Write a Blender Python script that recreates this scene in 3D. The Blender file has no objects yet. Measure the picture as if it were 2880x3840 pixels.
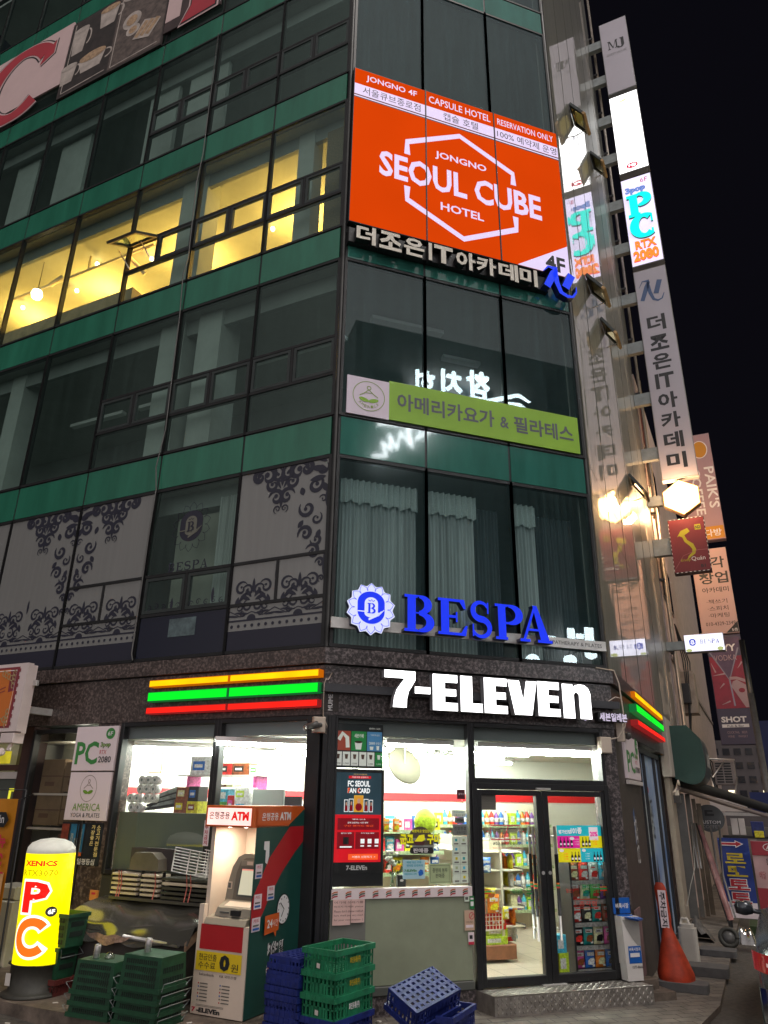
import bpy, math, random
from mathutils import Matrix, Vector
random.seed(7)
SC = bpy.context.scene
COL = SC.collection
PI = math.pi
CW = math.sqrt(0.5)
WC = 4.274                      # width of the chamfered corner front
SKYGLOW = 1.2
# ------------------------------------------------------------------ camera
cd = bpy.data.cameras.new('camera')
cam = bpy.data.objects.new('camera', cd); COL.objects.link(cam)
R_ = (0.944555, -0.328075, 0.013543); D_ = (0.132926, 0.344341, -0.929387); F_ = (0.300245, 0.879657, 0.368859)
cam.matrix_world = Matrix(((R_[0], -D_[0], -F_[0], -2.3699), (R_[1], -D_[1], -F_[1], -9.1828), (R_[2], -D_[2], -F_[2], 2.2645), (0, 0, 0, 1)))
cd.sensor_fit = 'VERTICAL'; cd.sensor_height = 36.0; cd.lens = 36.0 * 2726.73 / 3840.0
cd.clip_start = 0.1; cd.clip_end = 2000.0
SC.camera = cam
# ------------------------------------------------------------------ world: a night sky, dark ahead, city glow behind the street
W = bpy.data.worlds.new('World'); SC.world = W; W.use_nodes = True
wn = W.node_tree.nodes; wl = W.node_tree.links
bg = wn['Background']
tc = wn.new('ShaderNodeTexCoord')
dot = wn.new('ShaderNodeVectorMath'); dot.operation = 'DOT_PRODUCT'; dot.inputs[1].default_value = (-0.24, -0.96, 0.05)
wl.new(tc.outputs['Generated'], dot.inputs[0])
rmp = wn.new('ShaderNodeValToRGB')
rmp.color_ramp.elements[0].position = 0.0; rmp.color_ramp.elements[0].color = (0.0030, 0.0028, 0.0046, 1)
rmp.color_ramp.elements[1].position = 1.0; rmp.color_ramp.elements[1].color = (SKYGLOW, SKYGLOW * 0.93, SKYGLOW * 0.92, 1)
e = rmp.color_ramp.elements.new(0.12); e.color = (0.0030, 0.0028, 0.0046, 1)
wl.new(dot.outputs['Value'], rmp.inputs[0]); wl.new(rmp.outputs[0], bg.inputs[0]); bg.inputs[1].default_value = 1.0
# added soft fill from high up to brighten the ground; no moon there
sl = bpy.data.lights.new('ground_fill', 'SUN'); sl.energy = 1.0; sl.angle = math.radians(18); sl.color = (1, 0.93, 0.86)
so = bpy.data.objects.new('ground_fill', sl); COL.objects.link(so); so.rotation_euler = (math.radians(24), 0, math.radians(18))
SC.view_settings.view_transform = 'Standard'; SC.view_settings.look = 'None'; SC.view_settings.exposure = 0.0; SC.view_settings.gamma = 1.0
SC.render.engine = 'CYCLES'
cy = SC.cycles; cy.use_denoising = True; cy.max_bounces = 7; cy.diffuse_bounces = 3; cy.glossy_bounces = 4; cy.transmission_bounces = 4
cy.transparent_max_bounces = 24; cy.sample_clamp_indirect = 6.0; cy.caustics_reflective = False; cy.caustics_refractive = False
# ------------------------------------------------------------------ materials
def lin(h):
    h = h.lstrip('#'); v = [int(h[i:i + 2], 16) / 255 for i in (0, 2, 4)]
    return tuple(x / 12.92 if x <= .04045 else ((x + .055) / 1.055) ** 2.4 for x in v)
MATS = {}
def mat(name, col, rough=.6, metal=0., noise=None, bump=0., emit=None, estr=1., col2=None, spec=None, alpha=None, kind='noise', bscale=None, streak=0., lohi=(.3, .7), ior=None):
    """Principled material; noise=(scale, amount) mottles the colour, col2 gives a second colour to the mottling."""
    if name in MATS: return MATS[name]
    if isinstance(col, str): col = lin(col)
    m = bpy.data.materials.new(name); m.use_nodes = True
    N = m.node_tree.nodes; L = m.node_tree.links; b = N['Principled BSDF']
    b.inputs['Base Color'].default_value = (*col, 1); b.inputs['Roughness'].default_value = rough; b.inputs['Metallic'].default_value = metal
    if spec is not None: b.inputs['Specular IOR Level'].default_value = spec
    if ior is not None: b.inputs['IOR'].default_value = ior
    if alpha is not None: b.inputs['Alpha'].default_value = alpha
    if noise or bump:
        t = N.new('ShaderNodeTexCoord')
        if kind == 'voronoi':
            n = N.new('ShaderNodeTexVoronoi'); n.inputs['Scale'].default_value = (noise or (20, .1))[0]; fo = n.outputs['Color']
        else:
            n = N.new('ShaderNodeTexNoise'); n.inputs['Scale'].default_value = (noise or (bscale or 20, .1))[0]; n.inputs['Detail'].default_value = 6; n.inputs['Roughness'].default_value = .65; fo = n.outputs['Fac']
        if streak:
            mp = N.new('ShaderNodeMapping'); mp.inputs['Scale'].default_value = (1, 1, streak); L.new(t.outputs['Object'], mp.inputs[0]); L.new(mp.outputs[0], n.inputs['Vector'])
        else: L.new(t.outputs['Object'], n.inputs['Vector'])
        if noise:
            mr = N.new('ShaderNodeMapRange'); mr.inputs[1].default_value = lohi[0]; mr.inputs[2].default_value = lohi[1]
            mr.inputs[3].default_value = 0; mr.inputs[4].default_value = 1
            if kind == 'voronoi':
                sep = N.new('ShaderNodeSeparateColor'); L.new(fo, sep.inputs[0]); L.new(sep.outputs[0], mr.inputs[0])
            else: L.new(fo, mr.inputs[0])
            mx = N.new('ShaderNodeMix'); mx.data_type = 'RGBA'
            a = noise[1]
            if col2 is None: lo = tuple(max(0, c * (1 - a)) for c in col); hi = tuple(min(1, c * (1 + a)) for c in col)
            else: lo = col; hi = lin(col2) if isinstance(col2, str) else col2
            mx.inputs[6].default_value = (*lo, 1); mx.inputs[7].default_value = (*hi, 1)
            L.new(mr.outputs[0], mx.inputs[0]); L.new(mx.outputs[2], b.inputs['Base Color'])
        if bump:
            bp = N.new('ShaderNodeBump'); bp.inputs['Strength'].default_value = bump; bp.inputs['Distance'].default_value = .01
            if bscale:
                n2 = N.new('ShaderNodeTexNoise'); n2.inputs['Scale'].default_value = bscale; n2.inputs['Detail'].default_value = 4
                L.new(t.outputs['Object'], n2.inputs['Vector']); L.new(n2.outputs['Fac'], bp.inputs['Height'])
            elif kind == 'noise': L.new(fo, bp.inputs['Height'])
            L.new(bp.outputs[0], b.inputs['Normal'])
    if emit is not None:
        if isinstance(emit, str): emit = lin(emit)
        b.inputs['Emission Color'].default_value = (*emit, 1); b.inputs['Emission Strength'].default_value = estr
    MATS[name] = m
    return m
def glow(name, col, s=1., base=.25, uneven=0., scale=2., spec=.2):
    """A lit sign face or lamp: emits its own colour; uneven varies it as tubes behind a face do."""
    c = lin(col) if isinstance(col, str) else col
    m = mat(name, tuple(min(1, x * base) for x in c), .5, emit=c, estr=s, spec=spec)
    if uneven and 'uneven' not in m:
        m['uneven'] = 1; N = m.node_tree.nodes; L = m.node_tree.links
        t = N.new('ShaderNodeTexCoord'); n = N.new('ShaderNodeTexNoise'); n.inputs['Scale'].default_value = scale; n.inputs['Detail'].default_value = 1
        mr = N.new('ShaderNodeMapRange'); mr.inputs[1].default_value = .3; mr.inputs[2].default_value = .7; mr.inputs[3].default_value = s * (1 - uneven); mr.inputs[4].default_value = s * (1 + uneven)
        L.new(t.outputs['Object'], n.inputs['Vector']); L.new(n.outputs['Fac'], mr.inputs[0]); L.new(mr.outputs[0], N['Principled BSDF'].inputs['Emission Strength'])
    return m
def glass(name, tint, r0, ripple=0., film=0., film_col=(.3, .3, .3), rough=0., sheen=(1, 1, 1), haze=0., streak=0.):
    """Window glass: transparent with a mirror share that rises towards grazing view, on either side alike."""
    if name in MATS: return MATS[name]
    m = bpy.data.materials.new(name); m.use_nodes = True
    N = m.node_tree.nodes; L = m.node_tree.links; N.clear()
    out = N.new('ShaderNodeOutputMaterial'); tr = N.new('ShaderNodeBsdfTransparent'); gl = N.new('ShaderNodeBsdfGlossy')
    tr.inputs[0].default_value = (*tint, 1); gl.inputs['Roughness'].default_value = rough; gl.inputs[0].default_value = (*sheen, 1)
    lw = N.new('ShaderNodeLayerWeight'); lw.inputs[0].default_value = .5
    p = N.new('ShaderNodeMath'); p.operation = 'POWER'; p.inputs[1].default_value = 4.0; L.new(lw.outputs['Facing'], p.inputs[0])
    ma = N.new('ShaderNodeMath'); ma.operation = 'MULTIPLY_ADD'; ma.inputs[1].default_value = 1 - r0; ma.inputs[2].default_value = r0; L.new(p.outputs[0], ma.inputs[0])
    mx = N.new('ShaderNodeMixShader'); L.new(ma.outputs[0], mx.inputs[0]); L.new(gl.outputs[0], mx.inputs[2])
    if haze:
        g2 = N.new('ShaderNodeBsdfGlossy'); g2.inputs['Roughness'].default_value = .38; g2.inputs[0].default_value = (*sheen, 1)
        mh = N.new('ShaderNodeMixShader'); mh.inputs[0].default_value = haze; L.new(gl.outputs[0], mh.inputs[1]); L.new(g2.outputs[0], mh.inputs[2]); L.new(mh.outputs[0], mx.inputs[2])
    if film:
        df = N.new('ShaderNodeBsdfDiffuse'); df.inputs[0].default_value = (*film_col, 1)
        m2 = N.new('ShaderNodeMixShader'); m2.inputs[0].default_value = film; L.new(tr.outputs[0], m2.inputs[1]); L.new(df.outputs[0], m2.inputs[2]); L.new(m2.outputs[0], mx.inputs[1])
        if streak:
            t = N.new('ShaderNodeTexCoord'); mp = N.new('ShaderNodeMapping'); mp.inputs['Scale'].default_value = (5, 5, .22)
            n = N.new('ShaderNodeTexNoise'); n.inputs['Scale'].default_value = 2.2; n.inputs['Detail'].default_value = 7; n.inputs['Roughness'].default_value = .7
            mr = N.new('ShaderNodeMapRange'); mr.inputs[1].default_value = .42; mr.inputs[2].default_value = .78; mr.inputs[3].default_value = film * (1 - streak); mr.inputs[4].default_value = min(1, film * (1 + 4 * streak))
            L.new(t.outputs['Object'], mp.inputs[0]); L.new(mp.outputs[0], n.inputs['Vector']); L.new(n.outputs['Fac'], mr.inputs[0]); L.new(mr.outputs[0], m2.inputs[0])
    else: L.new(tr.outputs[0], mx.inputs[1])
    if ripple:
        t = N.new('ShaderNodeTexCoord'); mp = N.new('ShaderNodeMapping'); mp.inputs['Scale'].default_value = (1.1, 1.1, .35)
        n = N.new('ShaderNodeTexNoise'); n.inputs['Scale'].default_value = 1.3; n.inputs['Detail'].default_value = 1.5
        bp = N.new('ShaderNodeBump'); bp.inputs['Strength'].default_value = ripple; bp.inputs['Distance'].default_value = .05
        L.new(t.outputs['Object'], mp.inputs[0]); L.new(mp.outputs[0], n.inputs['Vector']); L.new(n.outputs['Fac'], bp.inputs['Height']); L.new(bp.outputs[0], gl.inputs['Normal'])
    L.new(mx.outputs[0], out.inputs[0]); MATS[name] = m
    return m
# ------------------------------------------------------------------ frames: x along the wall (viewer's left to right), y into the wall, z up
FC = ((0., 0.), 0.0)                       # corner front
FL = ((0., 0.), -PI / 4)                   # long side: x runs from minus (far end) to 0 at the corner
FR = ((WC, 0.), PI / 4)                    # side-street face
def FB(s): return ((WC + s * CW, s * CW), -PI / 4)   # blade signs square to the side-street face, x = how far out
FW = ((0., 0.), 0.0)
def fpos(fr, x, y, z):
    (ox, oy), a = fr
    return Vector((ox + x * math.cos(a) - y * math.sin(a), oy + x * math.sin(a) + y * math.cos(a), z))
# ------------------------------------------------------------------ mesh builder
_txt = {}
def text_mesh(s, bold, res):
    k = (s, bold, res)
    if k not in _txt:
        c = bpy.data.curves.new('lettering', 'FONT'); c.body = s; c.offset = bold; c.resolution_u = res
        o = bpy.data.objects.new('lettering', c); m = o.to_mesh()
        _txt[k] = ([(v.co.x, v.co.y) for v in m.vertices], [tuple(p.vertices) for p in m.polygons])
        o.to_mesh_clear(); bpy.data.objects.remove(o); bpy.data.curves.remove(c)
    return _txt[k]
class MB:
    def __init__(self): self.v = []; self.f = []; self.m = []; self.mats = []; self.smooth = []; self.k = 0
    def mi(self, m):
        if m not in self.mats: self.mats.append(m)
        return self.mats.index(m)
    def add(self, vs, fs, m, smooth=False):
        b = len(self.v); self.v += [tuple(p) for p in vs]; i = self.mi(m)
        for f in fs: self.f.append(tuple(b + q for q in f)); self.m.append(i); self.smooth.append(smooth)
        return self
    def box(self, x0, x1, y0, y1, z0, z1, m, T=None):
        vs = [(x0, y0, z0), (x1, y0, z0), (x1, y1, z0), (x0, y1, z0), (x0, y0, z1), (x1, y0, z1), (x1, y1, z1), (x0, y1, z1)]
        if T is not None: vs = [tuple(T @ Vector(p)) for p in vs]
        return self.add(vs, [(0, 3, 2, 1), (4, 5, 6, 7), (0, 1, 5, 4), (1, 2, 6, 5), (2, 3, 7, 6), (3, 0, 4, 7)], m)
    def rbox(self, x0, x1, y0, y1, z0, z1, m, r=.02, n=3, T=None):
        """box with its vertical corners rounded"""
        pts = []
        for cx, cy_, a in ((x1 - r, y0 + r, -90), (x1 - r, y1 - r, 0), (x0 + r, y1 - r, 90), (x0 + r, y0 + r, 180)):
            for k in range(n + 1):
                t = math.radians(a + 90 * k / n); pts.append((cx + r * math.cos(t), cy_ + r * math.sin(t)))
        c = len(pts); vs = [(p[0], p[1], z0) for p in pts] + [(p[0], p[1], z1) for p in pts]
        if T is not None: vs = [tuple(T @ Vector(p)) for p in vs]
        return self.add(vs, [tuple(range(c))[::-1], tuple(range(c, 2 * c))] + [(i, (i + 1) % c, c + (i + 1) % c, c + i) for i in range(c)], m)
    def bbox(self, x0, x1, y0, y1, z0, z1, m, b=.01):
        """box with all its front edges chamfered (front is -y)"""
        vs = [(x0 + b, y0, z0 + b), (x1 - b, y0, z0 + b), (x1 - b, y0, z1 - b), (x0 + b, y0, z1 - b), (x0, y0 + b, z0), (x1, y0 + b, z0), (x1, y0 + b, z1), (x0, y0 + b, z1), (x0, y1, z0), (x1, y1, z0), (x1, y1, z1), (x0, y1, z1)]
        fs = [(0, 1, 2, 3)] + [(i, 4 + i, 4 + (i + 1) % 4, (i + 1) % 4) for i in range(4)] + [(4 + i, 8 + i, 8 + (i + 1) % 4, 4 + (i + 1) % 4) for i in range(4)] + [(11, 10, 9, 8)]
        return self.add(vs, fs, m)
    def prism(self, poly, y0, y1, m, ms=None):
        """polygon in x,z from y0 (front) to y1"""
        n = len(poly); self.add([(x, y0, z) for x, z in poly], [tuple(range(n))], m)
        if y1 is not None:
            vs = [(x, y0, z) for x, z in poly] + [(x, y1, z) for x, z in poly]
            self.add(vs, [(i, n + i, n + (i + 1) % n, (i + 1) % n) for i in range(n)] + [tuple(range(n, 2 * n))[::-1]], ms or m)
        return self
    def flat(self, poly, y, m):
        self.k += 1; return self.prism(poly, y - .0004 * (self.k % 12), None, m)
    def rect(self, x0, x1, z0, z1, y, m): return self.flat([(x0, z0), (x1, z0), (x1, z1), (x0, z1)], y, m)
    def disc(self, cx, cz, rx, rz, y, m, n=28, y1=None, ms=None, a0=0, a1=360):
        full = abs(a1 - a0) >= 360
        p = [(cx + rx * math.cos(math.radians(a0 + (a1 - a0) * i / n)), cz + rz * math.sin(math.radians(a0 + (a1 - a0) * i / n))) for i in range(n if full else n + 1)]
        return self.flat(p, y, m) if y1 is None else self.prism(p, y, y1, m, ms)
    def ribbon(self, pts, w, y, m, y1=None, ms=None):
        """flat stroke along x,z points; w a width or one per point; with y1 it has thickness"""
        n = len(pts); w = [w] * n if isinstance(w, (int, float)) else w; L = []; R = []
        for i in range(n):
            a = pts[max(i - 1, 0)]; b = pts[min(i + 1, n - 1)]; dx, dz = b[0] - a[0], b[1] - a[1]; d = math.hypot(dx, dz) or 1
            nx, nz = -dz / d * w[i] / 2, dx / d * w[i] / 2
            L.append((pts[i][0] + nx, pts[i][1] + nz)); R.append((pts[i][0] - nx, pts[i][1] - nz))
        self.k += 1; yy = y - .0004 * (self.k % 12)
        self.add([(p[0], yy, p[1]) for p in R + L], [(i, i + 1, n + i + 1, n + i) for i in range(n - 1)], m)
        if y1 is not None:
            loop = R + L[::-1]; c = len(loop)
            self.add([(p[0], yy, p[1]) for p in loop] + [(p[0], y1, p[1]) for p in loop], [(i, c + i, c + (i + 1) % c, (i + 1) % c) for i in range(c)], ms or m)
        return self
    def ring(self, cx, cz, rx, rz, w, y, m, n=32, a0=0, a1=360, y1=None, ms=None):
        return self.ribbon([(cx + rx * math.cos(math.radians(a0 + (a1 - a0) * i / n)), cz + rz * math.sin(math.radians(a0 + (a1 - a0) * i / n))) for i in range(n + 1)], w, y, m, y1, ms)
    def tube(self, pts, r, m, n=6, cap=True):
        pts = [Vector(p) for p in pts]; vs = []; fs = []; up = Vector((.13, .2, .97)); N = len(pts)
        rr = r if isinstance(r, (list, tuple)) else [r] * N
        for i, p in enumerate(pts):
            d = (pts[min(i + 1, N - 1)] - pts[max(i - 1, 0)]).normalized()
            a = d.cross(up)
            if a.length < .05: a = d.cross(Vector((1, 0, 0)))
            a.normalize(); b = d.cross(a)
            for k in range(n):
                t = 2 * PI * k / n; vs.append(p + (a * math.cos(t) + b * math.sin(t)) * rr[i])
        for i in range(N - 1):
            for k in range(n): fs.append((i * n + k, i * n + (k + 1) % n, (i + 1) * n + (k + 1) % n, (i + 1) * n + k))
        if cap: fs += [tuple(range(n)), tuple(range((N - 1) * n, N * n))[::-1]]
        return self.add(vs, fs, m, True)
    def lathe(self, prof, m, n=24, cx=0, cy=0, T=None):
        vs = []; fs = []; P = len(prof)
        for r, z in prof:
            for k in range(n):
                t = 2 * PI * k / n; vs.append(Vector((cx + r * math.cos(t), cy + r * math.sin(t), z)))
        if T is not None: vs = [T @ p for p in vs]
        for i in range(P - 1):
            for k in range(n): fs.append((i * n + k, i * n + (k + 1) % n, (i + 1) * n + (k + 1) % n, (i + 1) * n + k))
        fs += [tuple(range(n))[::-1], tuple(range((P - 1) * n, P * n))]
        return self.add(vs, fs, m, True)
    def grid(self, fn, nu, nv, m, smooth=True):
        vs = [fn(i / nu, j / nv) for j in range(nv + 1) for i in range(nu + 1)]
        return self.add(vs, [(j * (nu + 1) + i, j * (nu + 1) + i + 1, (j + 1) * (nu + 1) + i + 1, (j + 1) * (nu + 1) + i) for j in range(nv) for i in range(nu)], m, smooth)
    def text(self, s, x0, x1, z0, z1, y, m, y1=None, ms=None, bold=0., res=2, mirror=False, keep=False, map=None):
        """lettering stretched to fill the box x0..x1, z0..z1; with y1 it is a solid letter"""
        vs, fs = text_mesh(s, bold, res)
        if not vs: return self
        ax, bx = min(v[0] for v in vs), max(v[0] for v in vs); az, bz = min(v[1] for v in vs), max(v[1] for v in vs)
        sx = (x1 - x0) / max(bx - ax, 1e-6); sz = (z1 - z0) / max(bz - az, 1e-6)
        if keep:
            q = min(sx, sz); mx, mz = (x0 + x1) / 2, (z0 + z1) / 2; x0 = mx - q * (bx - ax) / 2; z0 = mz - q * (bz - az) / 2; sx = sz = q
        self.k += 1; yy = y - .0004 * (self.k % 12)
        P = [(x0 + (v[0] - ax) * sx, z0 + (v[1] - az) * sz) for v in vs]
        if map: P = [map(*p) for p in P]
        self.add([(p[0], yy, p[1]) for p in P], fs, m)
        if y1 is not None:
            cnt = {}
            for f in fs:
                for i in range(len(f)):
                    a, b = f[i], f[(i + 1) % len(f)]; cnt[(a, b)] = 1
            side = [(a, b) for (a, b) in cnt if (b, a) not in cnt]; n = len(P)
            self.add([(p[0], yy, p[1]) for p in P] + [(p[0], y1, p[1]) for p in P], [(b, a, n + a, n + b) for a, b in side], ms or m)
        return self
    def build(self, name, parent=None, fr=None, base=(0, 0, 0), kind=None, T=None):
        me = bpy.data.meshes.new(name)
        if parent is not None: bs = parent.get('_b', (0, 0, 0)); ox, oy, oz = bs[0], bs[1], bs[2]
        else: ox, oy, oz = base
        vs = self.v if T is None else [tuple(T @ Vector(p)) for p in self.v]
        me.from_pydata([(p[0] - ox, p[1] - oy, p[2] - oz) for p in vs], [], self.f)
        for mt in self.mats: me.materials.append(mt)
        me.polygons.foreach_set('material_index', self.m); me.polygons.foreach_set('use_smooth', self.smooth)
        me.update()
        o = bpy.data.objects.new(name, me); COL.objects.link(o)
        if parent is not None: o.parent = parent
        else:
            fr = fr or FW; o.location = fpos(fr, *base); o.rotation_euler = (0, 0, fr[1])
        o['_b'] = [ox, oy, oz]
        if kind: o['kind'] = kind
        return o
THINGS = []
def thing(name, label, cat, fr=FW, base=(0, 0, 0), group=None):
    o = bpy.data.objects.new(name, None); COL.objects.link(o); o.empty_display_size = .1
    o.location = fpos(fr, *base); o.rotation_euler = (0, 0, fr[1]); o['_b'] = list(base)
    o['label'] = label; o['category'] = cat
    if group: o['group'] = group
    THINGS.append(o)
    return o
def tag(o, label, cat, group=None):
    o['label'] = label; o['category'] = cat
    if group: o['group'] = group
    THINGS.append(o)
    return o
def dup(root, loc=None, rotz=None, label=None, group=None):
    r = root.copy(); COL.objects.link(r)
    if loc is not None: r.location = loc
    if rotz is not None: r.rotation_euler = (0, 0, rotz)
    if label: r['label'] = label
    if group: r['group'] = group
    for ch in list(root.children):
        c = ch.copy(); COL.objects.link(c); c.parent = r
        for g in list(ch.children):
            d = g.copy(); COL.objects.link(d); d.parent = c
    return r
def sub(o, part):
    """make part a child of o without moving it (o itself sits at its parent's origin)"""
    part.parent = o; return part
# common materials
white = mat('white_paint', '#e8e4e4', .45, noise=(3, .05))
black = mat('black_metal', (.012, .012, .014), .42, noise=(6, .25))
dark = mat('dark_frame', (.022, .023, .026), .4, noise=(5, .2))
steel = mat('brushed_steel', (.62, .60, .58), .38, .55, noise=(9, .12))
ink = mat('black_ink', (.015, .015, .018), .5)
granite = mat('dark_granite', (.034, .028, .029), .28, noise=(26, .75), col2=(.24, .20, .20), bump=.1, lohi=(.46, .68))
granite_w = mat('warm_granite', (.046, .033, .030), .33, noise=(26, .75), col2=(.22, .165, .15), bump=.1, lohi=(.46, .70))
# ================================================================== ground
asphalt = mat('asphalt', (.07, .062, .055), .75, noise=(14, .5), bump=.25, bscale=220)
wet = mat('dirty_stone', (.13, .10, .08), .62, noise=(7, .55), bump=.2, bscale=90)
m = MB(); m.grid(lambda u, v: (-120 + 320 * u, -60 + 300 * v, -.065), 4, 4, asphalt, False)
m.build('ground', kind='structure')
# pavement of grey blocks in front of the corner and along the side street
def paving():
    M = mat('paving_blocks', (.115, .10, .088), .72)
    N = M.node_tree.nodes; L = M.node_tree.links; b = N['Principled BSDF']
    t = N.new('ShaderNodeTexCoord'); mp = N.new('ShaderNodeMapping'); mp.inputs['Rotation'].default_value = (0, 0, .06); mp.inputs['Scale'].default_value = (3.4, 3.4, 3.4)
    br = N.new('ShaderNodeTexBrick'); br.inputs['Color1'].default_value = (.20, .17, .145, 1); br.inputs['Color2'].default_value = (.145, .125, .11, 1); br.inputs['Mortar'].default_value = (.03, .027, .024, 1)
    br.inputs['Scale'].default_value = 1.0; br.inputs['Mortar Size'].default_value = .02; br.inputs['Brick Width'].default_value = .95; br.inputs['Row Height'].default_value = .5
    no = N.new('ShaderNodeTexNoise'); no.inputs['Scale'].default_value = 3.5; no.inputs['Detail'].default_value = 6
    mx = N.new('ShaderNodeMix'); mx.data_type = 'RGBA'; mx.blend_type = 'MULTIPLY'; mx.inputs[0].default_value = .75
    mr = N.new('ShaderNodeMapRange'); mr.inputs[1].default_value = .3; mr.inputs[2].default_value = .7; mr.inputs[3].default_value = .45; mr.inputs[4].default_value = 1.25
    bp = N.new('ShaderNodeBump'); bp.inputs['Strength'].default_value = .5; bp.inputs['Distance'].default_value = .01
    L.new(t.outputs['Object'], mp.inputs[0]); L.new(mp.outputs[0], br.inputs['Vector']); L.new(t.outputs['Object'], no.inputs['Vector']); L.new(no.outputs['Fac'], mr.inputs[0])
    L.new(br.outputs['Color'], mx.inputs[6]); L.new(mr.outputs[0], mx.inputs[7]); L.new(mx.outputs[2], b.inputs['Base Color'])
    L.new(br.outputs['Fac'], bp.inputs['Height']); bp.invert = True; L.new(bp.outputs[0], b.inputs['Normal'])
    return M
pv = paving()
def xy(fr, x, y): p = fpos(fr, x, y, 0); return (p.x, p.y)
a, b2 = xy(FR, 0, -.95), xy(FR, 60, -.95); c2 = xy(FR, 60, .3)
m = MB(); top = [(-4.2, -1.75), (3.9, -1.45), a, b2, c2, (4.3, .1), (0, .1), (-4.2, .1)]
m.add([(x, y, 0) for x, y in top], [tuple(range(len(top)))], pv)
n_ = len(top); m.add([(x, y, 0) for x, y in top] + [(x, y, -.07) for x, y in top], [(i, n_ + i, n_ + (i + 1) % n_, (i + 1) % n_) for i in range(3)], wet)
m.build('pavement', kind='structure')
# raised stone step along the long side, with the street rising a little beside it
m = MB(); m.box(-14, .3, -1.62, -.02, -.06, .19, wet)
m.build('kerb_platform', kind='structure', fr=FL)
m = MB(); m.grid(lambda u, v: (-14 + 13.4 * u, -9 + 7.38 * v, -.06 + .165 * min(1, max(0, (1 - u) * 5.0)) * min(1, v * 2)), 24, 6, asphalt, False)
m.build('street', kind='structure', fr=FL)
# ================================================================== the corner building
BLD = thing('office_building', 'glass and dark granite corner building with green bands between its floors', 'building')
green = mat('green_spandrel', (.028, .155, .098), .10, noise=(2.2, .22), spec=.6, streak=.15)
teal = mat('teal_spandrel', (.032, .145, .115), .05, noise=(2.2, .22), spec=.7, streak=.15)
frame = mat('curtain_wall_frame', (.020, .020, .021), .42, .3, noise=(4, .3))
sashm = mat('sash_frame', (.035, .043, .042), .4, .2, noise=(4, .2))
gL = glass('tinted_glass', (.72, .82, .78), .055, .03, film=.035, film_col=(.26, .42, .37), streak=.25, sheen=(.8, 1, .94))
gC = glass('front_glass', (.72, .82, .82), .05, .008, film=.055, film_col=(.22, .42, .44), streak=.22, sheen=(.86, .98, 1))
gR = glass('side_glass', (.35, .40, .36), .50, .08, film=.60, film_col=(.70, .68, .56), streak=.30, haze=.28)
gS = glass('shop_glass', (.95, .98, .97), .07)
film = glass('frosted_film_glass', (.5, .5, .45), .06, film=.74, film_col=(.29, .29, .28), streak=.02)
inner = mat('inner_wall', (.23, .26, .25), .85, noise=(2, .1))
ceil_m = mat('inner_ceiling', (.30, .33, .31), .9, noise=(1.5, .1))
warmwall = mat('cream_inner_wall', (.62, .52, .36), .8, noise=(2, .1))
FLOORS = [(4.12, 6.90), (7.55, 10.45), (11.10, 14.03), (14.72, 17.72), (18.38, 21.25), (21.95, 24.75), (25.45, 28.2), (28.9, 31.6), (32.3, 35.0)]
LX = [.05, 1.635, 3.30, 4.965, 6.70, 8.42, 10.12, 11.8, 13.5]
RX = [.06, 1.87, 3.68, 5.49, 7.30, 9.11, 10.92]
CX = [.05, 1.415, 2.835, 4.23]
def footprint(inset, far=13.4, rfar=10.9, back=9.9):
    d = inset
    pts = [fpos(FL, -far, d, 0), fpos(FL, -d * .414, d, 0), Vector((WC - d * .414, d, 0)), fpos(FR, rfar, d, 0), fpos(FR, rfar, back, 0), fpos(FL, -far, back, 0)]
    return [(p.x, p.y) for p in pts]
def slab(poly, z0, z1, m_, mb):
    n = len(poly); mb.add([(x, y, z0) for x, y in poly] + [(x, y, z1) for x, y in poly], [tuple(range(n))[::-1], tuple(range(n, 2 * n))] + [(i, (i + 1) % n, n + (i + 1) % n, n + i) for i in range(n)], m_)
for i, (z0, z1) in enumerate(FLOORS):
    lo = 3.3 if i == 0 else FLOORS[i - 1][1] + .02
    mb = MB(); slab(footprint(.12), lo, z0 - .02, ceil_m, mb); mb.build('floor_slab', BLD)
mb = MB(); slab(footprint(.12), 35.02, 36.0, ceil_m, mb); mb.build('roof', BLD)
# walls deep inside each upper floor
for i, (z0, z1) in enumerate(FLOORS):
    mb = MB(); wm = warmwall if i == 2 else inner
    d = 3.6 if i != 2 else 4.2
    P = [fpos(FL, -13.3, d, 0), fpos(FL, -d * .414, d, 0), Vector((WC - d * .414, d, 0)), fpos(FR, 10.8, d, 0)]
    P = [(p.x, p.y) for p in P]
    zz = z0 - .015
    for k in range(3): mb.add([(P[k][0], P[k][1], zz), (P[k + 1][0], P[k + 1][1], zz), (P[k + 1][0], P[k + 1][1], z1 + .015), (P[k][0], P[k][1], z1 + .015)], [(0, 1, 2, 3)], wm)
    mb.build('inner_wall', BLD)
L_ = {'rotation': FL}
def rot_child(o, fr):
    o.location = (fr[0][0], fr[0][1], 0); o.rotation_euler = (0, 0, fr[1]); return o
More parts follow.
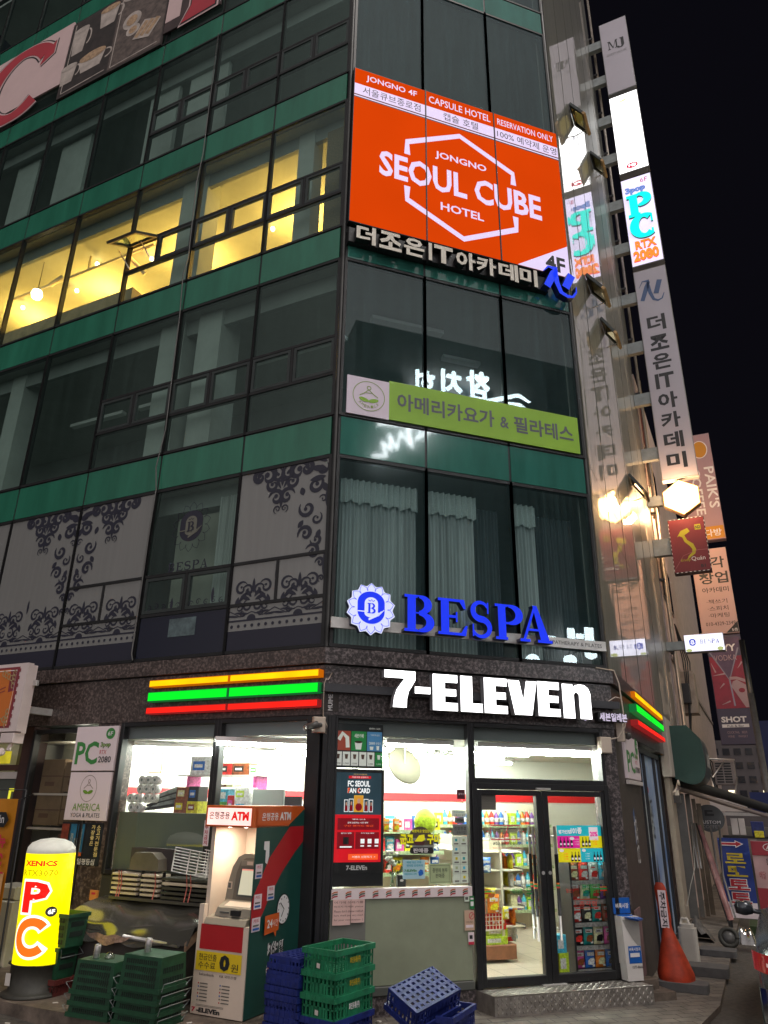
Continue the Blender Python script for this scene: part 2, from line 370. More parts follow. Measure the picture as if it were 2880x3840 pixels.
# interior pillars and partitions seen through the long side
pil = mat('pale_pillar', (.36, .40, .38), .8, noise=(2, .1))
for (x0, x1, y0, y1, fl) in [(-4.02, -3.45, .25, .8, 1), (-3.12, -2.6, .25, .8, 1), (-4.05, -3.4, .3, .7, 2), (-5.6, -4.75, .4, .5, 3), (-4.42, -3.36, .4, .5, 3), (-1.25, -.9, .3, .6, 2), (-8.6, -7.6, .5, .6, 3), (-10.2, -9.4, .5, .6, 3), (-8.1, -7.7, .3, .7, 1)]:
    z0, z1 = FLOORS[fl]; mb = MB(); mb.box(x0, x1, y0, y1, z0 - .015, z1 - (.25 if fl == 3 else -.015), pil); rot_child(mb.build('pillar', BLD), FL)
osb = mat('chipboard', (.17, .13, .075), .8, noise=(40, .5))
mb = MB(); mb.box(-.62, -.2, .3, .36, FLOORS[2][0], FLOORS[2][1] - .2, osb); rot_child(mb.build('chipboard_panel', BLD), FL)
# dropped ceiling edge behind the glass of every floor
for i, (z0, z1) in enumerate(FLOORS[:5]):
    mb = MB(); mb.box(-13, -.3, .32, .40, z1 - .30, z1 + .015, inner); rot_child(mb.build('ceiling_edge', BLD), FL)
fix = mat('light_fitting', (.62, .66, .64), .6)
for (x0, y0, x1, y1, fl) in [(.9, 1.2, 2.3, 1.35, 1), (2.6, 1.9, 3.4, 2.05, 1)]:
    z1 = FLOORS[fl][1]; mb = MB(); mb.box(x0, x1, y0, y1, z1 - .1, z1 - .03, fix); mb.build('ceiling_light', BLD)
for (x0, x1, y0, fl) in [(-2.4, -.5, 1.0, 1), (-5.6, -4.2, 1.4, 1), (-7.5, -6, 1.4, 1)]:
    z1 = FLOORS[fl][1]; mb = MB(); mb.box(x0, x1, y0, y0 + .12, z1 - .75, z1 - .68, fix); rot_child(mb.build('ceiling_light', BLD), FL)
# warm lamps of the lit café floor
bulb = glow('warm_bulb', (1.0, .80, .42), 14)
for k, (x, y, dz) in enumerate([(-1.6, 1.2, .12), (-3.0, 2.0, .12), (-4.6, 1.3, .12), (-6.1, 1.6, .12), (-7.4, 1.2, .12), (-8.6, 1.7, .12), (-10.4, 1.6, .12), (-8.6, .7, .95)]):
    z = FLOORS[2][1] - dz; mb = MB(); r = .05 if k < 7 else .13
    mb.lathe([(.005, z - r), (r * .8, z - r * .7), (r, z), (r * .8, z + r * .7), (.012, z + r * 1.2)], bulb, 12, x, y); mb.tube([(x, y, z + r), (x, y, FLOORS[2][1] - .01)], .008, black, 5)
    rot_child(mb.build('ceiling_lamp', BLD), FL)
for x in (-2.2, -5.2, -8.0, -10.6):
    l = bpy.data.lights.new('cafe_lamp', 'POINT'); l.energy = 360; l.color = (1, .52, .10); l.shadow_soft_size = .25
    o = bpy.data.objects.new('cafe_lamp', l); COL.objects.link(o); o.location = fpos(FL, x, 2.1, FLOORS[2][1] - .6)
pipe = mat('white_pipe', (.6, .55, .45), .6)
mb = MB(); z = FLOORS[2][1] - .45
mb.tube([(-10, 1.0, z), (-5.4, 1.0, z)], .035, pipe); mb.tube([(-7.4, 1.0, z), (-7.4, 1.0, z + .4)], .03, pipe); mb.tube([(-6.2, 1.0, z), (-6.0, 1.4, z - .3)], .05, pipe); mb.tube([(-8.1, .9, z - .02), (-8.35, .8, z - .25)], .06, pipe)
rot_child(mb.build('duct', BLD), FL)
mb = MB(); mb.box(-10.2, -5.1, .35, .6, FLOORS[2][0], FLOORS[2][0] + .75, mat('bench_back', (.42, .33, .2), .7, noise=(3, .3))); rot_child(mb.build('bench_back', BLD), FL)
# ------------------------------------------------ curtain wall panels
def window(fr, x0, x1, z0, z1, gm, splits=(), sash=(), w=.045, fm=frame, openw=None, y0=-.035):
    """one window of the curtain wall: frame bars with panes set in them; splits are horizontal bars, sash lists (z0, z1, xmid) rows of small opening lights"""
    mb = MB()
    mb.box(x0 - w / 2, x0 + w / 2, y0, .06, z0, z1, fm); mb.box(x1 - w / 2, x1 + w / 2, y0, .06, z0, z1, fm)
    mb.box(x0 + w / 2, x1 - w / 2, y0 + .004, .06, z0, z0 + w, fm); mb.box(x0 + w / 2, x1 - w / 2, y0 + .004, .06, z1 - w, z1, fm)
    for z in splits: mb.box(x0 + w / 2, x1 - w / 2, y0 + .006, .055, z - .022, z + .022, fm)
    for (a, b_, xm) in sash:
        if xm is not None: mb.box(xm - .022, xm + .022, y0 + .008, .05, a + .022, b_ - .022, fm)
    W_ = rot_child(mb.build('window', BLD), fr)
    zs = [z0] + list(splits) + [z1]
    panes = []
    for a, b_ in zip(zs, zs[1:]):
        xs = [x0, x1]
        for (sa, sb, xm) in sash:
            if abs(sa - a) < .05 and xm is not None: xs = [x0, xm, x1]
        for p, q in zip(xs, xs[1:]): panes.append((p, q, a, b_, len(xs) > 2 or any(abs(sa - a) < .05 for sa, _, _ in sash)))
    for (p, q, a, b_, s_) in panes:
        if openw and abs(p - openw[0]) < .1 and abs(a - openw[1]) < .1: continue
        mb = MB()
        mb.add([(p, -.012, a), (q, -.012, a), (q, -.012, b_), (p, -.012, b_)], [(0, 1, 2, 3)], gm); mb.build('pane', W_)
        if s_ and gm is not film:
            mb = MB(); t = .05
            for (u0, u1, v0, v1) in [(p + .03, q - .03, a + .03, a + .03 + t), (p + .03, q - .03, b_ - .03 - t, b_ - .03), (p + .03, p + .03 + t, a + .03 + t, b_ - .03 - t), (q - .03 - t, q - .03, a + .03 + t, b_ - .03 - t)]:
                mb.box(u0, u1, -.026, .03, v0, v1, sashm)
            mb.build('sash', W_)
    return W_
def spandrel(fr, x0, x1, z0, z1, m_):
    mb = MB(); mb.box(x0 + .02, x1 - .02, -.02, .05, z0 + .02, z1 - .02, m_); rot_child(mb.build('spandrel_panel', BLD), fr)
    mb = MB(); mb.box(x0 - .02, x1 + .02, -.012, .055, z0 - .02, z0 + .02, frame); mb.box(x0 - .02, x1 + .02, -.012, .055, z1 - .02, z1 + .02, frame); mb.box(x0 - .02, x0 + .02, -.01, .055, z0 + .02, z1 - .02, frame)
    rot_child(mb.build('band_frame', BLD), fr)
SASH = {0: (4.81, 5.43), 1: (8.28, 8.955), 2: (11.87, 12.53), 3: (15.53, 16.20)}
for i, (z0, z1) in enumerate(FLOORS[:6]):
    for k in range(8):
        x1, x0 = -LX[k], -LX[k + 1]
        gm = gL
        if i == 0: gm = film if k != 1 else gL
        if i in SASH and k < 3:
            a, b_ = SASH[i]
            if k == 2:
                xm = -4.15
                if i == 2: xm = -4.2
            else: xm = (x0 + x1) / 2
            w_ = window(FL, x0, x1, z0, z1, gm, (a, b_), [(a, b_, xm)], openw=(x0, a) if (i == 2 and k == 2) else None)
        else: window(FL, x0, x1, z0, z1, gm)
    for k in range(3):
        if i == 2: continue                                    # the hotel sign covers this floor of the corner
        window(FC, CX[k], CX[k + 1], z0, z1, gC, fm=frame)
    if i < 6:
        for k in range(6): window(FR, RX[k], RX[k + 1], z0, z1, gR, w=.022, y0=-.016)
for i in (6, 7, 8):
    for k in range(6): window(FR, RX[k], RX[k + 1], *FLOORS[i], gR, w=.022, y0=-.016)
    for k in range(3): window(FC, CX[k], CX[k + 1], *FLOORS[i], gC)
for i in range(1, 6):
    z0, z1 = FLOORS[i - 1][1], FLOORS[i][0]
    for k in range(8): spandrel(FL, -LX[k + 1], -LX[k], z0, z1, green)
    for k in range(3): spandrel(FC, CX[k], CX[k + 1], z0, z1, teal)
for i in range(1, 9):
    z0, z1 = FLOORS[i - 1][1], FLOORS[i][0]
    for k in range(6): window(FR, RX[k], RX[k + 1], z0, z1, gR, w=.022, y0=-.016)
    if i > 5:
        for k in range(3): spandrel(FC, CX[k], CX[k + 1], z0, z1, teal)
backing = mat('dark_backing', (.022, .03, .027), .6)
mb = MB(); mb.box(.02, 10.88, .18, .2, 4.15, 34.9, mat('side_blind', (.10, .105, .09), .7, noise=(.8, .4))); rot_child(mb.build('inner_wall', BLD), FR)
# corner posts
def post(x, y, z0, z1, r, m_, nm='corner_post'):
    mb = MB(); mb.tube([(x, y, z0), (x, y, z1)], r, m_, 8); mb.build(nm, BLD)
post(.0, .02, 4.12, 36, .05, frame); post(WC, .02, 4.12, 36, .05, frame)
# the small light standing open on the café floor
zt = 12.53; x0, x1 = -LX[3], -4.2
mb = MB(); a = math.radians(58); hz = .64
T = Matrix.Translation((0, -.03, zt - .02)) @ Matrix.Rotation(-a, 4, 'X')
for (u0, u1, v0, v1) in [(x0 + .02, x1 - .02, -.06, 0), (x0 + .02, x1 - .02, -hz, -hz + .06), (x0 + .02, x0 + .08, -hz + .06, -.06), (x1 - .08, x1 - .02, -hz + .06, -.06)]: mb.box(u0, u1, -.02, .03, v0, v1, sashm, T)
W_ = rot_child(mb.build('open_window', BLD), FL)
mb = MB(); mb.box(x0 + .08, x1 - .08, 0, .006, -hz + .06, -.06, gL, T); mb.build('pane', W_)
mb = MB(); mb.tube([(x0 + .1, -.02, 11.95), (x0 + .1, -.33, 12.15)], .012, steel, 5); mb.tube([(x1 - .1, -.02, 11.95), (x1 - .1, -.33, 12.15)], .012, steel, 5); mb.build('stay', W_)
# open lights on the side-street face
gold = mat('gilt_and_lit_frame', (.42, .26, .12), .35, .5, noise=(6, .2))  # gilt tone, also warm light painted on the open lights' bottom bars
for (x, z, ang) in [(2.6, 18.6, 32), (6.0, 20.4, 32), (2.2, 13.0, 34), (3.9, 13.0, 30), (5.9, 9.75, 32)]:
    a = math.radians(ang); T = Matrix.Translation((0, -.04, z)) @ Matrix.Rotation(-a, 4, 'X'); mb = MB(); hz = .62; w_ = .70
    for (u0, u1, v0, v1) in [(x, x + w_, -.07, 0), (x, x + w_, -hz, -hz + .09), (x, x + .07, -hz + .09, -.07), (x + w_ - .07, x + w_, -hz + .09, -.07)]: mb.box(u0, u1, -.03, .03, v0, v1, gold if v1 < -.3 else sashm, T)
    W_ = rot_child(mb.build('open_window', BLD), FR)
    mb = MB(); mb.box(x + .07, x + w_ - .07, 0, .008, -hz + .09, -.07, glass('open_light_glass', (.3, .26, .12), .2), T); mb.build('pane', W_)
    mb = MB(); mb.tube([(x + w_ - .1, -.02, z - .48), (x + w_ - .1, -.29, z - .42)], .012, steel, 5); mb.build('stay', W_)
# ------------------------------------------------ granite ground floor
def stone(fr, x0, x1, y0, y1, z0, z1, nm, m_=granite): 
    mb = MB(); mb.bbox(x0, x1, y0, y1, z0, z1, m_, .008); return rot_child(mb.build(nm, BLD), fr)
def fascia(far, rfar):
    # upper ledge, lower band: mitred at the two corners
    for nm, d, z0, z1 in [('coping', .09, 3.895, 4.10), ('fascia', .035, 3.26, 3.875)]:
        for part in range(3):
            mb = MB(); g = d * .414
            if part == 0: P = [fpos(FL, -far, -d, 0), Vector((-g, -d, 0)), Vector((0, .1, 0)), fpos(FL, -far, .1, 0)]
            elif part == 1: P = [Vector((-g, -d, 0)), Vector((WC + g, -d, 0)), Vector((WC, .1, 0)), Vector((0, .1, 0))]
            else: P = [Vector((WC + g, -d, 0)), fpos(FR, rfar, -d, 0), fpos(FR, rfar, .1, 0), Vector((WC, .1, 0))]
            slab([(p.x, p.y) for p in P], z0, z1, granite_w if part == 0 else granite, mb); mb.build(nm, BLD)
fascia(5.35, 6.3)
mb = MB(); mb.box(-5.3, -.1, -.02, .1, 3.872, 3.898, black); rot_child(mb.build('joint', BLD), FL)
# long metal backing bar behind the big white letters
bar = mat('grey_bar', (.055, .055, .062), .45, .2, noise=(4, .2))
mb = MB(); mb.box(-.06, WC + .06, -.15, -.045, 3.53, 3.63, bar); mb.build('sign_rail', BLD)
# columns and sills of the shop front
stone(FL, -3.80, -3.33, -.02, .25, .19, 3.258, 'column', granite_w)
stone(FL, -4.22, -3.36, -.015, .2, .19, 1.36, 'plinth', granite_w)
stone(FL, -5.34, -5.12, -.03, .25, .19, 3.258, 'column', mat('brown_post', (.05, .02, .016), .5, noise=(5, .3)))
stone(FC, 4.05, WC + .02, -.02, .25, .0, 3.258, 'column', granite)
stone(FR, .0, 2.2, -.02, .22, 0, 3.258, 'column', mat('brown_stone', (.055, .042, .040), .45, noise=(8, .4)))
stone(FC, .02, 2.0, -.03, .2, -.02, .20, 'plinth', granite); stone(FC, 2.0, 4.2, -.012, .3, -.02, .195, 'plinth', granite)
mb = MB(); mb.box(4.22, 4.62, -.30, .05, 0, .09, wet); mb.box(4.22, 4.5, -.14, .05, .09, .2, wet); mb.build('corner_step', BLD)
# ---- shop front frames
def bars(fr, lst, nm, m_=black, par=BLD):
    mb = MB()
    for b_ in lst: mb.bbox(*b_, m_, .006)
    return rot_child(mb.build(nm, par), fr) if par is BLD else mb.build(nm, par)
def shopwin(fr, x0, x1, z0, z1, w=.06, gm=gS, nm='shop_window'):
    W_ = bars(fr, [(x0, x0 + w, -.05, .06, z0, z1), (x1 - w, x1, -.05, .06, z0, z1), (x0 + w, x1 - w, -.047, .06, z1 - w, z1), (x0 + w, x1 - w, -.047, .06, z0, z0 + w)], nm)
    mb = MB(); mb.add([(x0 + w, 0, z0 + w), (x1 - w, 0, z0 + w), (x1 - w, 0, z1 - w), (x0 + w, 0, z1 - w)], [(0, 1, 2, 3)], gm); mb.build('pane', W_)
    return W_
shopwin(FL, -3.33, -1.60, 1.30, 3.255); shopwin(FL, -1.60, -.03, 1.30, 3.255)
shopwin(FL, -5.12, -3.80, .9, 3.20, gm=glass('store_room_glass', (.8, .8, .75), .06))
bars(FL, [(-.20, -.01, -.06, .2, .19, 3.255)], 'corner_column'); bars(FC, [(-.01, .15, -.06, .2, -.02, 3.255), (.05, .09, -.075, -.06, -.0, 3.25)], 'corner_column')
wp = mat('white_panel', '#cfc6c2', .5, noise=(3, .06))
mb = MB(); mb.box(-.62, -.21, -.03, .05, .25, 1.29, wp); mb.box(-3.33, -.62, -.02, .05, .19, 1.29, mat('dark_base_panel', (.03, .03, .03), .6)); rot_child(mb.build('base_panel', BLD), FL)
shopwin(FC, .15, 2.0, 1.19, 3.255, .035)
shopwin(FC, 2.0, 4.07, 2.50, 3.255, .06)
mb = MB(); mb.bbox(.17, 1.96, -.03, .05, .30, 1.185, mat('grey_green_panel', (.26, .285, .20), .42, noise=(2.5, .10)), .004)
mb.box(.17, .60, -.0325, -.03, .32, 1.18, mat('grey_panel', (.17, .17, .15), .42, noise=(2.5, .10))); mb.bbox(.15, 1.98, -.045, .05, .2, .295, mat('panel_skirt', (.09, .095, .085), .5), .01)
mb.build('base_panel', BLD)
# counter band with the little three stripe marks
tape = mat('white_tape', '#e2d3d4', .5); mb = MB(); mb.box(.17, 1.965, -.056, .05, 1.19, 1.295, tape); B_ = mb.build('counter_band', BLD)
mb = MB(); so_, sg, sr = mat('stripe_orange', lin('#c06a3a'), .5), mat('stripe_green', lin('#3c5a46'), .5), mat('stripe_red', lin('#b02830'), .5)
for k in range(11):
    x = .21 + k * .166
    for q, sm in enumerate((sr, sg, so_)):
        z = 1.212 + q * .022; mb.ribbon([(x - .035, z - .008), (x - .01, z + .008), (x + .035, z + .014)], [.012, .014, .013], -.0575, sm)
mb.build('stripe_mark', B_)
# doors
bars(FC, [(2.0, 2.07, -.07, .08, .2, 2.5), (4.0, 4.07, -.07, .08, .2, 2.5), (2.07, 4.0, -.068, .08, 2.42, 2.5)], 'door_frame')
for (x0, x1, hx, hs) in [(2.07, 3.02, 2.82, 1), (3.03, 4.0, 3.14, -1)]:
    D = bars(FC, [(x0, x0 + (.065 if hs > 0 else .085), -.055, .03, .21, 2.415), (x1 - (.085 if hs > 0 else .065), x1, -.055, .03, .21, 2.415), (x0 + .06, x1 - .06, -.053, .03, .21, .305), (x0 + .06, x1 - .06, -.053, .03, 2.35, 2.415)], 'shop_door')
    mb = MB(); mb.add([(x0 + .05, -.01, .29), (x1 - .05, -.01, .29), (x1 - .05, -.01, 2.37), (x0 + .05, -.01, 2.37)], [(0, 1, 2, 3)], gS); mb.build('pane', D)
    for q, yy in ((0, -.12), (1, .07)):
        x = hx + (.05 * hs if q else 0); mb = MB()
        mb.tube([(x, yy, .68), (x, yy, 1.98)], .017, steel, 8); mb.tube([(x, yy, .95), (x, yy, 1.65)], .021, black, 8)
        for z in (.8, 1.86): mb.tube([(x, yy, z), (x, -.02, z)], .012, steel, 6)
        for t, sm in enumerate((sr, sg, so_)): mb.tube([(x, yy, 1.26 + t * .022), (x, yy, 1.278 + t * .022)], .0225, mat('tape_' + 'red green orange'.split()[t], lin(('#e04030', '#20a050', '#f08020')[t]), .4), 8)
        mb.build('handle', D)
    mb = MB(); mb.disc(x1 - .045 if hs > 0 else x0 + .045, 1.43, .022, .022, -.062, steel, 14, -.05); mb.build('lock', D)
mb = MB(); mb.bbox(2.86, 3.2, -.09, .02, .196, .212, steel, .003); mb.bbox(2.93, 3.14, -.1, -.06, 2.425, 2.45, steel, .003); mb.build('door_pivot', BLD)
# ================================================================== shop interior
tilef = mat('shop_floor_tile', (.55, .46, .37), .3, noise=(3, .08))
def tiles():
    N = tilef.node_tree.nodes; L = tilef.node_tree.links; b = N['Principled BSDF']; t = N.new('ShaderNodeTexCoord'); br = N.new('ShaderNodeTexBrick')
    br.offset = 0; br.inputs['Scale'].default_value = 1; br.inputs['Brick Width'].default_value = .45; br.inputs['Row Height'].default_value = .45; br.inputs['Mortar Size'].default_value = .006
    br.inputs['Color1'].default_value = (.62, .53, .43, 1); br.inputs['Color2'].default_value = (.56, .47, .38, 1); br.inputs['Mortar'].default_value = (.28, .23, .18, 1)
    L.new(t.outputs['Object'], br.inputs['Vector']); L.new(br.outputs['Color'], b.inputs['Base Color'])
tiles()
swall = mat('shop_wall', (.78, .77, .70), .8, noise=(2, .03))
sceil = mat('shop_ceiling', (.75, .76, .70), .85, noise=(2, .04))
red = mat('red_band', lin('#d8242c'), .5)
INT = thing('shop_interior', 'bright white shop interior with red band along its walls behind the glass', 'shop interior')
def poly_in(inset, back, lfar, rfar):
    P = [fpos(FL, -lfar, inset, 0), Vector((-inset * .414, inset, 0)), Vector((WC - inset * .414, inset, 0)), fpos(FR, rfar, inset, 0)]
    P = [(p.x, p.y) for p in P]; return P
P = poly_in(.03, 4.2, 5.1, 4.6); Pf = P[1:3] + [(P[3][0], 4.4), (P[0][0], 4.4)]
pol = [P[0], P[1], P[2], P[3], (P[3][0], 5.2), (P[0][0], 5.2)]
mb = MB(); mb.add([(x, y, .2) for x, y in pol], [tuple(range(6))], tilef); 
mb.build('floor', INT)
mb = MB(); mb.add([(x, y, 3.03) for x, y in pol], [tuple(range(6))[::-1]], sceil); mb.build('ceiling', INT)
mb = MB(); mb.box(-4.2, 8.5, 4.4, 4.5, .2, 3.03, swall); mb.build('back_wall', INT)
mb = MB(); mb.box(-4.2, 7.3, 4.37, 4.40, 2.27, 2.40, red); mb.build('red_band', INT)
mb = MB(); mb.box(-3.72, -3.66, .15, 3.2, .2, 3.03, swall); rot_child(mb.build('side_wall', INT), FL)
mb = MB(); mb.box(-3.66, -3.645, .5, 3.2, 2.27, 2.4, red); rot_child(mb.build('red_band', INT), FL)
mb = MB(); mb.box(0.1, 4.6, .24, .3, .2, 3.03, mat('cream_partition', (.62, .55, .36), .7, noise=(2, .05))); rot_child(mb.build('partition', INT), FR)
soff = mat('grey_soffit', (.20, .23, .23), .7)
mb = MB(); mb.box(-3.3, -.1, .10, .14, 3.02, 3.25, soff); rot_child(mb.build('soffit', INT), FL)
mb = MB(); mb.box(.1, 4.1, .10, .14, 3.04, 3.25, soff); mb.build('soffit', INT)
# fluorescent strips; the ones nearest the front glass added to brighten goods
tubeL = glow('fluorescent_tube', (.93, 1.0, .88), 120, 1)
for (x0, x1, y) in [(-2.2, -.4, 2.6), (-.1, 1.7, 2.4), (2.0, 3.8, 2.4), (-1.6, .2, 3.5), (.6, 2.4, 3.6), (2.8, 4.6, 3.6), (.35, 1.9, 1.2), (2.3, 3.6, 1.2), (3.2, 4.4, .75), (2.2, 4.0, .2), (.9, 1.85, .2), (-1.2, .3, 1.0)]:
    mb = MB(); mb.box(x0, x1, y - .07, y + .07, 2.96, 3.02, white); T_ = mb.build('ceiling_light', INT)
    mb = MB(); mb.tube([(x0 + .03, y, 2.945), (x1 - .03, y, 2.945)], .028, tubeL, 8); mb.build('tube', T_)
# counter back panel behind the long windows, a low wall with goods on top
mb = MB(); mb.box(-3.28, -.3, .10, .16, .2, 2.07, mat('frosted_counter_back', (.125, .15, .12), .5, noise=(2, .08))); rot_child(mb.build('counter_back', INT), FL)
mb = MB(); mb.box(-3.28, -.3, .16, .62, 2.02, 2.07, wp); rot_child(mb.build('counter_top', INT), FL)
# ---------------------------------------------------------------- goods
PAL = {'red': '#d8342c', 'orange': '#ee7a22', 'yellow': '#f0cf2a', 'green': '#58a83c', 'lime': '#bcd83a', 'blue': '#2a6ac0', 'sky blue': '#4cb8d8', 'pink': '#e85aa0', 'purple': '#7a4a9a', 'white': '#ece8e0', 'black': '#1c1a1c', 'brown': '#8a4a28', 'teal': '#1c8a84', 'cream': '#e8d8a8'}
PM = {k: mat('pack_' + k.replace(' ', '_'), lin(v), .32, noise=(34, .5)) for k, v in PAL.items()}
label_m = mat('pack_label', '#efe9df', .5, noise=(60, .5))
def pack_mesh(kind, c1, c2, w, h, d):
    mb = MB()
    if kind == 'bag':
        def f(s):
            def g(u, v):
                x = (u - .5) * w; z = v * h; b = (1 - (2 * u - 1) ** 4) * (1 - (2 * v - 1) ** 6)
                return (x * (.94 + .06 * abs(2 * v - 1)), s * d / 2 * b, z)
            return g
        mb.grid(f(-1), 6, 7, PM[c1]); mb.grid(f(1), 6, 7, PM[c1])
        mb.flat([(-w * .34, h * .2), (w * .2, h * .16), (w * .34, h * .38), (w * .26, h * .52), (-w * .1, h * .5), (-w * .3, h * .4)], -d / 2 - .002, PM[c2]); mb.rect(-w * .36, w * .30, h * .62, h * .80, -d * .485, label_m); mb.rect(-w * .28, w * .1, h * .66, h * .72, -d * .50, PM[c2]); mb.rect(w * .1, w * .34, h * .08, h * .18, -d * .46, label_m)
    elif kind == 'box':
        mb.bbox(-w / 2, w / 2, -d / 2, d / 2, 0, h, PM[c1], .003); mb.rect(-w * .38, w * .2, h * .25, h * .75, -d / 2 - .001, PM[c2]); mb.rect(-w * .30, w * .1, h * .4, h * .58, -d / 2 - .002, label_m)
    elif kind == 'bottle':
        r = w / 2; mb.lathe([(r * .95, 0), (r, .01), (r, h * .62), (r * .85, h * .7), (r * .36, h * .86), (r * .36, h * .92)], PM[c1], 12); mb.lathe([(r * .4, h * .92), (r * .4, h)], PM[c2], 10); mb.lathe([(r * 1.01, h * .2), (r * 1.01, h * .5)], label_m, 12)
    elif kind == 'roll':
        mb.lathe([(w / 2, 0), (w / 2, h)], PM[c1], 14)
    return mb
PROTO = {}
def goods(kind, c1, c2, w, h, d, loc, rz, label, cat, group):
    k = (kind, c1, c2, w, h, d)
    nm = {'bag': 'snack_bag', 'box': 'goods_box', 'bottle': 'drink_bottle', 'roll': 'paper_roll'}[kind]
    if k not in PROTO:
        o = pack_mesh(*k).build(nm); PROTO[k] = o
    else:
        o = PROTO[k].copy(); COL.objects.link(o)
    o.location = loc; o.rotation_euler = (0, 0, rz); return tag(o, label, cat, group)
def wrow(fr, x0, x1, y, z, items, where, group):
    """a row of goods standing side by side, items = (kind, colour, accent, w, h, d)"""
    x = x0; i = 0
    while x < x1:
        it = items[i % len(items)]; i += 1
        p = fpos(fr, x + it[3] / 2, y, z)
        noun = {'bag': 'snack bag', 'box': 'carton', 'bottle': 'bottle', 'roll': 'paper roll'}[it[0]]
        goods(*it, p, fr[1] + random.uniform(-.08, .08), f'{it[1]} {noun} with {it[2]} mark {where}', noun.split()[-1], group + ', ' + it[1] + ' ' + noun + ' with ' + it[2])
        x += it[3] * 1.08
# dark snack display just inside the right door
shelfm = mat('black_shelf', (.02, .02, .022), .4); rail = mat('price_rail', (.25, .24, .23), .4, noise=(30, .6))
SH = thing('snack_display', 'black display rack of snack pouches just inside the right hand glass door', 'display rack', FC, (3.81, .3, .2))
mb = MB(); mb.box(3.50, 4.13, .40, .44, .2, 1.62, shelfm); mb.box(3.47, 3.50, .12, .44, .2, 1.62, shelfm); mb.build('back_panel', SH)
rows = [.31, .57, .83, 1.09, 1.32]
for z in rows:
    mb = MB(); mb.box(3.50, 4.13, .12, .40, z - .03, z - .012, shelfm); mb.box(3.50, 4.13, .105, .12, z - .055, z - .005, rail); mb.build('shelf', SH)
mb = MB(); mb.box(3.50, 4.13, .13, .40, .2, .25, shelfm); mb.build('base', SH)
RC = [[('pink', 'brown'), ('blue', 'white'), ('orange', 'cream'), ('blue', 'black')], [('black', 'red'), ('teal', 'brown'), ('cream', 'black'), ('pink', 'brown')], [('red', 'white'), ('black', 'cream'), ('teal', 'red'), ('brown', 'red')], [('red', 'brown'), ('cream', 'teal'), ('green', 'red'), ('purple', 'orange')], [('brown', 'cream'), ('red', 'white'), ('white', 'red'), ('sky blue', 'white')]]
for j, (z, cs) in enumerate(zip(rows, RC)):
    for i, (c1, c2) in enumerate(cs):
        p = (3.578 + i * .156, .2, z - .01)
        goods('bag', c1, c2, .15, .225, .06, p, 0, f'{c1} snack pouch with {c2} mark, number {i + 1} on the {["bottom", "second", "middle", "fourth", "top"][j]} black rack tier', 'snack pouch', 'pouches on the black display rack')
# coloured cartons stacked left of that display
for (c1, c2, z0, z1, x0, x1) in [('lime', 'white', .27, .50, 3.22, 3.36), ('sky blue', 'white', .5, .70, 3.20, 3.34), ('orange', 'white', .27, .48, 3.10, 3.19), ('white', 'green', .49, .69, 3.09, 3.18)]:
    goods('box', c1, c2, x1 - x0, z1 - z0, .12, ((x0 + x1) / 2, .16, z0), 0, f'{c1} carton standing beside the black snack rack behind the right door', 'carton', 'cartons beside the snack rack')
# gondola seen through the left door
woodm = mat('brown_wood', (.22, .085, .04), .45, noise=(6, .3))
G_ = thing('store_shelf', 'white wire shelf unit on brown wooden plinth behind the left door', 'shelf unit', FC, (2.95, 1.9, .2))
mb = MB(); mb.bbox(2.45, 3.25, 1.25, 3.6, .24, .42, woodm, .01); 
for x in (2.55, 3.15): mb.tube([(x, 1.35, .2), (x, 1.35, .25)], .025, steel, 8)
mb.build('plinth', G_)
wire = mat('white_wire', '#efe6cf', .4); mb = MB()
for i in range(8): mb.tube([(2.70 + i * .05, 1.27, .60), (2.70 + i * .05, 1.27, .98)], .0045, wire, 4)
for i in range(8): mb.tube([(2.70, 1.27, .61 + i * .052), (3.05, 1.27, .61 + i * .052)], .0045, wire, 4)
mb.tube([(2.70, 1.27, .60), (3.05, 1.27, .60), (3.05, 1.27, 1.75), (2.4, 1.27, 1.75)], .012, wire, 6); mb.build('wire_grid', G_)
mb = MB(); mb.box(3.06, 3.10, 1.3, 3.6, .42, 1.75, wire); mb.build('back_panel', G_)
for z in (.62, .86, 1.10, 1.34, 1.58):
    mb = MB(); mb.box(2.5, 3.42, 1.3, 3.6, z, z + .015, wire); mb.box(3.42, 3.435, 1.3, 3.6, z - .02, z + .035, rail); mb.build('shelf', G_)
B5 = [('box', 'orange', 'cream', .12, .16, .1), ('bag', 'yellow', 'red', .15, .19, .07), ('box', 'cream', 'brown', .11, .15, .1), ('bag', 'brown', 'yellow', .14, .18, .07), ('box', 'red', 'white', .13, .17, .1), ('bag', 'white', 'sky blue', .14, .19, .07), ('bag', 'orange', 'yellow', .15, .19, .07)]
FG = ((3.40, 1.36), PI / 2)
for j, z in enumerate((.43, .636, .876, 1.116, 1.356)):
    random.shuffle(B5); wrow(FG, .0, 1.75, .1, z, B5, f'on the {["lowest", "second", "third", "fourth", "top"][j]} tier of the white shelf unit', 'goods on the white shelf unit')
for (x, z, c1, c2, w_, h_) in [(2.45, 1.36, 'brown', 'cream', .16, .15), (2.66, 1.33, 'blue', 'white', .17, .2), (2.48, 1.14, 'red', 'pink', .2, .12), (2.5, 1.0, 'brown', 'white', .17, .14), (2.72, 1.0, 'yellow', 'brown', .17, .14), (2.44, .78, 'red', 'cream', .13, .24), (2.58, .8, 'red', 'orange', .12, .22), (2.76, .82, 'orange', 'yellow', .19, .24), (2.95, .74, 'yellow', 'cream', .1, .16)]:
    goods('bag', c1, c2, w_, h_, .07, (x + .12, 1.2, z), 0, f'{c1} bag with {c2} mark hung on the white wire end panel', 'snack bag', 'snack bags hanging on the wire end panel')
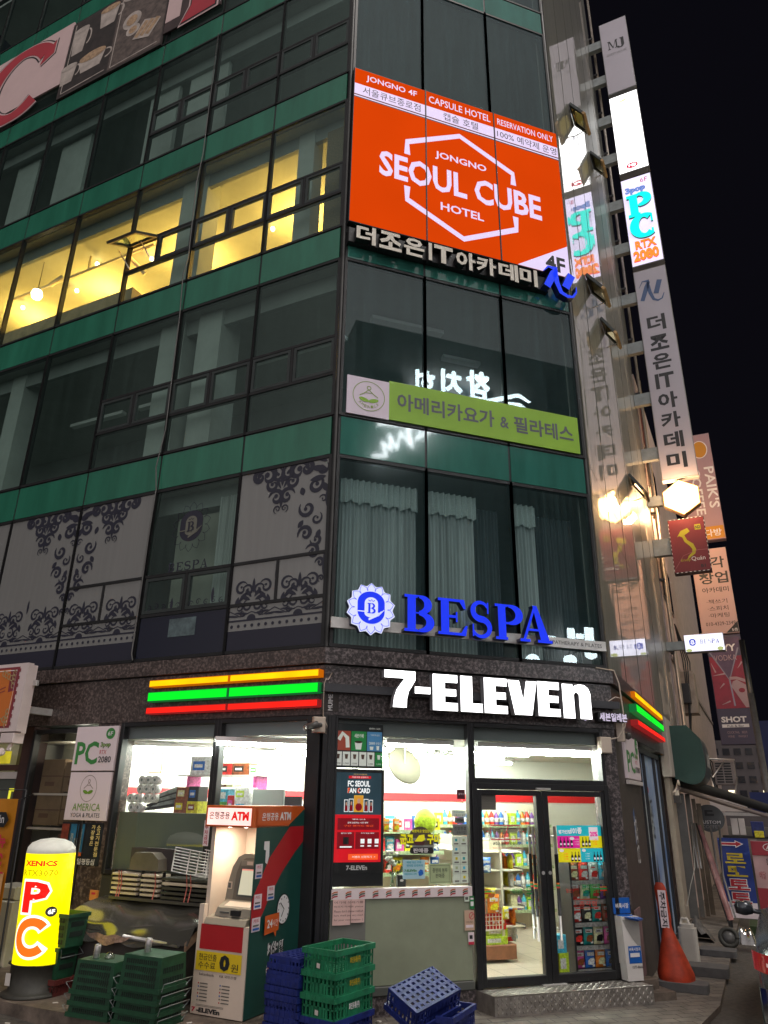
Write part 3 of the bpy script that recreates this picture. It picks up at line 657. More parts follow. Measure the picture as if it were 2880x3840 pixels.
for i in range(5): goods('box', 'red', 'orange', .075, .2, .08, (2.78 + i * .075, 1.33, .60), 0, 'red carton behind the white wire grid near the left door', 'carton', 'red cartons behind the wire grid')
for (x, z, c1, c2, w_, h_, y) in [(2.95, .42, 'lime', 'white', .36, .1, 1.35), (2.98, .52, 'lime', 'cream', .34, .1, 1.38), (3.25, .43, 'red', 'white', .12, .22, 1.5), (3.33, .43, 'orange', 'red', .11, .2, 1.62), (2.62, .42, 'red', 'pink', .22, .1, 1.33)]:
    goods('box', c1, c2, w_, h_, .14, (x, y, z), 0, f'{c1} carton with {c2} label lying on the brown plinth', 'carton', 'cartons on the brown plinth')
# back wall shelves with goods, and the shelf behind the corner window
def rack(nm, label, fr, x0, x1, y, zs, base, d=.35):
    S_ = thing(nm, label, 'shelf unit', fr, ((x0 + x1) / 2, y, base))
    mb = MB(); mb.box(x0, x1, y + d, y + d + .03, base, zs[-1] + .35, wire); mb.build('back_panel', S_)
    for z in zs: mb = MB(); mb.box(x0, x1, y, y + d, z - .02, z, wire); mb.box(x0, x1, y - .015, y, z - .04, z + .01, mat('green_rail', lin('#a8b890'), .5, noise=(30, .5))); mb.build('shelf', S_)
    return S_
rack('store_shelf', 'tall white wall shelves of bottles and cartons at the back of the shop', FC, 3.05, 5.4, 3.7, [.5, .85, 1.2, 1.55, 1.88], .2)
BT = [('bottle', 'blue', 'white', .09, .24, .09), ('bottle', 'white', 'red', .09, .23, .09), ('bottle', 'red', 'white', .09, .25, .09), ('bottle', 'orange', 'green', .09, .23, .09), ('bottle', 'sky blue', 'blue', .09, .25, .09), ('box', 'lime', 'white', .14, .2, .1), ('bottle', 'purple', 'white', .09, .23, .09)]
for j, z in enumerate((.5, .85, 1.2, 1.55, 1.88)): random.shuffle(BT); wrow(FC, 3.1, 5.3, 3.8, z, BT, f'on the {["lowest", "second", "third", "fourth", "top"][j]} tier of the back wall shelves', 'goods on the back wall shelves')
rack('store_shelf', 'low white shelves of snacks facing the corner window', FC, .95, 2.35, 1.7, [1.30, 1.58, 1.86], .2)
SN = [('bag', 'yellow', 'orange', .15, .2, .07), ('box', 'red', 'white', .13, .17, .1), ('bag', 'sky blue', 'white', .15, .2, .07), ('box', 'yellow', 'black', .12, .17, .1), ('bag', 'lime', 'green', .15, .2, .07), ('box', 'pink', 'white', .12, .16, .1), ('bag', 'blue', 'white', .14, .2, .07), ('bag', 'orange', 'cream', .15, .2, .07), ('box', 'white', 'red', .12, .18, .1)]
for j, z in enumerate((1.30, 1.58, 1.86)): random.shuffle(SN); wrow(FC, 1.0, 2.3, 1.8, z, SN, f'on the {["lowest", "middle", "top"][j]} tier facing the corner window', 'snacks facing the corner window')
for i, x in enumerate((1.17, 1.27, 1.42)): goods('bag', 'orange', 'yellow', .1, .17, .05, (x, 1.2, 1.86), 0, 'orange snack bag with yellow mark hung high behind the corner window', 'snack bag', 'orange bags hung high')
# round lime cushion
mb = MB(); mb.lathe([(.01, -.07), (.12, -.06), (.165, 0), (.12, .06), (.01, .07)], PM['lime'], 24, T=Matrix.Translation((1.74, .9, 2.0)) @ Matrix.Rotation(PI / 2, 4, 'X')); tag(mb.build('cushion'), 'round lime cushion shown high behind the corner window', 'cushion')
# hanging disc and ceiling fittings behind the corner window
cream = mat('cream_disc', (.20, .185, .13), .7, noise=(5, .12))
mb = MB(); T = Matrix.Translation((1.30, .55, 2.71)) @ Matrix.Rotation(math.radians(28), 4, 'Y') @ Matrix.Rotation(math.radians(62), 4, 'X')
mb.lathe([(.25, -.01), (.26, 0), (.25, .012), (.01, .02)], cream, 30, T=T); mb.tube([(1.30, .55, 2.72), (1.30, .55, 3.03)], .012, steel, 6); tag(mb.build('ceiling_disc'), 'cream round disc hung from the ceiling behind the corner window', 'hanging disc')
for x in (1.66, 1.86):
    mb = MB(); mb.lathe([(.03, 2.86), (.05, 2.88), (.06, 2.95), (.06, 3.03)], mat('pale_fitting', (.45, .5, .42), .5), 12, x, .5); tag(mb.build('ceiling_fitting'), f'small pale ceiling fitting behind the corner window, {"nearer the cream disc" if x < 1.7 else "nearer the door"}', 'ceiling fitting', 'small ceiling fittings')
# things on the counter behind the long windows
for i, (x, z) in enumerate([(-3.18, 2.07), (-3.06, 2.07), (-3.10, 2.19), (-3.22, 2.19) , (-3.06, 2.31), (-2.94, 2.31), (-2.82, 2.31), (-3.05, 2.43), (-2.93, 2.43), (-2.81, 2.43), (-2.93, 2.19), (-2.81, 2.19)]):
    mb = MB(); T = Matrix.Translation((x, .2, z + .06)) @ Matrix.Rotation(PI / 2, 4, 'X'); mb.lathe([(.058, -.11), (.06, 0), (.058, .0)], PM['white'], 16, T=T); mb.disc(x, z + .06, .02, .02, .198, mat('roll_core', (.2, .25, .25), .7), 12)
    tag(mb.build('paper_roll', fr=FL), 'white toilet roll in the pile inside the long shop window', 'toilet roll', 'toilet rolls piled in the long shop window')
for (x0, x1, z0, z1, c1, c2, lb) in [(-2.46, -2.25, 2.07, 2.24, 'brown', 'yellow', 'lower brown carton'), (-2.24, -2.05, 2.07, 2.22, 'yellow', 'brown', 'yellow carton'), (-2.44, -2.24, 2.24, 2.40, 'brown', 'cream', 'upper brown carton'), (-2.23, -2.06, 2.22, 2.41, 'black', 'blue', 'dark carton')]:
    goods('box', c1, c2, x1 - x0, z1 - z0, .2, fpos(FL, (x0 + x1) / 2, .35, z0), FL[1], f'{lb} stacked inside the long window beside the plastic bundle', 'carton', 'cartons inside the long window')
for (x0, x1, z0, z1, c1, c2, lb) in [(-1.88, -1.72, 2.07, 2.36, 'blue', 'white', 'tall blue'), (-1.72, -1.58, 2.07, 2.22, 'green', 'yellow', 'small green'), (-1.70, -1.56, 2.22, 2.38, 'sky blue', 'white', 'sky blue'), (-1.57, -1.45, 2.07, 2.3, 'red', 'pink', 'red'), (-1.45, -1.22, 2.07, 2.24, 'white', 'sky blue', 'wide white'), (-1.46, -1.24, 2.24, 2.40, 'white', 'lime', 'white and lime'), (-1.85, -1.5, 2.40, 2.44, 'cream', 'brown', 'flat cream')]:
    goods('box', c1, c2, x1 - x0, z1 - z0, .2, fpos(FL, (x0 + x1) / 2, .35, z0), FL[1], f'{lb} carton on the counter inside the shop above the cash machine', 'carton', 'cartons above the cash machine')
SHF = thing('hanging_shelf', 'thin white shelf hung high inside the long shop windows', 'shelf', FL, (-1.85, .5, 2.55))
mb = MB(); mb.box(-2.6, -1.2, .42, .7, 2.545, 2.565, wp); mb.build('board', SHF)
mb = MB(); mb.box(-2.45, -2.4, .45, .7, 2.07, 2.545, MATS['pack_pink']); mb.box(-1.32, -1.26, .45, .7, 2.07, 2.545, MATS['pack_pink']); mb.build('post', SHF)
for (x0, x1, h_, c1, c2, lb) in [(-2.42, -2.06, .24, 'white', 'blue', 'white figured carton'), (-1.95, -1.7, .15, 'red', 'black', 'red carton'), (-1.69, -1.42, .15, 'brown', 'black', 'dark brown carton'), (-1.40, -1.25, .12, 'white', 'green', 'small pale carton')]:
    goods('box', c1, c2, x1 - x0, h_, .2, fpos(FL, (x0 + x1) / 2, .56, 2.566), FL[1], f'{lb} lying on the hanging shelf', 'carton', 'cartons on the hanging shelf')
mb = MB(); cl = mat('clear_plastic', (.30, .33, .32), .25, noise=(12, .5))
for k in range(9): mb.tube([(-3.05 + k * .02, .3 + .02 * (k % 3), 2.10 + .02 * (k % 4)), (-2.75, .3, 2.14 + .02 * k), (-2.5, .34, 2.18 + .025 * k)], [.012, .03, .035], cl if k % 3 else black, 6)
tag(mb.build('plastic_bundle', fr=FL), 'bundle of clear plastic umbrellas lying inside the long shop window', 'plastic bundle')
PF = thing('picture_frame', 'pale certificate in a thin gold frame inside the long window', 'picture frame', FL, (-3.35, .75, 2.6))
mb = MB(); mb.box(-3.47, -3.24, .78, .8, 2.6, 2.89, gold); mb.build('frame', PF)
mb = MB(); mb.box(-3.455, -3.255, .774, .78, 2.615, 2.875, white); mb.build('sheet', PF)
mb = MB(); mb.box(-1.2, -.72, .3, .34, 2.07, 2.38, mat('frosted_screen', (.4, .45, .42), .5)); tag(mb.build('counter_screen', fr=FL), 'grey counter screen seen above the cash machine', 'screen')
mb = MB(); mb.box(-.7, -.45, .3, .33, 2.0, 2.3, black); mb.box(-.6, -.56, .31, .35, 1.9, 2.0, black); tag(mb.build('till_monitor', fr=FL), 'dark till monitor inside the shop right of the grey screen', 'monitor')
# boxes in the dim store room behind the far pane
card = mat('cardboard', (.20, .135, .08), .8, noise=(3, .2)); card2 = mat('dark_cardboard', (.13, .07, .045), .8, noise=(3, .2))
for i, (x0, x1, z0, z1, lb, m_) in enumerate([(-5.0, -4.55, 2.30, 2.78, 'top left brown', card), (-4.52, -4.12, 2.32, 2.74, 'top right brown', card), (-5.02, -4.5, 1.86, 2.28, 'wide brown', card), (-4.48, -4.1, 1.88, 2.28, 'right middle brown', card), (-5.0, -4.5, 1.40, 1.62, 'printed red brown', card2), (-4.46, -4.1, 1.42, 1.75, 'dark', card2), (-4.95, -4.5, 1.05, 1.38, 'lower brown', card)]):
    mb = MB(); mb.bbox(x0, x1, .14, .5, z0, z1, m_, .006); mb.rect(x0 + .1, x0 + .3, z0 + .1, z0 + .16, .139, card2 if m_ is card else label_m); mb.rect(x0, x1, (z0 + z1) / 2 - .008, (z0 + z1) / 2 + .008, .1385, card2)
    tag(mb.build('cardboard_box', fr=FL), f'{lb} cardboard box behind the dim store room pane', 'cardboard box', 'boxes in the store room')
mb = MB(); mb.box(-5.1, -3.85, .56, .6, .2, 3.2, mat('store_room_wall', (.25, .25, .2), .8)); mb.box(-5.1, -3.85, .12, .55, 1.80, 1.83, wp); mb.box(-5.1, -3.85, .12, .55, 2.27, 2.30, wp); mb.box(-5.1, -3.85, .12, .55, 1.02, 1.05, wp)
S_ = tag(mb.build('store_room_rack', fr=FL), 'white rack behind the dim store room pane holding brown boxes', 'rack')
l = bpy.data.lights.new('store_room_lamp', 'POINT'); l.energy = 9; l.color = (1, .95, .8); l.shadow_soft_size = .1; o = bpy.data.objects.new('store_room_lamp', l); COL.objects.link(o); o.location = fpos(FL, -4.45, .3, 3.0)
# flowers and small things on the sill of the corner window
FLW = thing('flower_vase', 'white roses in a glass vase on the shop sill beside the red screen', 'flower vase', FC, (1.0, .15, 1.29))
petal = mat('white_petal', (.72, .72, .6), .7, noise=(30, .2)); leafm = mat('dark_leaf', (.05, .09, .03), .6)
for i in range(13):
    a = random.random() * 6.28; r = random.random() ** .5 * .085; x, y, z = 1.0 + r * math.cos(a), .17 + r * math.sin(a) * .6, 1.58 + random.uniform(-.07, .1)
    mb = MB(); mb.lathe([(.006, -.02), (.026, -.006), (.03, .012), (.018, .024), (.006, .02)], petal, 9, T=Matrix.Translation((x, y, z))); mb.build('rose', FLW)
mb = MB(); mb.tube([(1.0, .17, 1.33), (1.0, .17, 1.55)], .01, leafm, 5)
for i in range(16):
    a = random.random() * 6.28; x, z = 1.0 + .10 * math.cos(a), 1.5 + .07 * math.sin(a); mb.flat([(x, z), (x + .02, z + .025), (x + .04, z), (x + .02, z - .015)], .15 + .002 * i, leafm)
mb.build('foliage', FLW); mb = MB(); mb.lathe([(.03, 1.29), (.032, 1.3), (.024, 1.36), (.034, 1.46)], glass('vase_glass', (.8, .9, .85), .1), 14, 1.0, .17); mb.build('vase', FLW)
mb = MB(); mb.bbox(1.05, 1.16, .12, .18, 1.29, 1.42, black, .006); mb.disc(1.105, 1.36, .024, .014, .119, white, 16); tag(mb.build('sill_box'), 'small black box with white oval standing beside the flower vase', 'box')
# ================================================================== signs
def serif(mb, ch, x0, x1, z0, z1, y, m, y1=None, ms=None, heavy=.26, slab=.07):
    """heavy serif capitals drawn by stroke: stems, bowls and slab feet"""
    w, h = x1 - x0, z1 - z0; t = heavy * w; s = slab * h
    P = lambda u, v: (x0 + u * w, z0 + v * h)
    def bar(u0, u1, v0, v1): mb.k += 1; mb.prism([P(u0, v0), P(u1, v0), P(u1, v1), P(u0, v1)], y - .0004 * (mb.k % 9), y1, m, ms)
    def bowl(cu, cv, ru, rv, a0, a1, wmin, wmax, n=16):
        pts = []; ws = []
        for i in range(n + 1):
            a = math.radians(a0 + (a1 - a0) * i / n); pts.append(P(cu + ru * math.cos(a), cv + rv * math.sin(a))); ws.append(wmin + (wmax - wmin) * abs(math.cos(a)) ** 1.3)
        mb.ribbon(pts, ws, y, m, y1, ms)
    sv = s / h; tu = t / w
    if ch in 'BPRD':
        bar(.10, .10 + tu, sv, 1 - sv); bar(0, .16 + tu, 0, sv); bar(0, .16 + tu, 1 - sv, 1)
        if ch == 'B':
            bowl(.48, .745, .30, .215, -90, 90, s, t * .95); bowl(.48, .265, .37, .225, -90, 90, s, t); bar(.10 + tu, .5, .96 - .0, 1); bar(.10 + tu, .5, .49, .53); bar(.10 + tu, .5, 0.005, .05)
        else: bowl(.48, .715, .38, .245, -90, 90, s, t); bar(.10 + tu, .5, .945, 1); bar(.10 + tu, .5, .44, .5)
    elif ch == 'E':
        bar(.10, .10 + tu, sv, 1 - sv); bar(0, .94, 0, sv); bar(0, .90, 1 - sv, 1); bar(.10 + tu, .62, .47, .47 + sv)
        mb.prism([P(.94, 0), P(1, .28), P(.93, .28), P(.78, sv)], y, y1, m, ms); mb.prism([P(.9, 1), P(.95, .74), P(.88, .74), P(.74, 1 - sv)], y, y1, m, ms); bar(.60, .66, .36, .64)
    elif ch == 'S':
        pts = []; ws = []
        for i in range(33):
            q = i / 32
            if q < .5: a = math.radians(25 + q * 2 * 245); c = (.5, .735); r = (.36, .225)
            else: a = math.radians(90 - (q - .5) * 2 * 245); c = (.5, .27); r = (.40, .235)
            pts.append(P(c[0] + r[0] * math.cos(a), c[1] + r[1] * math.sin(a))); ws.append(s * 1.1 + (t * 1.05 - s) * max(0, 1 - abs(q - .5) * 2.4))
        mb.ribbon(pts, ws, y, m, y1, ms); bar(.80, .87, .66, .97); bar(.10, .17, .03, .36)
    elif ch == 'A':
        mb.prism([P(.44, 1), P(.58, 1), P(.94, sv), P(.94 - tu * 1.05, sv)], y, y1, m, ms); mb.prism([P(.46, .94), P(.50, .86), P(.19, sv), P(.10, sv)], y - .0005, y1, m, ms); bar(.26, .72, .30, .30 + sv * .8); bar(0, .32, 0, sv); bar(.56, 1.03, 0, sv)
    elif ch == 'C':
        bowl(.53, .5, .40, .44, 50, 312, s * 1.2, t * 1.05, 26); bar(.82, .90, .60, .93); bar(.80, .88, .08, .30)
    elif ch == 'M':
        bar(.08, .16, sv, 1 - sv); bar(.78, .78 + .14, sv, 1 - sv); bar(0, .26, 0, sv); bar(.68, 1, 0, sv); bar(0, .2, 1 - sv, 1); bar(.78, 1, 1 - sv, 1)
        mb.prism([P(.1, 1), P(.26, 1), P(.56, .1), P(.46, .05)], y, y1, m, ms); mb.prism([P(.46, .05), P(.54, .12), P(.84, 1), P(.78, 1)], y - .0005, y1, m, ms)
    elif ch == 'J':
        bar(.52, .52 + tu, .22, 1 - sv); bar(.36, .94, 1 - sv, 1); bowl(.36, .22, .16 + tu / 2, .22, 0, -170, s, t * .9)
def yoga(mb, cx, cz, r, y, ln, lf, rz=1.):
    mb.ring(cx, cz, r, r * rz, r * .045, y, ln, 40); mb.ring(cx, cz + r * .56 * rz, r * .12, r * .12 * rz, r * .05, y, ln, 20)
    mb.ribbon([(cx - r * .58, cz - r * .02 * rz), (cx - r * .3, cz + r * .16 * rz), (cx, cz + r * .44 * rz), (cx + r * .3, cz + r * .16 * rz), (cx + r * .58, cz - r * .02 * rz)], r * .055, y, ln); mb.ribbon([(cx - r * .2, cz + r * .22 * rz), (cx + r * .2, cz + r * .22 * rz)], r * .04, y, ln)
    for sx in (-1, 1): mb.flat([(cx + sx * r * .30 + r * .32 * math.cos(t) , cz - r * .28 * rz + r * .14 * rz * math.sin(t) + sx * r * .07 * rz * math.cos(t)) for t in [2 * PI * i / 18 for i in range(18)]], y, lf)
# ---- hotel sign on the corner, café floor level
org = glow('orange_sign_face', (.70, .055, .002), 1.0, .05, .05, .8, .0); lil = glow('lilac_sign_face', lin('#d9c9ea'), 1.0, .3)
HS = thing('hotel_sign', 'large lit orange hotel sign with white hexagon emblem across the building corner', 'sign', FC, (2.14, -.12, 11.12))
mb = MB(); mb.bbox(.03, 4.25, -.12, -.01, 11.12, 14.72, black, .01); mb.build('housing', HS)
mb = MB(); xs = [(.045, 1.411), (1.437, 2.829), (2.857, 4.235)]
for i, (a, b_) in enumerate(xs): mb.rect(a, b_, 11.14, 14.70, -.122, org); mb.rect(a, b_, 14.06, 14.32, -.124, lil); mb.rect(a, b_, 14.00, 14.03, -.124, lil)
mb.flat([(3.16, 11.14), (4.235, 11.14), (4.235, 11.86)], -.124, lil); mb.build('face', HS)
mb = MB()
mb.text('JONGNO 4F', .26, 1.25, 14.42, 14.60, -.127, lil, bold=.015); mb.text('CAPSULE HOTEL', 1.49, 2.77, 14.42, 14.60, -.127, lil, bold=.01); mb.text('RESERVATION ONLY', 2.92, 4.15, 14.43, 14.59, -.127, lil, bold=.01)
for s_, a, b_ in [('서울큐브종로점', .20, 1.32), ('캡슐 호텔', 1.78, 2.50), ('100% 예약제 운영', 2.90, 4.2)]: mb.text(s_, a, b_, 14.10, 14.285, -.127, ink)
mb.rect(.045, 4.235, 13.975, 14.0, -.1245, ink); mb.rect(.045, 4.235, 14.03, 14.055, -.1245, ink)
for pl in ([(1.06, 12.96), (1.06, 13.26), (2.10, 13.80), (3.18, 13.26), (3.18, 12.98)], [(1.06, 12.22), (1.06, 11.92), (2.12, 11.38), (3.18, 11.92), (3.18, 12.22)]):
    mb.ribbon(pl, .115, -.126, lil)
mb.text('SEOUL CUBE', .54, 3.74, 12.30, 12.88, -.128, lil, bold=.03); mb.text('JONGNO', 1.60, 2.63, 13.06, 13.26, -.128, lil, bold=.02); mb.text('HOTEL', 1.69, 2.53, 11.90, 12.08, -.128, lil, bold=.02)
mb.text('4F', 3.74, 4.15, 11.20, 11.55, -.128, ink, bold=.03); mb.build('lettering', HS)
mb = MB()
for x in (1.424, 2.843): mb.box(x - .011, x + .011, -.137, -.12, 11.13, 14.71, black)
mb.build('seam', HS)
# ---- academy channel letters below it
bone = mat('bone_letter_face', '#d6cec0', .5, noise=(4, .05)); blu = glow('blue_letter', (.012, .045, .78), 1.0, .3)
IT = thing('academy_letter_sign', 'unlit bone coloured channel letters on dark rail under the orange hotel sign', 'sign', FC, (1.8, -.15, 10.6))
mb = MB(); mb.bbox(.04, 3.75, -.13, -.03, 10.70, 11.0, black, .01); mb.build('rail', IT)
mb = MB()
xs = [(.14, .47), (.53, .92), (.96, 1.32), (1.40, 1.46), (1.50, 1.84), (1.90, 2.26), (2.28, 2.65), (2.70, 3.08), (3.11, 3.46)]
for ch, (a, b_) in zip('더조은IT아카데미', xs): mb.text(ch, a, b_, 10.62, 10.98, -.25, bone, -.14, black, bold=.035)
mb.build('letter', IT)
mb = MB(); navy = mat('navy_edge', (.01, .02, .12), .4)
P = lambda u, v: (3.55 + u * .70, 10.56 + v * .60)
mb.ribbon([P(.12, .22), P(.34, .74), P(.46, .93), P(.40, .75), P(.42, .45), P(.52, .12), P(.7, .03), P(.86, .06), P(.97, .26), P(.98, .46)], [.13, .14, .12, .10, .10, .09, .07, .05, .035, .012], -.27, blu, -.14, navy)
mb.ribbon([P(.66, .33), P(.88, .86)], .15, -.27, blu, -.14, navy); mb.ribbon([P(.46, .93), P(.2, .96), P(.05, .75)], [.10, .04, .01], -.268, blu, -.14, navy); mb.build('emblem', IT)
# ---- yoga banner
lime = mat('lime_banner', lin('#86b02a'), .5, noise=(1.0, .10)); lilw = mat('lilac_white', '#d8cad8', .5)
YB = thing('yoga_banner', 'long lime green yoga banner with pale emblem square above the green band', 'banner sign', FC, (2.14, -.05, 7.59))
mb = MB(); mb.box(.13, .80, -.06, -.036, 7.59, 8.24, lilw); mb.box(.80, 4.14, -.061, -.036, 7.60, 8.27, lime); mb.build('panel', YB)
mb = MB(); gv = mat('olive_line', lin('#8aa050'), .6); gy = mat('grey_letter', lin('#5c5e62'), .6); yoga(mb, .475, 7.93, .25, -.063, gv, MATS['lime_banner'], 1.0)
for i, ch in enumerate('AMERICA'):
    a = math.radians(222 + i * 16); c = (.475 + .205 * math.cos(a), 7.93 + .205 * math.sin(a)); b_ = a + PI / 2
    mb.text(ch, -.018, .018, 0, .045, -.063, gv, map=lambda u, v, c=c, b_=b_: (c[0] + u * math.cos(b_) - v * math.sin(b_), c[1] + u * math.sin(b_) + v * math.cos(b_)))
mb.text('아메리카요가', .93, 2.58, 7.79, 8.09, -.064, gy, bold=.025); mb.text('&', 2.68, 2.84, 7.82, 8.02, -.064, gy, bold=.02); mb.text('필라테스', 2.93, 4.03, 7.78, 8.08, -.064, gy, bold=.025); mb.build('lettering', YB)
# ---- spa letter sign
SP = thing('spa_letter_sign', 'blue lit serif letters with scalloped round emblem on steel bar', 'sign', FC, (2.1, -.1, 4.3))
mb = MB(); mb.bbox(.02, 4.24, -.10, -.06, 4.355, 4.50, steel, .004); mb.text('SPATHERAPY & PILATES', 3.29, 4.16, 4.40, 4.455, -.102, ink)
for x in (.4, 1.8, 3.0, 3.9): mb.box(x, x + .05, -.06, 0, 4.39, 4.46, black)
mb.build('rail', SP)
bl2 = glow('blue_face', (.010, .035, .80), 1.0, .3); navy2 = mat('navy_return', (.01, .012, .07), .4)
mb = MB()
for ch, a, b_, z0, z1 in [('B', 1.00, 1.44, 4.37, 4.875), ('E', 1.49, 1.93, 4.37, 4.875), ('S', 1.97, 2.30, 4.365, 4.885), ('P', 2.36, 2.80, 4.37, 4.875), ('A', 2.74, 3.24, 4.37, 4.90)]: serif(mb, ch, a, b_, z0, z1, -.22, bl2, -.11, navy2, .27, .075)
mb.build('letter', SP)
pale = glow('pale_emblem', lin('#cdd2ea'), .9, .6)
def rosette(mb, cx, cz, r, y, y1, m, ms, n=14, rz=1.):
    p = []
    for i in range(n * 8):
        a = 2 * PI * i / (n * 8); q = abs(math.sin(n * a / 2)); p.append((cx + r * (.88 + .12 * (1 - q) ** .8) * math.sin(a), cz + r * rz * (.88 + .12 * (1 - q) ** .8) * math.cos(a)))
    mb.prism(p, y, y1, m, ms)
def crest(mb, cx, cz, r, y, bl, wh, lines=True, rz=1.06):
    if lines:
        for i in range(14):
            a = 2 * PI * i / 14
            for sg_ in (-1, 1): mb.ribbon([(cx + r * q * math.sin(a + sg_ * w_), cz + r * rz * q * math.cos(a + sg_ * w_)) for q, w_ in ((.66, .22), (.78, .20), (.86, .1), (.93, 0))], r * .018, y - .0005, bl)
    mb.rect(cx - r * .55, cx + r * .55, cz - r * .10, cz + r * .25, y - .001, bl); mb.disc(cx, cz + r * .22, r * .55, r * .45, y - .001, bl, 28, a0=0, a1=180); mb.disc(cx, cz - r * .10, r * .55, r * .50, y - .001, bl, 28, a0=180, a1=360)
    mb.rect(cx - r * .27, cx + r * .27, cz - r * .22, cz + r * .20, y - .004, wh); mb.disc(cx, cz + r * .20, r * .27, r * .24, y - .004, wh, 20, a0=0, a1=180); mb.disc(cx, cz - r * .20, r * .27, r * .16, y - .004, wh, 20, a0=180, a1=360)
    mb.rect(cx - r * .55, cx - r * .1, cz - r * .16, cz - r * .12, y - .009, wh)
    for k in range(3): mb.ribbon([(cx + r * (.52 - .1 * k), cz - r * (.02 + .06 * k)), (cx + r * (.3 - .1 * k), cz - r * (.26 + .05 * k)), (cx - r * .1, cz - r * (.40 + .03 * k))], r * .03, y - .009, wh)
    serif(mb, 'B', cx - r * .16, cx + r * .18, cz - r * .2, cz + r * .2, y - .014, bl, None, None, .24, .1)
    mb.ribbon([(cx - r * .13, cz + r * .32), (cx - r * .06, cz + r * .27), (cx, cz + r * .34), (cx + r * .06, cz + r * .27), (cx + r * .13, cz + r * .32)], r * .03, y - .014, bl)
mb = MB(); rosette(mb, .535, 4.625, .345, -.20, -.11, pale, navy2, 14, 1.03); mb.build('emblem_plate', SP)
mb = MB(); crest(mb, .535, 4.63, .345, -.201, bl2, pale); mb.build('emblem', SP)
# ---- shop name over the corner
lw = glow('white_letter', (1, 1, 1), 3.2, .8); lret = mat('letter_return', (.30, .30, .32), .5)
SV = thing('shop_name_sign', 'bright white lit block letters of the shop name over the entrance', 'sign', FC, (2.3, -.25, 3.35))
mb = MB(); F, B = -.27, -.16
mb.prism([(.71, 3.735), (.71, 3.83), (1.135, 3.83), (1.135, 3.72), (1.10, 3.66), (1.045, 3.575), (1.02, 3.48), (1.015, 3.37), (.83, 3.37), (.845, 3.49), (.88, 3.59), (.945, 3.68), (.99, 3.735)], F, B, lw, lret)
mb.prism([(1.13, 3.555), (1.345, 3.555), (1.345, 3.64), (1.13, 3.64)], F, B, lw, lret)
def Ee(x0, x1): mb.prism([(x0, 3.36), (x1, 3.36), (x1, 3.46), (x0 + .17, 3.46), (x0 + .17, 3.545), (x1 - .02, 3.545), (x1 - .02, 3.635), (x0 + .17, 3.635), (x0 + .17, 3.72), (x1, 3.72), (x1, 3.82), (x0, 3.82)], F, B, lw, lret)
Ee(1.38, 1.73); mb.prism([(1.775, 3.36), (2.09, 3.36), (2.09, 3.47), (1.945, 3.47), (1.945, 3.82), (1.775, 3.82)], F, B, lw, lret); Ee(2.12, 2.46)
mb.prism([(2.475, 3.81), (2.65, 3.81), (2.705, 3.55), (2.76, 3.81), (2.92, 3.81), (2.83, 3.36), (2.57, 3.36)], F, B, lw, lret); Ee(2.93, 3.27)
mb.prism([(3.32, 3.35), (3.50, 3.35), (3.50, 3.67), (3.52, 3.70), (3.56, 3.70), (3.585, 3.67), (3.585, 3.35), (3.77, 3.35), (3.77, 3.70), (3.74, 3.77), (3.68, 3.81), (3.60, 3.815), (3.53, 3.80), (3.49, 3.77), (3.49, 3.81), (3.32, 3.81)], F, B, lw, lret); mb.build('letter', SV)
mb = MB(); mb.ring(3.80, 3.385, .028, .028, .007, -.055, lil); mb.text('R', 3.787, 3.813, 3.37, 3.40, -.055, lil); mb.build('trade_mark', SV)
lp = glow('lilac_letter', lin('#cfc4dc'), .85, .5)
SK = thing('shop_name_sign', 'small pale Korean letters hung at the right end of the shop fascia', 'sign', FC, (4.2, -.1, 3.35))
mb = MB(); mb.box(3.96, 4.44, -.14, -.06, 3.345, 3.47, black); mb.build('rail', SK)
mb = MB(); mb.text('세븐일레븐', 3.97, 4.43, 3.35, 3.465, -.16, lp, -.14, lret, bold=.03); mb.build('letter', SK)
mb = MB(); mb.box(-.06, .18, -.045, -.036, 3.30, 3.52, mat('clear_plate', (.05, .042, .04), .2)); mb.text('MUIME', 0, .2, 0, .06, -.047, white, map=lambda u, v: (.10 - v, 3.31 + u), bold=.02); tag(mb.build('small_plate'), 'small plate with white upright lettering on the granite left of the shop name', 'plate')
# ---- three lit stripes on either side
for fr, nm, x0, x1, ym, rows, lb in [(FL, 'long side', -2.80, .0, -1.40, [(3.715, 3.81, 'y'), (3.515, 3.645, 'g'), (3.345, 3.435, 'r')], 0), (FR, 'side street', 1.62, 5.5, 3.5, [(3.90, 4.0, 'y'), (3.67, 3.80, 'g'), (3.46, 3.55, 'r')], 1)]:
    cols = {'y': glow('stripe_yellow', (1.0, .56, .0), 1.15, .4, .18, 2.5), 'g': glow('stripe_lime', (.0, .85, .02), 1.1, .3, .06), 'r': glow('stripe_scarlet', (1.0, .015, .008), 1.05, .3, .12, 3)}
    ret = {'y': glow('stripe_orange_end', (.75, .17, .0), .6, .4), 'g': glow('stripe_green_end', (.01, .22, .05), .5, .4), 'r': glow('stripe_red_end', (.4, .02, .02), .5, .4)}
    for z0, z1, c in rows:
        T_ = thing('light_stripe', f'lit {dict(y="yellow", g="green", r="red")[c]} stripe on the granite of the {nm}', 'lit stripe', fr, ((x0 + x1) / 2, -.1, z0), 'lit stripes on the granite')
        for a, b_ in ((x0, ym - .012), (ym + .012, x1)):
            mb = MB(); mb.bbox(a, b_, -.16, -.04, z0, z1, ret[c], .004); mb.rect(a + .01, b_ - .01, z0 + .01, z1 - .01, -.1605, cols[c]); mb.build('light_bar', T_)
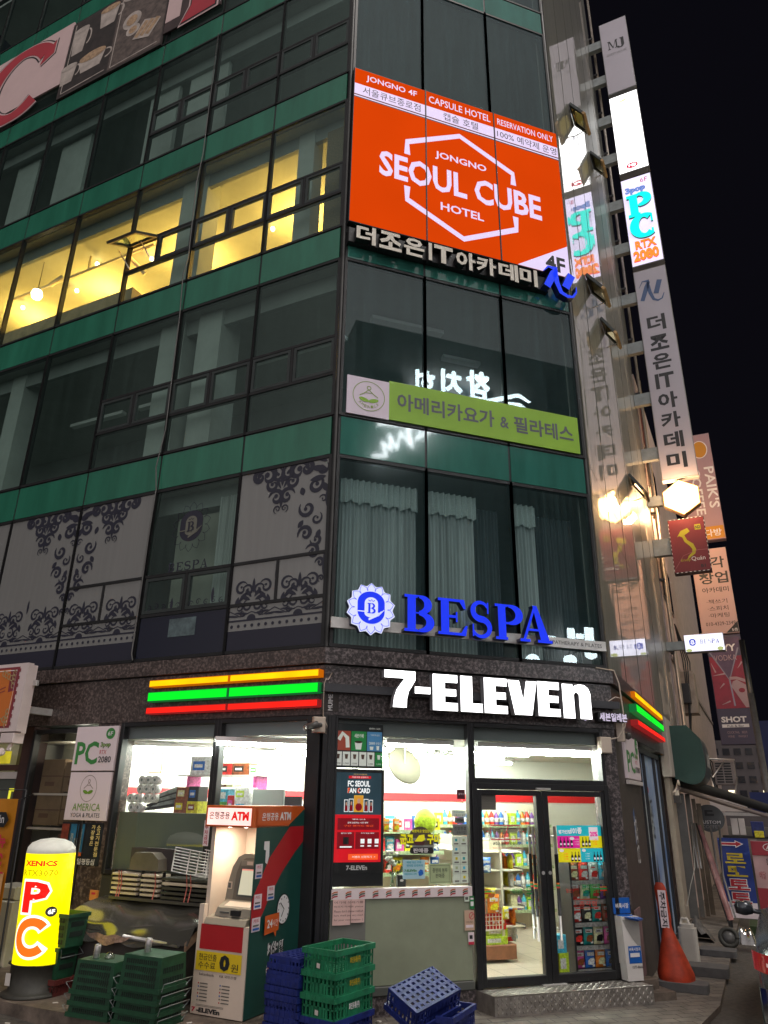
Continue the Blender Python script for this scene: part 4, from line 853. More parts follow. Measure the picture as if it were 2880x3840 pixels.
# ---- flat signs on the long side: PC room and yoga
pk = mat('pinkish_white_board', '#ead9de', .5, noise=(1.2, .04)); pg_, pr_ = mat('board_green', lin('#3f8a45'), .5), mat('board_red', lin('#c23048'), .5)
def pcboard(fr, x0, x1, z0, z1, y, label):
    T_ = thing('wall_board', label, 'sign', fr, ((x0 + x1) / 2, y, z0)); w, h = x1 - x0, z1 - z0; X = lambda u: x0 + u * w; Z = lambda v: z0 + v * h
    mb = MB(); mb.bbox(x0, x1, y, 0, z0, z1, pk, .004); mb.build('board', T_); mb = MB(); yy = y - .002
    mb.text('PC', X(.06), X(.60), Z(.14), Z(.66), yy, pg_, bold=.025); mb.disc(X(.84), Z(.83), .085 * w / .8, .075 * w / .8 * 1.02, yy, pg_, 24); mb.text('6F', X(.78), X(.90), Z(.78), Z(.88), yy - .004, white, bold=.02)
    mb.text('3pop', X(.64), X(.88), Z(.50), Z(.64), yy, ink, bold=.05); mb.text('3pop', X(.65), X(.87), Z(.51), Z(.63), yy - .005, mat('pop_green', lin('#9cc06a'), .5), bold=.01)
    mb.text('RTX', X(.64), X(.80), Z(.37), Z(.46), yy, pr_); mb.text('2080', X(.63), X(.93), Z(.18), Z(.32), yy, ink, bold=.01); mb.build('lettering', T_)
pcboard(FL, -4.18, -3.37, 2.605, 3.215, -.06, 'white PC room board with green letters on the left brown granite')
YS = thing('wall_board', 'white yoga board with oval emblem below the PC room board', 'sign', FL, (-3.78, -.06, 1.95))
mb = MB(); mb.bbox(-4.175, -3.38, -.055, 0, 1.95, 2.585, pk, .004); mb.build('board', YS)
mb = MB(); lf_ = mat('leaf_green', lin('#6f9a2c'), .5); yoga(mb, -3.78, 2.37, .155, -.057, mat('brown_line', lin('#8a7468'), .6), lf_, 1.12); mb.text('AMERICA', -4.03, -3.50, 2.075, 2.17, -.057, lf_); mb.text('YOGA & PILATES', -4.05, -3.49, 1.99, 2.045, -.057, ink); mb.build('lettering', YS)
PO = thing('wall_poster', 'dark night view poster with yellow upright lettering under the yoga board', 'poster', FL, (-3.8, -.03, 1.38))
mb = MB(); mb.box(-4.2, -3.42, -.035, 0, 1.385, 1.92, mat('poster_dark', (.02, .025, .03), .3, noise=(6, .5))); mb.build('board', PO); mb = MB()
mb.rect(-4.02, -3.74, 1.52, 1.90, -.036, mat('poster_blue', (.03, .16, .30), .3, noise=(5, .5)));
for i, (a, b_, z) in enumerate([(-4.0, -3.95, 1.78), (-3.93, -3.86, 1.72), (-3.84, -3.79, 1.84)]): mb.rect(a, b_, 1.53, z, -.037, mat('poster_tower', (.25, .32, .34), .4, noise=(60, .8)))
for x in (-3.90, -3.75): mb.rect(x, x + .025, 1.45, 1.91, -.0385, ink)
mb.flat([(-4.15, 1.45), (-3.75, 1.50), (-3.72, 1.54), (-4.05, 1.56)], -.038, mat('poster_fire', (.6, .12, .02), .4, noise=(20, .6))); mb.rect(-4.19, -4.05, 1.5, 1.9, -.037, mat('poster_red', (.25, .05, .03), .4, noise=(8, .6))); mb.disc(-4.0, 1.46, .05, .015, -.039, white); mb.build('picture', PO)
mb = MB(); yl = mat('poster_letter', lin('#e6cf8a'), .5)
for s_, x in (('가장좋은', -3.585), ('소고기전문점', -3.485)):
    for i, ch in enumerate(s_): mb.text(ch, x - .035, x + .035, 1.84 - i * .068, 1.895 - i * .068, -.041, yl, bold=.02)
mb.text('일평등심', -3.80, -3.48, 1.395, 1.47, -.041, white, bold=.01); mb.build('lettering', PO)
# ---- big café banner letters high on the long side
bpk = mat('banner_pink_white', '#cbb0ae', .6, noise=(1, .06)); bred = mat('banner_red', lin('#a8303c'), .6, noise=(1, .1)); bdk = mat('banner_dark', (.04, .028, .026), .6, noise=(3, .4))
CB = thing('cafe_banner', 'huge pinkish banner with red serif letter C and food pictures high on the facade', 'banner', FL, (-8.5, -.1, 18.35))
mb = MB(); mb.box(-11.8, -8.45, -.08, -.04, 18.95, 21.25, bpk); mb.box(-8.43, -5.06, -.08, -.04, 18.38, 21.1, bdk); mb.box(-5.04, -3.4, -.08, -.04, 18.7, 21.2, mat('banner_dull_brown', (.05, .03, .03), .6, noise=(2, .3))); mb.box(-5.03, -4.6, -.085, -.08, 19.05, 21.2, bpk); mb.build('panel', CB)  # the narrow panel is plain dark brown
mb = MB()
def bigC(cx, cz, rx, rz, y, m, w):
    pts = []; ws = []
    for i in range(41): a = math.radians(38 + i / 40 * 275); pts.append((cx + rx * math.cos(a), cz + rz * math.sin(a))); ws.append(w * (.55 + .55 * abs(math.cos(a)) ** 1.2))
    mb.ribbon(pts, ws, y, m)
for y, m_, g in ((-.082, ink, 0), (-.088, bpk, -.1), (-.094, bred, -.22)): bigC(-10.2, 19.85, 1.15, 1.2, y, m_, .78 + g); mb.flat([(-9.42 + g * .2, 20.1 - g * .3), (-8.92 + g * .3, 20.35 - g * .2), (-8.92 + g * .3, 20.95 + g * .3), (-9.42 - g * .3, 20.75 + g)], y, m_)
for y, m_, g in ((-.087, bpk, 0), (-.092, ink, .05), (-.097, bred, .09)): mb.flat([(-4.6 + g, 18.62 + g), (-3.45 - g, 18.68 + g), (-3.45 - g, 19.2 - g), (-3.8 - g, 19.35), (-3.8 - g, 21.2), (-4.35 + g, 21.2), (-4.35 + g, 19.2)], y, m_)
mb.build('lettering', CB)
mb = MB(); cu = mat('picture_cup', (.42, .36, .32), .6, noise=(3, .3)); fd = mat('picture_food', (.38, .25, .15), .7, noise=(9, .5)); pb = mat('picture_board', (.10, .075, .065), .7, noise=(5, .6))
mb.rect(-8.38, -6.78, 18.45, 21.05, -.081, mat('picture_night', (.025, .018, .016), .6, noise=(4, .6))); mb.rect(-6.74, -5.1, 18.45, 21.05, -.081, pb)
for (x, z, r, h_) in [(-8.05, 20.25, .27, .9), (-7.1, 20.6, .33, .65), (-8.2, 19.1, .28, .6), (-7.4, 19.15, .45, .5)]:
    mb.flat([(x - r, z + h_ / 2), (x + r, z + h_ / 2), (x + r * .72, z - h_ / 2), (x - r * .72, z - h_ / 2)], -.084, cu); mb.disc(x, z + h_ / 2, r, r * .35, -.0885, fd if r > .3 else cu, 20); mb.ring(x + r * 1.05, z + .05, r * .42, h_ * .3, .05, -.084, cu, 14, -90, 90)
for (x, z, rx, rz) in [(-6.2, 19.9, .3, .3), (-5.6, 20.7, .4, .25), (-6.3, 20.9, .35, .15), (-6.1, 19.5, .22, .2)]: mb.disc(x, z, rx, rz, -.084, cu, 18); mb.disc(x, z, rx * .6, rz * .6, -.0885, fd, 14)
mb.flat([(-6.05, 19.1), (-5.5, 18.9), (-5.2, 19.4), (-5.75, 19.65)], -.086, cu)
for k in range(3): mb.ribbon([(-5.95 + .18 * k, 19.12 - .04 * k), (-5.65 + .18 * k, 19.55 - .04 * k)], .14, -.091, fd)
mb.ribbon([(-8.3, 18.5), (-6.85, 18.55)], .03, -.085, cu); mb.ribbon([(-6.66, 18.5), (-6.66, 21.0)], .03, -.085, cu); mb.ribbon([(-6.66, 18.5), (-5.2, 18.55)], .03, -.085, cu); mb.ribbon([(-8.3, 18.5), (-8.3, 21.0)], .03, -.085, cu); mb.build('picture', CB)
# ---- restaurant light box cut by the left edge
RB_ = thing('restaurant_sign_box', 'pinkish white sign box with maroon and orange face above the left shop', 'sign', FL, (-6.2, -.6, 3.1))
mb = MB(); pw = mat('sign_box_white', '#dccbc8', .5, noise=(3, .06)); mb.box(-9.5, -4.69, -.70, -.60, 3.12, 4.10, pw); mb.box(-9.5, -4.70, -.60, -.52, 3.10, 4.08, pw); mb.bbox(-4.70, -4.62, -.56, -.52, 3.78, 3.86, steel, .004); mb.box(-4.9, -4.8, -.52, 0, 3.4, 3.5, steel); mb.build('housing', RB_)
mb = MB(); mb.rect(-9.4, -4.85, 3.17, 4.05, -.702, mat('maroon_face', lin('#7a3038'), .5, emit=lin('#7a3038'), estr=.12)); orf = mat('orange_face', lin('#ae5f28'), .5, emit=lin('#ae5f28'), estr=.2)
mb.flat([(-6.3, 3.2), (-4.90, 3.2), (-4.89, 3.70), (-5.02, 3.68), (-5.04, 4.02), (-5.8, 4.02), (-6.3, 3.76)], -.7035, orf); mb.ribbon([(-4.92, 3.2), (-4.90, 4.0), (-9, 4.0)], .012, -.705, white); mb.ribbon([(-5.7, 3.58), (-5.08, 3.76)], .014, -.7065, MATS['maroon_face']); mb.ribbon([(-5.7, 3.56), (-5.08, 3.705)], .014, -.7065, MATS['maroon_face'])
tan = mat('corner_ornament', lin('#a8926a'), .6)
for cz, s_ in ((3.96, -1), (3.22, 1)):
    for k in range(4): mb.ring(-4.99 - .06 * k, cz + s_ * .03 * (3 - k) * .8, .03, .04, .016, -.7085, tan, 14, 0, 300); mb.ring(-4.94, cz + s_ * .06 * k, .025, .04, .016, -.7085, tan, 14, 0, 300)
for z in [3.2 + .11 * k for k in range(8)]: mb.rect(-4.842, -4.82, z, z + .05, -.7085, MATS['maroon_face'])
mb.build('face', RB_)
# lamp under it
FLD = thing('floodlight', 'small white floodlight hanging below the left sign box', 'floodlight', FL, (-4.9, -.6, 2.8))
mb = MB(); mb.bbox(-5.0, -4.72, -.70, -.52, 2.96, 3.10, pw, .01); mb.tube([(-4.83, -.62, 2.96), (-4.84, -.65, 2.86)], .03, pw, 8); mb.build('bracket', FLD)
mb = MB(); mb.lathe([(.02, -.06), (.05, -.05), (.055, .05), (.045, .06)], pw, 14, T=Matrix.Translation((-4.94, -.70, 2.83)) @ Matrix.Rotation(1.3, 4, 'Y')); mb.build('lamp_head', FLD)
# ---- blade signs on the side-street face, one above another at the same place
SB = 10.2; FBs = FB(SB)
greyface = mat('unlit_sign_face', '#b9b2bc', .5, noise=(.8, .05)); boxm = mat('sign_box_grey', (.28, .27, .28), .5, noise=(3, .1)); zinc = mat('zinc_bracket', (.22, .24, .24), .5, .4, noise=(4, .2))
def blade(label, z0, z1, face, d=.28, x0=.51, x1=1.53, cat='sign', nm='blade_sign', fr=FBs, group=None, housing=boxm):
    T_ = thing(nm, label, cat, fr, (1.0, 0, z0), group)
    mb = MB(); mb.bbox(x0, x1, 0, d, z0, z1, housing, .012); mb.build('housing', T_)
    mb = MB(); mb.rect(x0 + .02, x1 - .02, z0 + .03, z1 - .03, -.002, face); mb.add([(x0 + .02, d + .002, z0 + .03), (x1 - .02, d + .002, z0 + .03), (x1 - .02, d + .002, z1 - .03), (x0 + .02, d + .002, z1 - .03)], [(0, 3, 2, 1)], face); mb.build('face', T_)
    mb = MB(); k = max(1, int((z1 - z0) / 1.8))
    for i in range(k): z = z0 + (z1 - z0) * (i + .5) / k; mb.box(.02, x0, .05, d - .05, z - .2, z + .2, zinc)
    mb.build('bracket', T_)
    return T_
wf = glow('white_lit_face', (1, 1, 1), 2.4, .8, .1, 1.2); lf2 = glow('lilac_lit_face', (.80, .74, 1.0), 1.05, .7, .15, 1.0)
T_ = blade('unlit grey guesthouse blade sign, topmost of the column', 27.25, 31.1, greyface)
mb = MB(); serif(mb, 'M', .74, 1.12, 29.55, 30.0, -.004, ink, None, None, .2, .09); serif(mb, 'J', 1.10, 1.36, 29.5, 30.0, -.004, ink, None, None, .42, .09); mb.text('GUEST HOUSE', .66, 1.40, 29.22, 29.34, -.004, boxm); mb.build('lettering', T_)
T_ = blade('brilliant white lit blade sign with small grey Korean letters down it', 23.25, 27.05, wf)
mb = MB(); gl_ = glow('pale_grey_letter', (.42, .42, .50), 1, .5)
for i, ch in enumerate('아메리카'): mb.text(ch, .74, .97, 25.95 - i * .33, 26.2 - i * .33, -.004, gl_)
mb.flat([(1.0 + .15 * math.cos(t), 26.72 + .05 * math.sin(t) + .03 * math.cos(t)) for t in [2 * PI * i / 16 for i in range(16)]], -.004, glow('pale_lime', (.72, .86, .35), 1.2, .5)); mb.disc(.98, 23.52, .20, .13, -.004, glow('crimson_oval', (.55, .0, .05), 1, .5), 24); mb.text('7층', .84, 1.12, 23.45, 23.59, -.009, wf, bold=.02); mb.build('lettering', T_)
T_ = blade('lit lilac PC room blade sign with big aqua letters', 19.12, 22.96, lf2)
mb = MB(); aq = glow('aqua_letter', (.0, .88, .75), 1.15, .4); aqd = mat('aqua_return', (.02, .10, .12), .4); orl = glow('orange_letter', (1.0, .26, .03), 1.1, .4); rdl = glow('red_letter', (.95, .05, .04), 1, .4)
mb.text('6F', 1.16, 1.40, 22.62, 22.82, -.004, glow('crimson_letter', (.45, .0, .06), 1, .4)); mb.text('3pop', .62, 1.30, 22.2, 22.55, -.004, glow('slate_blue', (.08, .13, .38), 1, .4), bold=.07); mb.text('3pop', .64, 1.28, 22.22, 22.53, -.010, glow('mid_blue', (.18, .30, .72), 1, .4), bold=.01)
serif(mb, 'P', .63, 1.42, 21.15, 22.12, -.075, aq, -.002, aqd, .34, .13); serif(mb, 'C', .66, 1.46, 20.2, 21.18, -.075, aq, -.002, aqd, .36, .14)
mb.text('RTX', .70, 1.38, 19.78, 20.12, -.05, orl, -.002, rdl, bold=.04); mb.text('2080', .60, 1.42, 19.28, 19.72, -.05, orl, -.002, rdl, bold=.05); mb.build('lettering', T_)
T_ = blade('tall unlit grey academy blade sign with bold black Korean letters', 11.24, 18.92, greyface)
mb = MB()
for i, ch in enumerate('더조은IT아카데미'):
    pass
zs_ = [('더', .67, 1.15, 16.45, 17.05), ('조', .68, 1.20, 15.72, 16.28), ('은', .70, 1.22, 15.02, 15.58), ('IT', .72, 1.24, 14.32, 14.86), ('아', .74, 1.26, 13.60, 14.16), ('카', .76, 1.27, 12.92, 13.46), ('데', .78, 1.29, 12.24, 12.78), ('미', .80, 1.30, 11.56, 12.08)]
for k, (ch, a, b_, z0, z1) in enumerate(zs_): mb.text(ch, .72, 1.28, z0, z1, -.004, ink, bold=.035)
P = lambda u, v: (.60 + u * .80, 17.55 + v * .95); sb = mat('slate_emblem', lin('#4a5f86'), .5)
mb.ribbon([P(.10, .15), P(.34, .70), P(.46, .92), P(.40, .72), P(.44, .42), P(.54, .12), P(.7, .03), P(.86, .08), P(.97, .3)], [.13, .15, .12, .11, .11, .09, .07, .05, .02], -.004, sb); mb.ribbon([P(.66, .33), P(.86, .86)], .16, -.008, sb); mb.ribbon([P(.46, .92), P(.2, .95), P(.04, .7)], [.1, .04, .01], -.009, sb); mb.build('lettering', T_)
# hexagon lamp
HX = thing('hexagon_lamp', 'blazing warm hexagonal lamp box on the side wall under the grey academy sign', 'lamp', FBs, (.96, 0, 10.1))
hp = [(.47, 10.86), (.96, 11.2), (1.47, 10.90), (1.46, 10.38), (.98, 10.08), (.47, 10.42)]; hf = glow('hexagon_face', (1.0, .70, .25), 5, 1); mb = MB(); mb.prism(hp, 0, .26, gold); mb.build('housing', HX)
q = [(.965 + (x - .965) * .95, 10.64 + (z - 10.64) * .95) for x, z in hp]; mb = MB(); mb.flat(q, -.003, hf); mb.add([(x, .263, z) for x, z in q][::-1], [tuple(range(6))], hf); mb.build('face', HX)
mb = MB(); mb.box(.02, .47, .04, .22, 10.5, 10.8, zinc); mb.build('bracket', HX)
for (yy, e_) in ((-.35, 200), (.95, 300)):
    l = bpy.data.lights.new('hexagon_light', 'POINT'); l.energy = e_; l.color = (1, .58, .28); l.shadow_soft_size = .22; o = bpy.data.objects.new('hexagon_light', l); COL.objects.link(o); o.location = fpos(FBs, .97 if yy < 0 else .7, yy, 10.6)
# map sign
VS = thing('blade_sign', 'dark red blade sign with yellow map shape, below the hexagon lamp', 'sign', FBs, (1.0, 0, 8.33))
mr_ = mat('dark_red_face', lin('#6e1c24'), .5, noise=(2, .1)); mb = MB(); mb.bbox(.5, 1.48, 0, .3, 8.35, 9.97, mat('dark_red_side', (.04, .012, .012), .5), .015); mb.build('housing', VS)
mb = MB(); mb.rect(.52, 1.46, 8.38, 9.94, -.002, mr_)
for k in range(12): 
    for x in (.505, 1.465): mb.rect(x, x + .015, 8.42 + k * .125, 8.47 + k * .125, -.004, white)
    if k < 8: mb.rect(.56 + k * .115, .61 + k * .115, 8.352, 8.372, -.004, white); mb.rect(.56 + k * .115, .61 + k * .115, 9.95, 9.968, -.004, white)
mb.build('face', VS); mb = MB(); mp_ = mat('map_yellow', lin('#a8a018'), .5); mb.rect(1.20, 1.36, 9.58, 9.74, -.004, mp_); mb.text('ND', 1.215, 1.345, 9.61, 9.71, -.008, ink, bold=.02)
mb.flat([(.70, 9.42), (.82, 9.60), (1.0, 9.66), (1.06, 9.56), (.98, 9.50), (.90, 9.46), (.96, 9.30), (1.10, 9.18), (1.16, 9.0), (1.12, 8.88), (1.0, 8.80), (.90, 8.72), (.93, 8.82), (1.04, 8.92), (1.06, 9.02), (1.0, 9.12), (.88, 9.26), (.84, 9.40), (.76, 9.45)], -.004, mp_)
mb.text('Endy', .72, .98, 8.66, 8.76, -.004, mp_); mb.text('Quán', 1.0, 1.36, 8.66, 8.80, -.004, white); mb.text('B1', 1.22, 1.34, 8.46, 8.55, -.004, ink, bold=.02); mb.ribbon([(.56, 8.5), (.8, 8.85), (1.2, 8.98), (1.44, 8.97)], .012, -.006, mat('thin_red', (.35, .12, .12), .5)); mb.build('lettering', VS)
mb = MB(); mb.box(.02, .5, .05, .25, 8.95, 9.45, zinc); mb.build('bracket', VS)
# small lit spa sign
SS = thing('blade_sign', 'small wide lit spa blade sign with blue emblem, lowest of the column', 'sign', FBs, (1.0, 0, 6.1))
mb = MB(); mb.bbox(.5, 1.5, 0, .26, 6.12, 6.60, boxm, .01); mb.build('housing', SS)
mb = MB(); lfw = glow('spa_lit_face', (.84, .84, 1.0), 1.25, .7, .2, 3); mb.rect(.515, 1.485, 6.135, 6.585, -.002, lfw); mb.add([(.515, .262, 6.135), (1.485, .262, 6.135), (1.485, .262, 6.585), (.515, .262, 6.585)], [(0, 3, 2, 1)], lfw); mb.disc(.60, 6.17, .08, .04, -.003, glow('pale_olive', (.45, .5, .2), 1, .4)); mb.disc(1.38, 6.18, .08, .05, -.003, MATS['pale_olive']); mb.build('face', SS)
mb = MB(); crest(mb, .71, 6.38, .15, -.004, glow('spa_blue', (.03, .06, .45), 1, .4), lfw, False); sg_ = glow('spa_letter_grey', (.30, .32, .45), 1, .4)
for ch, a in zip('BESPA', (.90, 1.0, 1.10, 1.19, 1.29)): serif(mb, ch, a, a + .085, 6.33, 6.45, -.006, sg_ if ch not in 'PA' else glow('spa_letter_blue', (.05, .06, .25), 1, .4), None, None, .25, .1)
mb.build('lettering', SS); mb = MB(); mb.box(.02, .5, .05, .2, 6.22, 6.45, zinc); mb.build('bracket', SS)
# ---- signs of the next house
FN = FB(14.5)
pinkf = mat('pink_sign_face', '#a98a90', .55, noise=(.8, .05)); T_ = thing('blade_sign', 'tall mauve coffee blade sign with upright white letters on the next house', 'sign', FN, (1.5, 0, 10.6))
mb = MB(); mb.bbox(.9, 2.0, 0, .3, 10.62, 14.6, pinkf, .015); mb.build('housing', T_)
mb = MB(); oy = mat('sign_ochre', lin('#c98a1c'), .5); mb.rect(.92, 1.98, 10.66, 11.1, -.003, oy); mb.text('빽다방', 1.1, 1.9, 10.74, 11.0, -.006, white, bold=.02); mb.disc(1.62, 14.0, .26, .34, -.003, white); mb.disc(1.62, 14.0, .23, .31, -.008, oy)
mp90 = lambda cx, cz: (lambda u, v: (cx + v, cz - u))
mb.text("PAIK'S", 0, 1.55, 0, .33, -.006, white, bold=.02, map=mp90(1.66, 13.3)); mb.text('COFFEE', 0, 1.75, 0, .30, -.006, white, bold=.02, map=mp90(1.22, 13.3)); mb.build('lettering', T_)
T_ = thing('blade_sign', 'pink academy blade sign with black letters and phone number on the next house', 'sign', FN, (1.4, 0, 7.4))
mb = MB(); pf = mat('light_pink_face', '#c8a6a0', .55, noise=(.8, .05)); mb.bbox(.82, 1.93, 0, .3, 7.42, 10.32, pf, .015); mb.build('housing', T_); mb = MB()
for i, (s_, a, b_) in enumerate([('생각', .98, 1.82), ('창업', .98, 1.86)]): mb.text(s_, a, b_, 9.62 - i * .52, 10.02 - i * .52, -.003, ink, bold=.02)
mb.text('아카데미', 1.02, 1.82, 8.80, 8.98, -.003, ink, bold=.01)
for i, s_ in enumerate(('·책쓰기', '·스피치', '·마케팅')): mb.text(s_, 1.10, 1.72, 8.42 - i * .23, 8.57 - i * .23, -.003, ink)
mb.text('010-4329-2349', .98, 1.86, 7.70, 7.82, -.003, ink); mb.flat([(1.55, 7.45), (1.92, 7.45), (1.92, 7.80)], -.003, ink); mb.text('5층', 1.72, 1.90, 7.48, 7.58, -.008, white); mb.build('lettering', T_)
T_ = thing('blade_sign', 'tall red and grey bar blade sign with zip fastener picture near the pole', 'sign', FN, (1.4, 0, 4.0))
mb = MB(); pu = mat('bar_sign_grey', lin('#4a4458'), .5, noise=(2, .1)); mb.bbox(.90, 1.93, 0, .26, 4.0, 7.38, pu, .015); mb.build('housing', T_)
mb = MB(); rd = mat('latex_red', lin('#8c1a30'), .35, noise=(3, .3)); mb.rect(.92, 1.91, 5.08, 6.7, -.003, rd); mb.flat([(.92, 6.85), (.94, 6.95), (1.42, 5.95), (1.80, 6.9), (1.91, 7.3), (.92, 7.3)], -.0045, mat('zip_purple', lin('#5a4860'), .5, noise=(2, .3)))
zm = mat('zip_metal', lin('#8a8490'), .35, .3); mb.ribbon([(.93, 6.9), (1.42, 5.95), (1.80, 6.95)], .05, -.007, zm); mb.ribbon([(1.42, 5.95), (1.46, 5.15)], .045, -.007, zm)
hd = mat('picture_hand', lin('#b09498'), .6); mb.flat([(1.5, 5.9), (1.62, 5.95), (1.9, 5.75), (1.9, 5.10), (1.76, 5.1), (1.56, 5.5), (1.44, 5.75)], -.0095, hd); mb.ribbon([(1.42, 6.0), (1.62, 6.0), (1.88, 5.9)], .09, -.0095, hd); mb.disc(1.72, 5.62, .09, .07, -.011, rd)
for p, q in (((.95, 6.1), (1.3, 6.15)), ((1.1, 5.7), (1.25, 5.85)), ((1.1, 5.2), (1.35, 5.3)), ((.95, 6.5), (1.05, 6.2)), ((1.7, 6.3), (1.85, 6.5))): mb.ribbon([p, q], [.01, .05], -.0095, hd)
mb.build('picture', T_); mb = MB(); mb.text('SKYY', 1.02, 1.74, 6.85, 7.08, -.012, white, bold=.03); mb.text('VODKA', 1.06, 1.72, 6.56, 6.74, -.012, hd); mb.text('SHOT', 1.0, 1.72, 4.66, 4.84, -.004, white, bold=.04); mb.rect(1.0, 1.76, 4.51, 4.61, -.004, white); mb.text('Pub & Bar', 1.15, 1.62, 4.52, 4.59, -.009, pu)
mb.text('COCKTAIL   BEER', 1.12, 1.68, 4.33, 4.40, -.004, hd); mb.text('WINE     WHISKY', 1.12, 1.68, 4.21, 4.28, -.004, hd); mb.build('lettering', T_)
# ================================================================== film ornament on the spa floor windows
dn = mat('navy_film', (.02, .02, .036), .45)
def curl(mb, cx, cz, r, a0, turn, w, y, flip=1):
    pts = []; ws = []
    for i in range(19):
        q = i / 18; a = a0 + turn * 2 * PI * q; rr = r * (1 - .82 * q); pts.append((cx + flip * rr * math.cos(a), cz + rr * math.sin(a))); ws.append(w * (.25 + 1.1 * math.sin(PI * min(1, q * 1.15) ** .8) if q < .93 else w * .9))
    ws = [max(.004, min(w * 1.3, x)) for x in ws]; mb.ribbon(pts, ws, y, dn); mb.disc(cx + flip * r * .2 * math.cos(a0 + turn * 2 * PI), cz + r * .2 * math.sin(a0 + turn * 2 * PI), w * .65, w * .65, y, dn, 8)
def leaf(mb, x, z, L, a, w, y, flip=1):
    pts = []
    for i in range(9):
        q = i / 8; pts.append((q * L, w * math.sin(PI * q) ** .8))
    poly = pts + [(p[0], -p[1]) for p in pts[::-1][1:-1]]; c, s = math.cos(a), math.sin(a); mb.flat([(x + flip * (p[0] * c - p[1] * s), z + p[0] * s + p[1] * c) for p in poly], y, dn)
def damask(mb, cx, z1, h, y, sides=(1, -1)):
    """hanging medallion: two rows of scrolls narrowing to a drop"""
    for f in sides:
        for (u, v, r, a0, t, w) in [(.10, -.08, .075, 2.4, 1.1, .02), (.20, -.22, .10, 2.0, 1.15, .028), (.31, -.42, .10, .6, -1.15, .026), (.16, -.52, .07, 2.2, 1.1, .016), (.32, -.64, .09, -.3, 1.2, .026), (.15, -.70, .07, 0, -1.1, .02), (.20, -.80, .085, .4, 1.2, .026), (.08, -.90, .055, 0, 1.1, .02), (.05, -1.03, .04, -1.2, 1.2, .012), (.07, -.36, .05, .3, 1., .012)]: curl(mb, cx + f * u * h * .62, z1 + v * h, r * h * .80, a0, t, w * h * 1.05, y, f)
        for (u, v, L, a, w) in [(.03, -.03, .22, .6, .02), (.02, -.10, .22, .25, .022), (.04, -.16, .2, -.1, .02), (.02, -.3, .12, 1.2, .02), (.38, -.30, .10, 1.3, .02), (.36, -.52, .10, -.9, .018), (.10, -.62, .1, -1.2, .018)]: leaf(mb, cx + f * u * h * .62, z1 + v * h, L * h * .78, a, w * h * 1.3, y, f)
    leaf(mb, cx, z1 - h * .93, h * .14, PI / 2, .02 * h, y); leaf(mb, cx, z1 - h * .45, h * .2, PI / 2, .025 * h, y)
def pendant(mb, cx, z1, h, y):
    for f in (1, -1):
        for (u, v, r, a0, t, w) in [(.42, -.14, .19, -.4, 1.2, .055), (.26, -.34, .12, 1.2, -1.1, .035), (.66, -.12, .13, 2.4, -1.2, .045), (.15, -.62, .14, .2, 1.2, .04), (.10, -.86, .07, -1.4, 1.25, .014), (.17, -.14, .12, 1.8, 1.2, .03)]: curl(mb, cx + f * u * h * .8, z1 + v * h, r * h * 1.25, a0, t, w * h * 1.7, y, f)
        leaf(mb, cx + f * .02, z1 - .45 * h, h * .3, 1.1, .03 * h, y, f); leaf(mb, cx + f * .02, z1 - .3 * h, h * .22, .5, .03 * h, y, f)
    leaf(mb, cx, z1 - .4 * h, h * .42, PI / 2, .05 * h, y); leaf(mb, cx, z1 - .85 * h, h * .25, PI / 2, .03 * h, y)
def border(mb, x0, x1, zb, y, dots=True):
    """foot border: spires, scrolls, swags and a dotted band above a dark strip"""
    mb.rect(x0, x1, zb, zb + .27, y, dn); mb.rect(x0, x1, zb + .40, zb + .425, y, dn)
    n = int((x1 - x0) / .115)
    for i in range(n): mb.disc(x0 + .06 + i * .115, zb + .335, .024, .024, y, dn, 10)
    k = int(round((x1 - x0) / .83)); p = (x1 - x0) / max(k, 1)
    for i in range(k):
        cx = x0 + p * (i + .5)
        for f in (1, -1):
            for (u, v, r, a0, t, w) in [(.12, .84, .075, .2, 1.2, .022), (.27, .88, .085, 2.6, -1.2, .024), (.10, .62, .07, 1.6, -1.1, .02), (.29, .60, .065, .5, 1.1, .018), (.20, .52, .045, 3, 1.1, .012)]: curl(mb, cx + f * u * p, zb + v, r * 1.3, a0, t, w * 1.25, y, f)
            for (u, v, L, a, w) in [(.03, .74, .13, .9, .016), (.05, .70, .15, .4, .018), (.30, .70, .14, 2.4, .02), (.38, .62, .12, 1.9, .018), (.22, .74, .1, -.6, .012), (.06, .50, .2, .12, .012), (.27, .47, .18, .1, .01)]: leaf(mb, cx + f * u * p, zb + v, L * 1.25, a, w * 1.6, y, f)
        leaf(mb, cx, zb + .8, .22, PI / 2, .026, y); leaf(mb, cx + p * .5 - .01, zb + .92, .24, PI / 2, .024, y); mb.disc(cx, zb + .425, .075, .07, y, dn, 14, a0=0, a1=180)
        mb.ribbon([(cx - p * .5, zb + .56), (cx - p * .25, zb + .47), (cx, zb + .53), (cx + p * .25, zb + .47), (cx + p * .5, zb + .56)], .014, y, dn)
FO = thing('window_film', 'navy scroll ornament film across the frosted windows of the spa floor', 'window film', FL, (-4.2, -.014, 4.13))
Y = -.0155
for fn, a in ((damask, (-4.965, 6.86, 1.75, Y)), (pendant, (-4.17, 6.86, .78, Y)), (pendant, (-5.75, 6.86, .78, Y)), (damask, (-.07, 6.86, 1.75, Y, (-1,))), (pendant, (-.86, 6.86, .78, Y)), (damask, (-8.42, 6.86, 1.75, Y))):
    mb = MB(); fn(mb, *a); mb.build('medallion', FO)
for a, b_ in ((-10.1, -8.45), (-8.4, -6.73), (-6.68, -4.99), (-4.94, -3.33), (-1.61, -.08)): mb = MB(); border(mb, a, b_, 4.17, Y); mb.build('border', FO)
